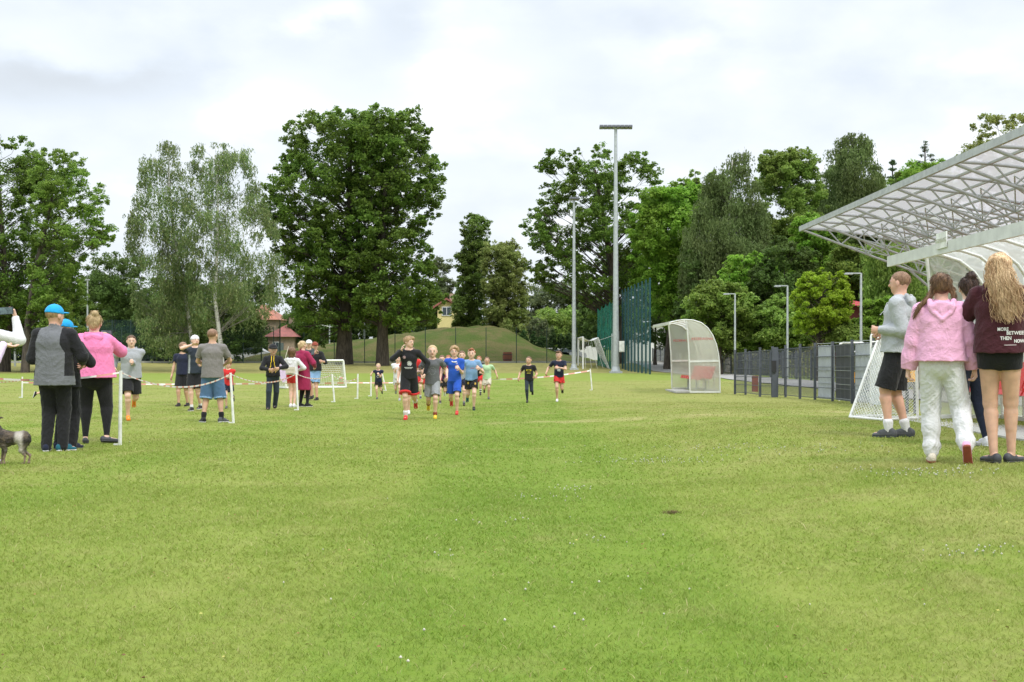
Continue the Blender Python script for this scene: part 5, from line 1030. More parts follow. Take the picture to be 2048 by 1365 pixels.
            Q = Field(lo_, hi_, fh); Q.cone(L0 - fu * .012 * H - fdv * .004 * H, L1 - fu * .010 * H + fdv * .004 * H, .020 * H, .024 * H, .004, sd, .012 * H, .009 * H); Q.cut(aq - fu * .0295 * H, fu); Q.cut(aq - fu * .042 * H, -fu); s2 = Q.obj('sole', paint('sole_' + str(solec), C[solec], .7), so)
            if kind == 'sock': pass
            if len(shoes) > 3 and shoes[3]: 
                Q = Field(lo_ - .02, hi_ + .06 * H, fh); kk = (knL, knR)[i]; a_ = nrm(kk - aq); Q.cone(aq - a_ * .005 * H, aq + a_ * shoes[4] * H if len(shoes) > 4 else aq + a_ * .035 * H, .0215 * H, .0225 * H if (len(shoes) <= 4) else .030 * H, .004); Q.obj('sock', fab(shoes[3]) if shoes[3] != 'striped' else stripesock(), body)
    # ------------- bottoms
    if bottom:
        kind, col = bottom[0], bottom[1]; mt = col if not isinstance(col, (str, tuple)) else fab(col, 0.0); opt = bottom[2] if len(bottom) > 2 else {}
        loose = {'shorts': .016, 'long': .010, 'leggings': .004, 'sweats': .017, 'jeans': .009, 'hot': .007}[kind]; Q = Field(lo, hi * [1, 1, 1], h); l = loose * H
        wt = hipc + up * .075 * H; Q.cone(hipc - up * .012 * H, wt, .083 * H * A + l * .6, .075 * H * A + l * .2, .02 * H, rt, .066 * H * A + l * .6, .056 * H * A + l * .2)
        T_ = Q
        for sgn, hq, kq, aq in ((-1, hpL, knL, anL), (1, hpR, knR, anR)):
            Q = Field(lo, hi, h)
            if kind in ('shorts', 'hot'):
                t = opt.get('len', .8 if kind == 'shorts' else .3); e = hq + (kq - hq) * t if t <= 1 else kq + (aq - kq) * (t - 1); r0 = .047 * H * A + l * .6; r1 = (.053 * (1 - min(t, 1)) + .036 * min(t, 1)) * H * A + l * (1.5 if kind == 'shorts' else .5)
                if t > 1: Q.cone(hq, kq, r0, r1 * 1.02, .012 * H); Q.cone(kq, e, r1 * 1.02, r1, .01 * H)
                else: Q.cone(hq, e, r0, r1, .012 * H)
                dq = nrm(kq - hq) if t <= 1 else nrm(aq - kq); mm_ = r1 * 1.3; Q.cut(e, dq, .004, (e - mm_ - .02, e + mm_ + .02)) if True else 0
                ih = np.maximum(r1 - .012, .01); Q.cone(e - dq * .03 * H, e + dq * .06 * H, r1 * .82, r1 * .86, .002, op='sub')
            else:
                r1 = .034 * H * (1 + (A - 1) * .5) + l; r2 = {'leggings': .021, 'long': .036, 'jeans': .030, 'sweats': .038}[kind] * H; Q.cone(hq, kq, .048 * H * A + l * .7, r1, .014 * H)
                e = kq + (aq - kq) * {'leggings': .93, 'long': 1.04, 'jeans': 1.02, 'sweats': .93}[kind]; Q.cone(kq, e, r1, r2, .012 * H)
                if kind == 'leggings': Q.cone(kq + (aq - kq) * .18, kq + (aq - kq) * .5, .034 * H * (1 + (A - 1) * .6), .026 * H, .012 * H)
                if kind == 'sweats': Q.ell(kq + (aq - kq) * .80, np.array((.048, .046, .032)) * H, .016 * H); Q.cone(e, e + nrm(aq - kq) * .018 * H, .027 * H, .026 * H, .004)
                if kind == 'sweats': Q.ell(kq + (aq - kq) * .42, np.array((.046, .048, .05)) * H, .02 * H)
            T_.d = T_.smin(T_.d, Q.d, (.022 if kind == 'hot' else .014) * H)
        Q = T_
        Q.cut(wt + up * .004 * H, up)
        if kind != 'leggings': Q.folds({'shorts': .0035, 'hot': .002, 'long': .0045, 'sweats': .0055, 'jeans': .003}[kind] * (H / 1.6), 26, seed + 3)
        bo = Q.obj({'shorts': 'shorts', 'hot': 'shorts', 'long': 'trousers', 'sweats': 'sweatpants', 'jeans': 'jeans', 'leggings': 'leggings'}[kind], mt, body)
        if opt.get('stripe'):
            for hq, kq in ((hpL, knL), (hpR, knR)):
                t = opt.get('len', .8); e = hq + (kq - hq) * (t - .035); d = nrm(kq - hq); r1 = .055 * H * A + l * 1.35; q2 = Field(e - .09 * H, e + .09 * H, h * .8); q2.cone(e - d * .012 * H, e + d * .012 * H, r1 * .93, r1 * .93, .001, rt, r1 * .93); q2.cut(e + d * .012 * H, d); q2.cut(e - d * .012 * H, -d); q2.obj('hem_stripe', fab(opt['stripe']), body)
        if opt.get('len', 0) and kind == 'shorts' and opt.get('cuff'):
            for kq, aq, hq in ((knL, anL, hpL), (knR, anR, hpR)):
                t = opt['len']; dq = nrm(kq - hq) if t <= 1 else nrm(aq - kq); e = hq + (kq - hq) * t if t <= 1 else kq + (aq - kq) * (t - 1); q2 = Field(e - .09 * H, e + .09 * H, h * .8); rr_ = .036 * H * A + l * 1.62; q2.cone(e - dq * .014 * H, e + dq * .004, rr_, rr_, .002); q2.cut(e + dq * .006, dq); q2.cut(e - dq * .018 * H, -dq); q2.cone(e - dq * .01, e + dq * .05, rr_ * .85, rr_ * .85, .001, op='sub'); q2.obj('turn_up', fab(opt['cuff']), body)
        if reg is not None: reg['bottom'] = bo
    # ------------- top
    if top_:
        kind, col = top_[0], top_[1]; opt = top_[2] if len(top_) > 2 else {}; mt = col if not isinstance(col, (str, tuple)) else fab(col, opt.get('heather', 0))
        loose = {'tee': .011, 'hoodie': .020, 'jacket': .021, 'coat': .022, 'tight': .006, 'baggy': .034}[kind] * H * opt.get('loose', 1); Q = Field(lo - [.03 * H, .03 * H, 0], hi + [.03 * H, .03 * H, 0], h); l = loose
        hem = opt.get('hem', {'tee': -.035, 'hoodie': -.02, 'jacket': -.05, 'coat': -.29, 'tight': -.02, 'baggy': -.01}[kind]) * H; hb = hipc + up * hem; flare = opt.get('flare', 1.0)
        r_h = (.094 * H * A + l * 1.1) * flare; rvh = (.075 * H * A + l * 1.1) * flare; Q.cone(hb - up * .03 * H, waist, r_h, .080 * H * A + l, .02 * H, rt, rvh, .062 * H * A + l); Q.cone(waist, chestc + up * .02 * H, .074 * H * A + l, .089 * H * A * sx + l * .8, .02 * H, srt, .058 * H * A + l, .064 * H * A + l * .8)
        Q.cone(chestc + up * .02 * H, neckb - up * .028 * H, .088 * H * A * sx + l * .6, .052 * H + l * .3, .022 * H, srt, .062 * H * A + l * .6, .040 * H + l * .3); Q.cone(shL, shR, .0325 * H + l * .25, .0325 * H + l * .25, .02 * H); [Q.cone(neckb - up * .012 * H, q_, .030 * H + l * .1, .028 * H + l * .2, .03 * H) for q_ in (shL, shR)]
        if opt.get('belly'): Q.ell(hipc + up * .10 * H + fwd * .03 * H, np.array((.09, .075, .09)) * H * opt['belly'], .03 * H)
        sl = opt.get('sleeve', .62 if kind in ('tee', 'tight') else 2.0); lr = .028 * H * (1 + (A - 1) * .5)
        Q.cut(hb, -up); T_ = Q
        for sq, eq, wq in ((shL, elL, wrL), (shR, elR, wrR)):
            Q = Field(lo - [.03 * H, .03 * H, 0], hi + [.03 * H, .03 * H, 0], h)
            if sl <= 1:
                e = sq + (eq - sq) * sl; d = nrm(eq - sq); r1 = lr + l * 1.05; Q.cone(sq, e, lr + l * .5 + .002, r1, .014 * H)
                if sl > 0: m2 = r1 * 1.5; Q.cut(e - d * .0, d, .003, (e - m2, e + m2)); Q.cone(e - d * .02 * H, e + d * .05 * H, r1 * .78, r1 * .8, .002, op='sub')
            else:
                Q.cone(sq, eq, lr + l * .5 + .002, lr + l * .55, .014 * H); e = eq + (wq - eq) * min(1.0, sl - 1) * .97; rw_ = (.017 * H + l * (.35 if kind != 'baggy' else .62)); Q.cone(eq, e, lr + l * .5, rw_ * 1.05, .010 * H); d = nrm(wq - eq)
                if kind == 'baggy': Q.ell(eq + (wq - eq) * .62, np.array((.048, .046, .055)) * H, .02 * H); Q.cone(e - d * .01 * H, e + d * .015 * H, .024 * H, .023 * H, .004)
                Q.cut(e + d * .012 * H, d, .003, (e + d * .012 * H - .06 * H, e + d * .012 * H + .06 * H))
            T_.d = T_.smin(T_.d, Q.d, .012 * H)
        Q = T_
        if kind in ('hoodie', 'baggy') and opt.get('hood', True):
            bq = neckb - fwd * .040 * H - up * .012 * H; bk_ = .036 * H * A + l * .55; bq = neckb - fwd * (bk_ + .012 * H) - up * .020 * H; ob = np.array(fwd) * (.012 * H + l * .3); Q.cone(bq + up * .012 * H, bq - up * .058 * H - ob * .6, .052 * H, .014 * H, .006 * H, srt, .022 * H, .016 * H)
            arc = [bq + srt * x_ * H + up * z_ * H - ob * y_ for x_, z_, y_ in ((-.058, .030, -.8), (-.058, .000, .0), (-.036, -.034, .5), (0, -.066, .9), (.036, -.034, .5), (.058, .000, .0), (.058, .030, -.8))]
            for q0, q1 in zip(arc[:-1], arc[1:]): Q.cone(q0, q1, .0155 * H, .0155 * H, .002 * H)
            for s_ in (-1, 1): Q.cone(bq + srt * s_ * .04 * H, neckb + srt * s_ * .03 * H + fwd * .035 * H - up * .012 * H, .023 * H, .017 * H, .010 * H)
        elif kind in ('jacket', 'coat') or opt.get('collar'):
            Q.cone(neckb - up * .02 * H, neckb + up * .026 * H - fwd * .003 * H, .042 * H, .036 * H, .010 * H); Q.cone(neckb + up * .012 * H, neckb + up * .06 * H, .031 * H, .031 * H, .001, op='sub')
            if kind == 'coat': bq = neckb - fwd * .035 * H - up * .015 * H; Q.cone(bq + srt * .03 * H, bq - srt * .03 * H, .03 * H, .03 * H, .014 * H); Q.cone(bq, bq - up * .06 * H, .045 * H, .014 * H, .012 * H, srt, .02 * H, .012 * H)
        else: Q.ell(neckb + up * .012 * H + fwd * .006 * H, np.array((.043, .040, .024)) * H * opt.get('neck', 1), .004 * H, op='sub')
        Q.folds({'tee': .0034, 'tight': .002, 'hoodie': .0042, 'jacket': .0036, 'coat': .004, 'baggy': .0044}[kind] * (H / 1.6), 15, seed, (1, 1, .8))
        nmx = {'tee': 't_shirt', 'tight': 't_shirt', 'hoodie': 'hoodie', 'jacket': 'jacket', 'coat': 'coat', 'baggy': 'hoodie'}[kind]; mats = [mt]; mi = None
        if opt.get('col2'):
            mats.append(fab(opt['col2'])); Z0 = opt.get('split'); mi = (lambda cen: Z0(cen, dict(H=H, shL=shL, shR=shR, elL=elL, elR=elR, chestc=chestc, rt=rt, up=up, hipc=hipc, fwd=fwd)).astype(int))
        to = Q.obj(nmx, mats, body, mi)
        if reg is not None: reg['top'] = to
        if prints:
            bvh = None
            for pr in prints: decal(to, H, hipc, up, srt, sfw, *pr, parent=to)
    # ------------- hair
    if hair:
        kind, col = hair; hm = HR[col]; lo_ = headc - hd * 1.1; hi_ = headc + hd * .95; hh = min(h, hd * .035)
        if kind in ('long', 'wavy'): lo_ = lo_ - [0.04 * H, .07 * H, .30 * H]; hi_ = hi_ + [.05 * H, 0, 0]; lo_ = lo_ + [0, 0, .0]
        if kind in ('bob', 'pony'): lo_ = lo_ - [0, .02, .08 * H]
        if kind == 'braids': lo_ = lo_ - [.10 * H, .06 * H, .12 * H]; hi_ = hi_ + [.08 * H, 0, 0]
        Q = Field(lo_, hi_, hh); big = {'crop': 1.035, 'short': 1.07, 'top': 1.08, 'mop': 1.16, 'wavy': 1.13, 'long': 1.10, 'bun': 1.08, 'braids': 1.08, 'pony': 1.09, 'bob': 1.12}[kind]
        Q.ell(hp(0, -.075, .13), np.array((.37, .43, .375)) * hd * big, .02, HM)
        n_ = hu * .8 - hf * .75; thr = {'crop': .0, 'short': -.04, 'top': -.02, 'mop': -.12, 'wavy': -.1, 'long': -.1, 'bun': -.05, 'braids': -.06, 'pony': -.04, 'bob': -.08}[kind]; Q.cut(headc + nrm(n_) * thr * hd, -n_, .01)
        if kind in ('crop', 'top', 'short'): Q.cut(hp(0, 0, -.13 if kind != 'top' else -.02), -hu + hf * .15, .01)
        if kind == 'top': Q.ell(hp(0, .12, .44), np.array((.27, .33, .13)) * hd, .03 * hd, HM); Q.ell(hp(.05, .30, .38), np.array((.22, .16, .12)) * hd, .03 * hd, HM)
        if kind == 'mop': Q.ell(hp(-.12, .22, .32), np.array((.26, .24, .17)) * hd, .03 * hd, HM); Q.ell(hp(-.26, .10, .14), np.array((.14, .25, .24)) * hd, .03 * hd, HM); Q.ell(hp(.27, .03, .16), np.array((.13, .2, .2)) * hd, .03 * hd, HM)
        if kind == 'bun': Q.ell(hp(.08, -.28, .50), np.array((.21, .2, .20)) * hd, .015, HM); Q.ell(hp(0, -.3, -.1), np.array((.25, .22, .3)) * hd, .03, HM)
        if kind == 'pony': Q.ell(hp(0, -.50, .15), np.array((.13, .13, .15)) * hd, .02, HM); Q.cone(hp(0, -.54, .1), hp(.03, -.52, -.45), .14 * hd, .07 * hd, .02); Q.ell(hp(0, -.3, -.1), np.array((.27, .22, .3)) * hd, .03, HM)
        if kind == 'bob': Q.cone(hp(-.22, -.12, .1), hp(-.24, -.10, -.42), .2 * hd, .14 * hd, .05); Q.cone(hp(.22, -.12, .1), hp(.24, -.10, -.42), .2 * hd, .14 * hd, .05); Q.cone(hp(0, -.28, .1), hp(0, -.25, -.5), .26 * hd, .2 * hd, .05)
        if kind == 'long':
            for a in (-.25, -.08, .1, .27): Q.cone(hp(a, -.25, .15), hp(a * 1.2, -.3, -1.2), .19 * hd, .10 * hd, .05)
        if kind == 'wavy':
            rs = random.Random(4)
            Q.cone(hp(0, -.22, .1), hp(.14, -.42, -.75), .34 * hd, .34 * hd, .03, HM[:, 0], .26 * hd, .15 * hd); Q.cone(hp(.14, -.42, -.75), hp(.36, -.50, -1.4), .34 * hd, .24 * hd, .03, HM[:, 0], .15 * hd, .07 * hd)
            for q in range(30):
                a = -1 + 2 * q / 29; x0, y0 = .34 * a, -.20 - .24 * math.sqrt(1 - a * a); ln = rs.uniform(1.55, 2.05) - .2 * abs(a); prev = hp(x0, y0, .15); w = .075; ph = q * 1.7; am = rs.uniform(.03, .065)
                for t in range(1, 17):
                    tt = t / 16; cur = hp(x0 * (1 + .25 * math.sin(tt * 2.3)) + am * math.sin(tt * 17 + ph) * (.3 + tt) + .42 * tt ** 1.5, y0 - .26 * math.sin(min(tt * 2.0, 1.57)) - .03 + .03 * math.cos(tt * 13 + ph), .15 - ln * tt); w2 = .078 * (1 - tt ** 2 * .8); Q.cone(prev, cur, w * hd * .85, w2 * hd * .85, .014); prev = cur; w = w2
        if kind == 'braids':
            for s_, pts_ in ((-1, [(-.27, -.20, .0), (-.36, -.24, -.22), (-.46, -.30, -.42), (-.64, -.36, -.58), (-.82, -.36, -.74), (-.92, -.34, -.95)]), (1, [(.28, -.20, .0), (.40, -.24, -.18), (.44, -.28, -.36), (.45, -.30, -.56)])):
                path = [np.array(hp(*q)) for q in pts_]; tot = len(path) - 1; nb = tot * 3
                for b_ in range(nb):
                    t = b_ / nb * tot; i = int(t); c = path[i] + (path[i + 1] - path[i]) * (t - i); dd = nrm(path[i + 1] - path[i]); sdv = nrm(np.cross(dd, (0, 1, 0.))); w = .086 * (1 - .3 * b_ / nb)
                    Q.cone(c + sdv * w * .55 * hd, c + dd * hd * .10 - sdv * w * .2 * hd, w * hd, w * .75 * hd, .003); Q.cone(c - sdv * w * .55 * hd + dd * hd * .04, c + dd * hd * .13 + sdv * w * .2 * hd, w * hd, w * .75 * hd, .003)
                if s_ < 0: Q.cone(path[-1], path[-1] + nrm(path[-1] - path[-2]) * hd * .35, .09 * hd, .03 * hd, .01)
            Q.ell(hp(0, -.3, -.08), np.array((.27, .20, .22)) * hd, .03, HM); Q.cone(hp(0, -.55, .45), hp(0, -.57, -.3), .03 * hd, .03 * hd, .02, op='sub')
        amp = {'crop': .012, 'short': .03, 'top': .05, 'mop': .05, 'wavy': .035, 'long': .03, 'bun': .022, 'braids': .012, 'pony': .025, 'bob': .03}[kind]; Q.folds(amp * hd, 55 / (hd / .2), seed + 9, (1, 1, .18)); ho = Q.obj('hair', hm, body)
        if kind in ('wavy', 'braids', 'bun', 'pony', 'crop') and g.y < 22: strands(ho, kind, hp, hd, hm, body)
    if cap:
        col, back = cap[0], (cap[1] if len(cap) > 1 else False); s_ = -1 if back else 1; Q = Field(headc - hd * .8, headc + hd * .85, min(h, hd * .035)); Q.ell(hp(0, -.07, .16), np.array((.41, .475, .42)) * hd, .01, HM); Q.cut(hp(0, 0, .10), -hu - hf * .12, .004); co = Q.obj('cap', fab(col), body)
        Q = Field(headc - hd * 1.1, headc + hd * 1.1, min(h, hd * .035) * .8); Q.ell(hp(0, s_ * .42 - .02, .15), np.array((.30, .34, .05)) * hd, .005, HM); Q.cut(hp(0, s_ * .22, 0), -hf * s_, .003); Q.obj('brim', fab(col), co)
        Q = Field(headc - hd * .2 + hu * hd * .3, headc + hd * .2 + hu * hd * .8, .004); Q.ell(hp(0, -.07, .585), np.array((.035, .035, .02)) * hd, .001, HM); Q.obj('button', fab(col), co)
        if len(cap) > 2: 
            m = MB(); c = [hp(a, -.07 - .462 * math.sqrt(max(0, 1 - (a / .37) ** 2 - ((z - .16) / .42) ** 2)) - .012, z) for z in (.22, .30, .38) for a in (-.10, -.03, .04, .11)]; m.add(c, [(r_ * 4 + q, r_ * 4 + q + 1, r_ * 4 + q + 5, r_ * 4 + q + 4) for r_ in range(2) for q in range(3)]); m.build('patch', fab('white'), co)
    tag(body, label, 'person', group); return body

def stripesock():
    if 'striped_sock' in MATS: return MATS['striped_sock']
    m = NT('striped_sock'); sp = m.new('ShaderNodeSeparateXYZ'); m.l.new(m.obj(), sp.inputs[0]); f = m.math('GREATER_THAN', m.math('FRACT', m.math('MULTIPLY', sp.outputs[2], 16.0)), .5); m.l.new(m.mix(f, (.02, .02, .02), (.75, .73, .72)), m.b.inputs['Base Color']); m.b.inputs['Roughness'].default_value = .9; MATS['striped_sock'] = m.mat; return m.mat
def decal(to, H, hipc, up, rt, fw, side, cx, cz, w, hgt, fn, col, name='print', parent=None, cell=None):
    """printed mark laid on the cloth: side +1 front, -1 back; (cx, cz) in body heights from the hip; fn(u, v) in [-1,1] says where there is ink, or a string of text"""
    me = to.data; bv = BVHTree.FromPolygons([v.co for v in me.vertices], [p.vertices[:] for p in me.polygons]); fw = np.array(fw) * side; rtv = np.array(rt) * -side
    def hit(x, z):
        o = Vector(hipc + np.array(up) * z * H + rtv * x * H + fw * .5 * H); r = bv.ray_cast(o, Vector(-fw)); return None if r[0] is None else r[0] + Vector(fw) * .0035
    mat = paint('ink_' + '_'.join(str(round(c, 2)) for c in col), col, .7, var=.06); m = MB()
    if isinstance(fn, str):
        cu = bpy.data.curves.new('t', 'FONT'); cu.body = fn; cu.size = 1.0; cu.align_x = 'CENTER'; cu.align_y = 'CENTER'; cu.offset = .025; cu.resolution_u = 2; cu.space_line = .95; ob = bpy.data.objects.new('t', cu); me2 = bpy.data.meshes.new_from_object(ob); bpy.data.objects.remove(ob)
        bm = bmesh.new(); bm.from_mesh(me2); bmesh.ops.triangulate(bm, faces=bm.faces[:]); bmesh.ops.subdivide_edges(bm, edges=[e for e in bm.edges if e.calc_length() > .25], cuts=2); xs_ = [v.co.x for v in bm.verts]; ys_ = [v.co.y for v in bm.verts]; W = max(xs_) - min(xs_); Hh = max(ys_) - min(ys_); mxx, mny = (max(xs_) + min(xs_)) / 2, (max(ys_) + min(ys_)) / 2
        vs = []; ok = True
        for v in bm.verts:
            q = hit(cx + (v.co.x - mxx) / W * w * 2 * -1 * -1, cz + (v.co.y - mny) / Hh * hgt * 2); vs.append(q)
        bm.verts.index_update(); fs = [tuple(v.index for v in f.verts) for f in bm.faces if all(vs[v.index] is not None for v in f.verts)]; vs = [v if v is not None else Vector((0, 0, 0)) for v in vs]; m.add(vs, fs); bm.free()
    else:
        n = cell or 18; P_ = {}
        for i in range(n + 1):
            for j in range(n + 1): P_[i, j] = hit(cx + (2 * i / n - 1) * w, cz + (2 * j / n - 1) * hgt)
        for i in range(n):
            for j in range(n):
                u, v = (2 * (i + .5) / n - 1), (2 * (j + .5) / n - 1)
                if fn(u, v):
                    q = [P_[i, j], P_[i + 1, j], P_[i + 1, j + 1], P_[i, j + 1]]
                    if all(x is not None for x in q): m.add(q, [(0, 1, 2, 3)])
    if m.f: m.build(name, mat, parent)
disc = lambda u, v: u * u + v * v < 1
ring = lambda u, v: .55 < u * u + v * v < 1
badge = lambda u, v: (.6 < u * u + v * v < 1) or (abs(u) < .35 and abs(v) < .45)
def emblem(u, v): return (u * u + v * v < 1 and not (.42 < u * u + v * v < .6)) and (math.sin(u * 9) * math.cos(v * 8 + 1) > -.35)
bar_ = lambda u, v: True
spot = lambda u, v: (abs(u) < .95 and abs(v) < .9 and (abs(v) > .25 or math.sin(u * 14) > -.2))
def phone(c, fwdv, upv, w, hgt, label, glass=True):
    c = Vector(c); f = Vector(fwdv).normalized(); u = Vector(upv).normalized(); s_ = f.cross(u).normalized(); ax = Matrix((s_, f, u)).transposed(); r = empty('smartphone', c); r.rotation_mode = 'QUATERNION'; r.rotation_quaternion = ax.to_quaternion()
    m = MB(); m.box((0, 0, 0), (w, .009, hgt)); m.build('case', paint('phone_case', (.05, .05, .06), .3), r); m = MB(); m.box((0, -.0055, 0), (w * .9, .002, hgt * .92)); m.build('screen', paint('phone_screen', (.10, .14, .15), .12, var=.5, nsc=9), r); m = MB(); m.box((w * .25, .006, hgt * .36), (w * .3, .004, w * .3)); m.build('camera_bump', blackp, r); tag(r, label, 'phone')

def strands(ho, kind, hp, hd, hm, body):
    """fine loose strands laid over the sculpted hair, joined into the same mesh"""
    rs = random.Random(9); m = MB(); me = ho.data
    if kind == 'wavy':
        for q in range(620):
            a = rs.uniform(-1.05, 1.05); x0, y0 = .33 * a, -.16 - .30 * math.sqrt(max(0, 1.12 - a * a)); ln = rs.uniform(1.25, 2.2) - .15 * abs(a); ph = 3.2 * math.sin(a * 8) + rs.gauss(0, .7); am = rs.uniform(.03, .085); out = rs.uniform(.0, .07); dr = rs.gauss(0, .07); pts = []; k0 = rs.uniform(0, .25)
            for t in range(15):
                tt = k0 + (1 - k0) * t / 14; pts.append(hp(x0 * (1 + .30 * math.sin(tt * 2.3)) + am * 1.3 * math.sin(tt * 15 + ph) * (.2 + tt) + (.42 + dr * 1.6) * tt ** 1.5 + out * a, y0 - .27 * math.sin(min(tt * 2.0, 1.57)) - .02 - out + .03 * math.cos(tt * 13 + ph), .22 + .2 * (1 - abs(a)) * (1 - tt) ** 3 - ln * tt))
            m.tube(pts, [.011 * hd * (1 - .6 * t / 14) for t in range(15)], 3, cap=False)
    else:
        vs = me.vertices; n = len(vs)
        for q in range(520 if kind != 'crop' else 380):
            v = vs[rs.randrange(n)]; p = v.co.copy(); nn = v.normal; 
            if nn.z < -.3: continue
            if kind == 'crop': d = nn * .02 * hd + Vector((rs.gauss(0, .015), rs.gauss(0, .015), rs.gauss(-.01, .015))) * hd; m.tube([p, p + d], [.008 * hd, .004 * hd], 3, cap=False); continue
            t = Vector((rs.gauss(0, .4), rs.gauss(0, .4), -1)); t = (t - nn * t.dot(nn)).normalized(); l = rs.uniform(.08, .22) * hd; m.tube([p, p + t * l * .5 + nn * .03 * hd, p + t * l + nn * rs.uniform(-.01, .06) * hd], [.009 * hd, .008 * hd, .003 * hd], 3, cap=False)
    o2 = m.build('tmp', hm); bm = bmesh.new(); bm.from_mesh(me); bm.from_mesh(o2.data); bm.to_mesh(me); bm.free(); d2 = o2.data; bpy.data.objects.remove(o2); bpy.data.meshes.remove(d2); me.polygons.foreach_set('use_smooth', np.ones(len(me.polygons), bool))
# ---------------------------------------------------------------- people
def run(stance='r', hip=.505, back=(-.27, .22), wf=(.02, .17, .67), wb=(.17, -.07, .60), **kw):
    """running towards the camera; stance leg r or l, opposite arm forward"""
    st, bk = (.035, .03, .045), (.055, back[0], back[1]); d = dict(hip=(0, 0, hip), lean=7)
    if stance == 'r':
        d.update(ar=st, al=(-bk[0], bk[1], bk[2]), toe=((0, -.35, -1), None), wr=wf if kw.get('same') else (wb[0], wb[1], wb[2]), wl=(-wf[0] - .02, wf[1], wf[2]))
    else:
        d.update(al=(-st[0], st[1], st[2]), ar=(bk[0], bk[1], bk[2]), toe=(None, (0, -.35, -1)), wl=(-wb[0], wb[1], wb[2]), wr=(wf[0] + .02, wf[1], wf[2]))
    kw.pop('same', None); d['hold'] = (.75, .75); d.update(kw); return d
reg = {}
# --- right-hand group
person(1797, 875, 537, 78, 'man with cropped reddish hair in a light grey hoodie and black knee shorts', ('hoodie', 'lgrey', dict(heather=.5, loose=1.15, belly=.9)), ('shorts', 'black', dict(len=.98)), ('sneaker', ('dgrey', 'dgrey'), 'slate', 'white', .05), ('crop', 'short'), 'pink', 1.12, yaw=4, lean=-2,
       wl=(-.10, .085, .635), wr=(.12, .11, .62), pl=(-.15, -1, -.5), al=(-.055, .045, .04), ar=(.055, -.035, .04), hold=(.8, .5), seed=11, footdir=(12, -5), reg=reg, head=.97)
b = reg['body']; c = Vector(reg['hp'](0, .1, -.75)); m = MB(); m.tube([c, c + Vector((-.03, .10, -.03)), c + Vector((-.03, .135, -.12)), c + Vector((-.04, .17, -.16))], .004, 6); m.build('drawstring', fab('white'), b)
person(1882, 926, 540, 4, 'girl with two brown braids in a pale pink hoodie and white sweatpants', ('baggy', 'lpink', dict(hem=.005, flare=1.02)), ('sweats', 'sweat'), ('sneaker', ('cream', 'lpink'), 'redcap', 'taupe', .045), ('braids', 'brown'), 'fair', 1.08, fem=True,
       wl=(-.165, .03, .465), wr=(.172, .03, .465), pl=(-.8, -.35, 0), pr=(.8, -.35, 0), al=(-.045, .02, .040), ar=(.115, -.13, .085), toe=(None, (.1, .45, -.75)), kr=(.15, 1, 0), hold=(.5, .5), seed=5, yaw=-4, reg=reg, head=.98)
person(1938, 893, 548, 30, 'woman with dark hair in a bun and a grey hoodie between the two girls', ('hoodie', 'lgrey', dict(heather=.4)), ('leggings', 'navy'), ('sneaker', ('white', 'white'), 'white'), ('bun', 'dark'), 'fair', 1.0, fem=True, wl=(-.05, .16, .78), wr=(.06, .17, .76), pl=(-.6, -.2, -1), pr=(.6, -.2, -1), al=(.02, .03, .04), ar=(.10, -.02, .04), seed=6, yaw=25)
wav = dict(top=('hoodie', 'maroon'))
person(1993, 926, 503, -6, 'tall girl with long wavy honey blond hair in a maroon hoodie and black shorts', ('hoodie', 'maroon', dict(loose=1.35, hem=-.005, hood=True, flare=1.0, sleeve=1.95)), ('hot', 'black', dict(len=.32)), ('clog', 'rubber', 'rubber'), ('wavy', 'honey'), 'tan', 1.06, fem=True,
       wl=(-.10, .16, .60), wr=(.13, .15, .62), pl=(-1, -.5, -.3), pr=(1, -.5, -.3), hip=(.015, 0, .525), al=(-.012, .0, .04), ar=(.062, .045, .04), kl=(-.25, 1, 0), kr=(-.15, 1, 0), hold=(.8, .8), seed=8, yaw=4, footdir=(-35, 28), lean=-2,
       prints=[(-1, .024, .108, .024, .0085, 'MORE', (.75, .74, .72), 'print'), (-1, .082, .090, .042, .0085, 'BETWEEN', (.75, .74, .72), 'print'), (-1, .036, .066, .024, .0085, 'THEN', (.75, .74, .72), 'print'), (-1, .092, .052, .020, .0085, 'NOW', (.75, .74, .72), 'print'), (-1, .055, .034, .026, .0016, bar_, (.5, .42, .42), 'print')])
# --- left-hand group
person(-66, 931, 596, 0, 'person in a white jacket holding a phone up at the left edge', ('jacket', 'white', dict(loose=.75)), ('jeans', 'jeans'), ('sneaker', ('white', 'white'), 'white'), ('bob', 'brown'), 'fair', 1.05, fem=True, hip=(.04, 0, .52), wl=(-.10, .16, .60), wr=(.275, .05, .885), pr=(.9, 0, -.8), al=(-.03, 0, .04), ar=(.10, .05, .04), footdir=(0, 80), seed=3, hold=(.5, .35), handdir=(None, (-.25, 0, 1)), curl=(None, (-1, 0, 0)))
g_ = on_ground(-66, 931); phone(P(12, 622, g_.y + .02), (.0, 1, 0), (1, 0, .06), .075, .15, 'dark smartphone held sideways by the raised hand at the left edge')
person(-86, 948, 604, 10, 'person in a pale lilac jacket with an open hand at the left edge', ('jacket', 'lilac', dict(loose=.85)), ('jeans', 'navy'), ('sneaker', ('dgrey', 'dgrey'), 'white'), ('bob', 'blond'), 'fair', 1.1, fem=True, wl=(-.14, .10, .55), wr=(.275, .07, .755), pr=(.4, -.3, -1), seed=4, hold=(.5, -.1), handdir=(None, (.95, .1, -.25)), curl=(None, (0, 0, 1)))
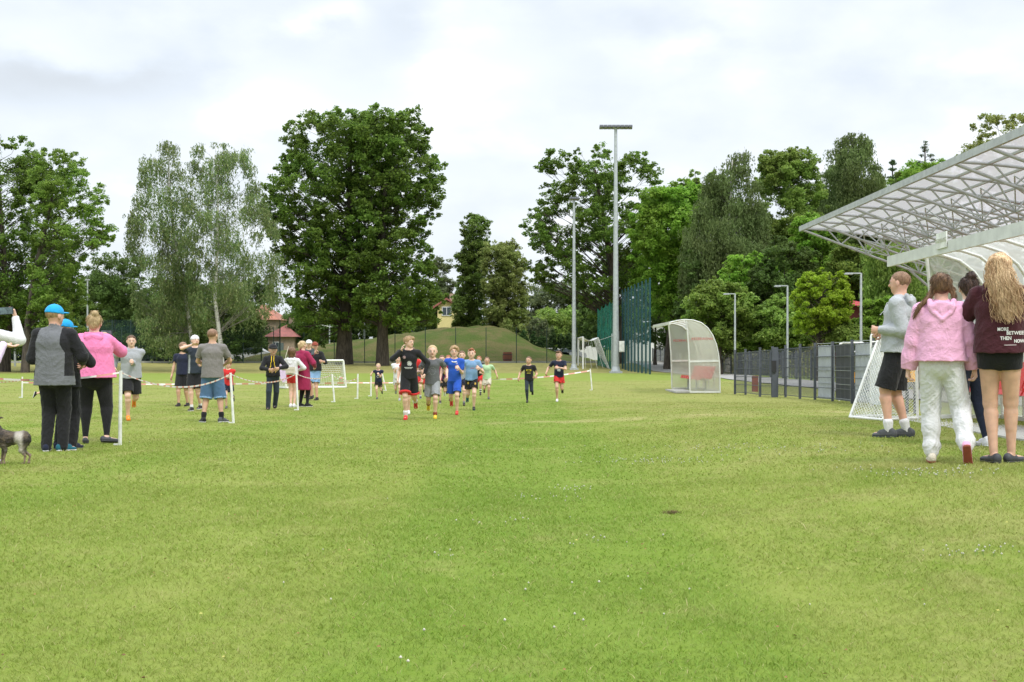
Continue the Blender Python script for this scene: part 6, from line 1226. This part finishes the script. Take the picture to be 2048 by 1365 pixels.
split_j = lambda cen, k: np.where(((cen - k['chestc']) @ k['rt']) > 0, ((cen - k['chestc']) @ k['rt']) > .062 * k['H'] + .5 * np.clip(-((cen - k['chestc']) @ k['up']) + .01, 0, .1), ((cen - k['chestc']) @ k['rt']) < -.115 * k['H'] + .3 * np.clip(((cen - k['chestc']) @ k['up']) - .02, 0, .2)) & (((cen - k['hipc']) @ k['up']) > -.01 * k['H'])
person(109, 903, 607, -18, 'man in a bright blue cap and a grey jacket with black sleeves, seen from behind', ('jacket', 'mgrey', dict(hem=-.075, loose=1.1, col2='black', split=split_j)), ('long', 'black'), ('sneaker', ('navy', 'teal'), 'white'), ('crop', 'sand'), 'pink', 1.25, cap=('capblue', False, True), sx=.95,
       wl=(-.10, .13, .60), wr=(.145, .15, .60), pl=(-.45, -1, -.1), pr=(.5, -1, -.1), al=(-.055, .0, .04), ar=(.045, .03, .04), yaw=38, footdir=(-10, 40), hold=(.7, .4), seed=2, reg=reg)
b = reg['body']; H = reg['H']
person(131, 898, 637, -30, 'shorter person in a blue cap and black tracksuit beside the man in the grey jacket', ('jacket', 'black', dict(loose=1.0)), ('long', 'black'), ('sneaker', ('navy', 'navy'), 'dgrey'), ('crop', 'sand'), 'pink', 1.1, cap=('capblue', False), wl=(-.06, .18, .66), wr=(.07, .20, .66), pl=(-.8, -.6, -.3), pr=(.8, -.6, -.3), yaw=20, footdir=(0, 20), seed=12)
person(191, 887, 625, -3, 'woman with a messy blond bun in a bright pink hoodie and black leggings', ('hoodie', 'pink', dict(loose=1.25, hem=-.02, flare=1.04)), ('leggings', 'black'), ('clog', 'rubber', 'rubber'), ('bun', 'blond'), 'fair', 1.5, fem=True, sx=.9, res=.0075,
       wl=(-.08, .17, .66), wr=(.10, .16, .80), pl=(-.4, -1, -.2), pr=(.75, -.7, -.9), hip=(-.01, 0, .52), al=(-.075, .02, .04), ar=(.085, -.05, .05), kr=(.2, 1, 0), toe=(None, (.75, .2, -.05)), yaw=8, hold=(.5, .6), seed=14, head=1.02, reg=reg)
gg = on_ground(191, 887); phone(P(213, 667, gg.y + .32), (0, 1, 0), (1, 0, .0), .075, .14, 'smartphone held up by the woman in bright pink')
G = 'boys running the race towards the camera'
person(262, 841, 665, 184, 'boy in a grey hoodie and black shorts running in orange shoes', ('hoodie', 'grey', dict(heather=.4)), ('shorts', 'black', dict(len=.85)), ('sneaker', ('orange', 'orange'), 'orange'), ('short', 'brown'), 'fair', 1.15, group=G, seed=20,
       **run('r', wf=(-.01, .15, .66), prints=[(1, 0, 0, 0, 0, bar_, (.3, .3, .3))][:0]))
person(104, 806, 716, -90, 'boy running past, mostly hidden by the man in the grey jacket', ('tee', 'white'), ('shorts', 'navy'), ('sneaker', ('black', 'black'), 'white'), ('short', 'brown'), 'fair', 1.0, hip=(0, 0, .5), ar=(.03, .05, .045), al=(-.05, -.34, .20), toe=((0, -.3, -1), None), wl=(-.1, .15, .65), wr=(.15, -.1, .6), group=G)
person(366, 813, 683, 158, 'man in a black t-shirt and black shorts carrying a water bottle', ('tee', 'navy'), ('shorts', 'black', dict(len=1.0)), ('sneaker', ('black', 'black'), 'black'), ('crop', 'short'), 'tan', 1.1, wr=(.165, .04, .47), wl=(-.15, .08, .5), yaw=-55, al=(-.05, -.06, .04), ar=(.05, .05, .04), seed=21, reg=reg)
split_h = lambda cen, k: (((cen - k['chestc']) @ k['rt']) > .045 * k['H']) & (((cen - k['chestc']) @ k['rt']) < .075 * k['H']) & (((cen - k['chestc']) @ k['up']) < .03)
person(391, 822, 669, 160, 'man in a backward white cap and blue striped t-shirt with a hand at his mouth', ('tee', 'slate', dict(col2='lgrey', split=split_h, sleeve=.9)), ('shorts', 'black', dict(len=.95)), ('sneaker', ('black', 'black'), 'white', 'white'), ('crop', 'brown'), 'fair', 1.1, cap=('white', True), wr=(.0, .13, .86), wl=(-.14, .12, .62), pr=(1, 0, -.4), yaw=-45, pitch=12, ar=(.03, .06, .04), al=(-.04, -.08, .06), seed=22)
person(425, 845, 656, -8, 'man in a taupe t-shirt and denim shorts standing with feet apart', ('tee', 'taupe', dict(loose=1.3, hem=-.05, sleeve=.7)), ('shorts', 'jeans', dict(len=1.12, cuff='ljeans')), ('sneaker', ('black', 'dgrey'), 'white', 'black', .05), ('crop', 'short'), 'tan', 1.18,
       wl=(-.07, .16, .60), wr=(.09, .17, .60), pl=(-1, -.5, -.2), pr=(1, -.5, -.2), al=(-.095, 0, .04), ar=(.095, 0, .04), yaw=28, footdir=(-25, 35), hold=(.7, .7), seed=23, head=1.03)
person(457, 818, 718, 172, 'child with auburn hair in a red t-shirt running beside the man in taupe', ('tee', 'red'), ('shorts', 'navy', dict(len=.7)), ('sneaker', ('dgrey', 'dgrey'), 'dgrey'), ('mop', 'red'), 'fair', 1.0, group=G, seed=24, **run('r', wf=(.0, .15, .64), prints=[(1, .0, .12, .035, .035, emblem, (.05, .04, .05))]))
person(546, 820, 688, 176, 'man in a black cap and black hoodie with yellow trim, walking', ('hoodie', 'black', dict(col2='yellow', split=lambda cen, k: (np.abs(np.abs((cen - k['chestc']) @ k['rt']) - .018 * k['H'] - .15 * np.maximum(0, .05 - (cen - k['chestc']) @ k['up'])) < .006) & (((cen - k['chestc']) @ k['fwd']) > .03) & (((cen - k['hipc']) @ k['up']) > .06))), ('long', 'slate'), ('sneaker', ('black', 'black'), 'black'), ('crop', 'dark'), 'tan', 1.0, cap=('black',),
       wr=(.05, .15, .61), wl=(-.10, .16, .63), pl=(-1, -.6, 0), pr=(1, -.6, 0), ar=(.07, .04, .04), al=(-.02, -.15, .06), kl=(-.5, 1, 0), yaw=-12, hold=(.8, .8), seed=25)
person(584, 815, 694, -20, 'girl with brown hair in a white hoodie and red shorts', ('hoodie', 'white', dict(hem=.02)), ('hot', (.80, .06, .02) and 'red', dict(len=.5)), ('sneaker', ('white', 'white'), 'white'), ('bob', 'brown'), 'fair', .98, fem=True, wl=(-.07, .14, .62), wr=(.08, .14, .62), pl=(-1, -.5, 0), pr=(1, -.5, 0), al=(-.02, 0, .04), ar=(.03, .02, .04), yaw=20, seed=26, reg=reg)
bb = reg['body']; m = MB(); q = Vector(reg['hipc']) + Vector((.02, -.16, .13)); m.box(q, (.2, .07, .14)); m.box(q + Vector((0, -.03, .04)), (.21, .03, .06)); m.tube([q + Vector((-.09, 0, .06)), q + Vector((-.10, -.02, .3)), q + Vector((-.05, .02, .52))], .008, 6); bag = m.build('handbag', fab('cream')); bag.matrix_world = bb.matrix_basis.copy(); tag(bag, 'cream shoulder bag worn by the girl in the white hoodie', 'bag')
person(605, 814, 680, -48, 'woman with blond hair in a long burgundy coat filming with a phone', ('coat', 'burg', dict(hem=-.27, loose=1.25, flare=1.12)), ('leggings', 'black'), ('sneaker', ('black', 'black'), 'white'), ('pony', 'blond'), 'fair', 1.08, fem=True, wl=(.00, .23, .80), wr=(.10, .16, .60), pl=(-.6, -.2, -1), pr=(.9, -.7, 0), yaw=8, hold=(.4, .5), seed=27, al=(-.05, .0, .04), ar=(.05, .05, .04))
gg = on_ground(605, 814); phone(P(625.5, 704, gg.y + .15), (0, 1, 0), (.05, 0, 1), .075, .15, 'white framed smartphone held up by the woman in burgundy')
person(630, 801, 683, 158, 'man in a rust red cap, black hoodie and pale denim shorts', ('hoodie', 'black', dict(sleeve=1.4, hood=False)), ('shorts', 'ljeans', dict(len=.95)), ('sneaker', ('black', 'black'), 'black'), ('crop', 'red'), 'pink', 1.1, cap=('redcap',), wl=(-.19, .15, .66), wr=(.12, .12, .58), pl=(-.5, -.4, -1), yaw=-25, ar=(.06, .02, .06), al=(-.05, .04, .04), seed=28)
person(618, 797, 679, 175, 'person in a white cap standing behind the woman in burgundy', ('tee', 'dgrey'), ('shorts', 'navy'), ('sneaker', ('black', 'black'), 'black'), ('crop', 'brown'), 'fair', 1.0, cap=('white',), seed=29)
m = MB(); p = on_ground(566, 800); c = P(567, 738, p.y); rr = random.Random(2); m.slab([c + Vector((x, 0, z)) for x, z in ((-.13, .1), (.02, .16), (.16, .12), (.14, -.12), (.10, -.30), (-.02, -.36), (-.10, -.2))], (0, .07, 0)); tag(m.build('spare_jacket', fab('lilac')), 'pale jacket hanging from the hand of the walking man in black', 'jacket')
# --- the race
person(757, 799, 725, 172, 'smallest runner in a navy shirt with a white circle, far left of the pack', ('tee', 'navy', dict(sleeve=.35)), ('shorts', 'black', dict(len=.7)), ('sneaker', ('dgrey', 'dgrey'), 'dgrey'), ('crop', 'blond'), 'fair', 1.0, group=G, seed=30, **run('r', wb=(.20, .0, .68), prints=[(1, 0, .12, .035, .035, ring, (.7, .7, .7))]))
person(796, 802, 708, 178, 'boy in a plain white t-shirt half hidden behind the leading runner', ('tee', 'white'), ('shorts', 'sweat', dict(len=.7)), ('sneaker', ('lgrey', 'lgrey'), 'white'), ('short', 'brown'), 'fair', 1.0, group=G, seed=31, **run('l', wb=(.16, .02, .5)))
person(822, 829, 690, 180, 'boy in a red t-shirt directly behind the leading runner', ('tee', 'red'), ('shorts', 'black', dict(len=.7)), ('sneaker', ('white', 'white'), 'white'), ('short', 'brown'), 'fair', 1.0, group=G, seed=32, **run('r', wf=(.14, .1, .5), wb=(.19, .0, .50)))
person(818, 840, 668, 176, 'leading tall boy in a black long-sleeved shirt, head turned to look back', ('tight', 'black', dict(loose=1.5, sleeve=2.0, hem=-.03)), ('shorts', 'black', dict(len=.88, stripe='red')), ('sneaker', ('red', 'red'), 'red', 'white', .05), ('mop', 'sand'), 'fair', 1.0, group=G, seed=33, yaw=-48,
       **run('r', hip=(.51), back=(-.30, .20), prints=[(1, .012, .155, .028, .028, emblem, (.7, .7, .7)), (1, -.048, .225, .016, .016, badge, (.75, .5, .5)), (1, .0, .108, .05, .004, spot, (.6, .6, .6)), (1, .0, .096, .038, .003, spot, (.55, .55, .55))], wl=(-.185, .03, .53), pl=(-.9, -.5, 0), wr=(.075, .17, .80), pr=(1, .1, -.9), kr=(0, 1, 0), handdir=((0, 0, 0), (-.2, .15, 1)) if False else (None, (-.25, .15, 1)), hold=(.6, .05)))
person(844, 798, 710, 182, 'boy in red shorts running between the leader and the boy in grey', ('tee', 'dgrey'), ('shorts', 'red', dict(len=.7)), ('sneaker', ('navy', 'navy'), 'white', 'white'), ('short', 'brown'), 'fair', 1.0, group=G, seed=34, **run('r'))
person(865, 838, 687, 180, 'boy with fair cropped hair in a charcoal t-shirt and grey shorts', ('tee', 'dgrey', dict(heather=.9, loose=1.1, hem=-.045)), ('shorts', 'grey', dict(len=.88)), ('sneaker', ('yellow', 'yellow'), 'yellow', 'redcap', .03), ('crop', 'blond'), 'fair', 1.0, group=G, seed=35, head=1.02, **run('l', wf=(.13, .14, .62), wb=(.19, .04, .56), back=(-.27, .18), prints=[(1, .0, .14, .045, .055, lambda u, v: .70 < u * u + v * v < .82 or (abs(v - .4) < .06 and abs(u) < .6 and math.sin(u * 20) > 0), (.30, .32, .36))]))
person(884, 807, 708, 180, 'boy in a claret and navy shirt behind the boy in charcoal', ('tee', 'navy', dict(col2='burg', split=lambda cen, k: np.sin((cen @ k['rt']) * 45) > 0)), ('shorts', 'black', dict(len=.8)), ('sneaker', ('white', 'black'), 'white'), ('short', 'brown'), 'fair', 1.0, group=G, seed=36, **run('r'))
person(897, 802, 708, 176, 'boy in a white t-shirt and navy shorts behind the boy in blue', ('tee', 'white'), ('shorts', 'navy', dict(len=.9)), ('sneaker', ('black', 'black'), 'black'), ('short', 'red'), 'pink', 1.0, group=G, seed=37, **run('l'))
person(924, 812, 699, 180, 'boy glimpsed between the blue and the pale blue shirts', ('tee', 'grey'), ('shorts', 'navy', dict(len=.7)), ('sneaker', ('black', 'black'), 'black', 'grey'), ('short', 'brown'), 'fair', 1.0, group=G, seed=38, **run('l'))
person(909, 830, 688, 178, 'boy in a royal blue football kit with a white collar and red shoes', ('tee', 'blue', dict(loose=1.05, sleeve=.8)), ('shorts', 'blue', dict(len=.85)), ('sneaker', ('red', 'red'), 'red'), ('mop', 'sand'), 'fair', .97, group=G, seed=39, reg=reg, **run('l', wf=(.02, .05, .60), wb=(.05, .14, .66), back=(-.29, .19), prints=[(1, .035, .235, .012, .008, lambda u, v: v < .6 and math.sin(u * 6 + v * 3) > -.3, (.75, .75, .75))], wr=(.20, -.03, .52), wl=(-.07, .16, .65)))
b = reg['body']; nk = Vector(reg['hp'](0, -.05, -.66)); m = MB(); hd = reg['hd']; m.tube([nk + Vector((math.sin(a) * .058, math.cos(a) * .062 * (1 if math.cos(a) < 0 else 1.3), -.02 - max(0, math.cos(a)) * .035)) for a in [k * math.pi / 8 for k in range(17)]], .013, 6); m.build('collar', fab('white'), b)
person(943, 821, 694, 182, 'boy in a pale blue t-shirt and black shorts with yellow marks', ('tee', 'lblue', dict(loose=1.1, hem=-.03)), ('shorts', 'black', dict(len=.72)), ('sneaker', ('black', 'teal'), 'teal'), ('top', 'red'), 'fair', 1.0, group=G, seed=40, reg=reg, yaw=8, **run('l', wf=(.17, .08, .60), wb=(.12, .14, .66), back=(-.27, .20), prints=[(1, .01, .17, .03, .006, spot, (.55, .12, .12))]))
for s_ in (-1, 1): decal(reg['bottom'], reg['H'], reg['hipc'], reg['up'], reg['rt'], reg['fwd'], 1, s_ * .055, -.07, .014, .018, badge, (.8, .5, .08), 'print', reg['bottom'], 10)
person(958, 791, 710, 180, 'boy in a black shirt, red shorts and striped socks behind the pale blue shirt', ('tee', 'black'), ('shorts', 'red', dict(len=.7)), ('sneaker', ('black', 'black'), 'black', 'striped', .17), ('short', 'red'), 'pink', 1.0, group=G, seed=41, **run('l', wb=(.2, .02, .66)))
person(974, 799, 712, 182, 'boy in a pale green t-shirt and cream shorts, rear right of the pack', ('tee', 'green', dict(loose=1.2, hem=-.04)), ('shorts', 'cream', dict(len=.8)), ('sneaker', ('dgrey', 'dgrey'), 'dgrey'), ('crop', 'brown'), 'tan', 1.0, group=G, seed=42, **run('l', wb=(.23, .0, .54), wf=(.10, .10, .6), back=(-.22, .22), prints=[(1, 0, .15, .045, .035, spot, (.30, .42, .28))]))
person(1058, 806, 711, 176, 'boy in a black t-shirt with a yellow chest badge and black leggings', ('tee', 'black', dict(hem=-.04)), ('leggings', 'slate'), ('sneaker', ('black', 'black'), 'black'), ('crop', 'brown'), 'tan', .98, group=G, seed=43, yaw=18, **run('r', wb=(.22, .05, .52), wf=(.12, .12, .56), back=(-.24, .24), prints=[(1, 0, .19, .055, .018, lambda u, v: .5 < u * u + v * v < 1 or abs(v) > .8, (.75, .6, .03)), (1, 0, .13, .04, .006, spot, (.6, .5, .05))]))
person(1118, 804, 700, 178, 'boy in a navy t-shirt and red shorts, last on the right', ('tee', 'navy', dict(hem=-.03)), ('shorts', 'red', dict(len=.62)), ('sneaker', ('black', 'white'), 'white'), ('top', 'brown'), 'tan', .98, group=G, seed=44, yaw=14, **run('r', wb=(.24, .05, .56), wf=(-.02, .16, .66), back=(-.25, .24), pl=(-1, -.5, .1), prints=[(1, 0, .12, .036, .036, emblem, (.65, .66, .68)), (1, -.035, .20, .014, .014, disc, (.65, .2, .2))]))
# water bottle in the hand of the man in black
g = on_ground(366, 813); c = P(360.5, 757, g.y - .05); r = empty('water_bottle', c); r.rotation_euler = (0, R(-14), 0); m = MB(); m.tube([(0, 0, -.16), (0, 0, -.13), (0, 0, .05), (0, 0, .10), (0, 0, .12)], [.03, .042, .042, .02, .016], 12); m.build('bottle', sheetglass('bottle_plastic', (.72, .80, .78), .8), r); m = MB(); m.tube([(0, 0, -.09), (0, 0, .01)], .0435, 12); m.build('label_band', paint('bottle_label', (.35, .65, .5), .5), r); m = MB(); m.tube([(0, 0, .12), (0, 0, .145)], .018, 10); m.build('bottle_cap', whiteplastic, r); tag(r, 'clear plastic water bottle in the hand of the man in black', 'bottle')

# ---------------------------------------------------------------- dog at the left edge
def dog():
    g = on_ground(26, 929); s = (928 - 862) / F * g.y      # height at the back
    Q = Field([-.75 * s * 2, -.35, -.02], [.6 * s * 2, .35, 1.75 * s], .007); u = s
    Q.cone((.30 * u, 0, .80 * u), (-.30 * u, 0, .80 * u), .18 * u, .22 * u, .05, (0, 1, 0)); Q.ell((-.28 * u, 0, .74 * u), np.array((.26, .19, .25)) * u, .05); Q.ell((.30 * u, 0, .80 * u), np.array((.20, .17, .19)) * u, .05)
    Q.cone((-.38 * u, 0, .86 * u), (-.50 * u, 0, 1.16 * u), .17 * u, .11 * u, .05); Q.ell((-.56 * u, 0, 1.24 * u), np.array((.15, .12, .125)) * u, .03); Q.cone((-.64 * u, 0, 1.22 * u), (-.82 * u, 0, 1.15 * u), .08 * u, .05 * u, .03); Q.ell((-.84 * u, 0, 1.17 * u), np.array((.03, .03, .025)) * u, .01)
    for y in (-.08, .08): Q.cone((-.46 * u, y * u, 1.32 * u), (-.38 * u, y * 1.3 * u, 1.42 * u), .05 * u, .03 * u, .01); Q.cone((-.38 * u, y * 1.3 * u, 1.42 * u), (-.28 * u, y * 1.4 * u, 1.38 * u), .032 * u, .018 * u, .005)
    for y, dx in ((-.11, .0), (.11, .09)):
        Q.cone((.32 * u, y * u, .72 * u), (.27 * u, y * u, .42 * u), .145 * u, .085 * u, .04); Q.cone((.27 * u, y * u, .42 * u), (.38 * u + dx * u, y * u, .26 * u), .075 * u, .046 * u, .02); Q.cone((.38 * u + dx * u, y * u, .26 * u), (.35 * u + dx * u, y * u, .05 * u), .042 * u, .036 * u, .012); Q.cone((.36 * u + dx * u, y * u, .035 * u), (.28 * u + dx * u, y * u, .03 * u), .038 * u, .032 * u, .01)
    for y, dx in ((-.10, .05), (.10, -.06)):
        Q.cone((-.28 * u, y * u, .66 * u), (-.24 * u + dx * u, y * u, .42 * u), .085 * u, .052 * u, .03); Q.cone((-.24 * u + dx * u, y * u, .42 * u), (-.28 * u + dx * u, y * u, .22 * u), .056 * u, .042 * u, .015); Q.cone((-.28 * u + dx * u, y * u, .22 * u), (-.29 * u + dx * u, y * u, .05 * u), .040 * u, .036 * u, .012); Q.cone((-.28 * u + dx * u, y * u, .035 * u), (-.37 * u + dx * u, y * u, .03 * u), .036 * u, .03 * u, .01)
    Q.cone((.42 * u, 0, .84 * u), (.475 * u, 0, .70 * u), .05 * u, .035 * u, .03); Q.cone((.475 * u, 0, .70 * u), (.47 * u, 0, .56 * u), .04 * u, .02 * u, .02)
    Q.folds(.006, 60, 3, (1, 1, 1))
    m = NT('dog_coat'); o = m.obj(); sp = m.new('ShaderNodeSeparateXYZ'); m.l.new(o, sp.inputs[0]); a = m.noise(m.scale(o, (1.3, 1, 1)), 7, 5, .7, .6); f = m.noise(m.scale(o, (1, 1, .3)), 120, 3, .8)
    c = m.mix(m.rng(a, .42, .66), (.016, .013, .012), (.13, .095, .065)); c = m.mix(m.math('MULTIPLY', m.rng(f, .45, .75), .3), c, (.24, .20, .16)); low = m.rng(sp.outputs[2], .42 * s, .20 * s)
    c = m.mix(low, c, (.20, .13, .085)); x0 = m.rng(m.math('ABSOLUTE', m.math('SUBTRACT', sp.outputs[0], .20 * s)), .02, .06, 1, 0); z0 = m.rng(m.math('ABSOLUTE', m.math('SUBTRACT', sp.outputs[2], .66 * s)), .07, .16, 1, 0); c = m.mix(m.math('MULTIPLY', m.math('MULTIPLY', x0, z0), .85), c, (.62, .57, .50)); belly = m.rng(sp.outputs[2], .68 * s, .58 * s); c = m.mix(m.math('MULTIPLY', belly, .2), c, (.4, .34, .27))
    m.l.new(c, m.b.inputs['Base Color']); m.b.inputs['Roughness'].default_value = .8; m.bump(f, .7, .01)
    d = Q.obj('dog', m.mat, None); d.location = g; d.rotation_euler = (0, 0, R(8))
    mm = MB(); mm.tube([(-.44 * u, math.cos(a_) * .155 * u - .01, 1.06 * u + math.sin(a_) * .15 * u) for a_ in [k * math.pi / 8 for k in range(17)]], .008, 6); mm.build('collar', paint('collar_red', (.4, .05, .05)), d)
    tag(d, 'brindled grey and tan dog with a pale haunch patch at the left edge', 'dog')
dog()
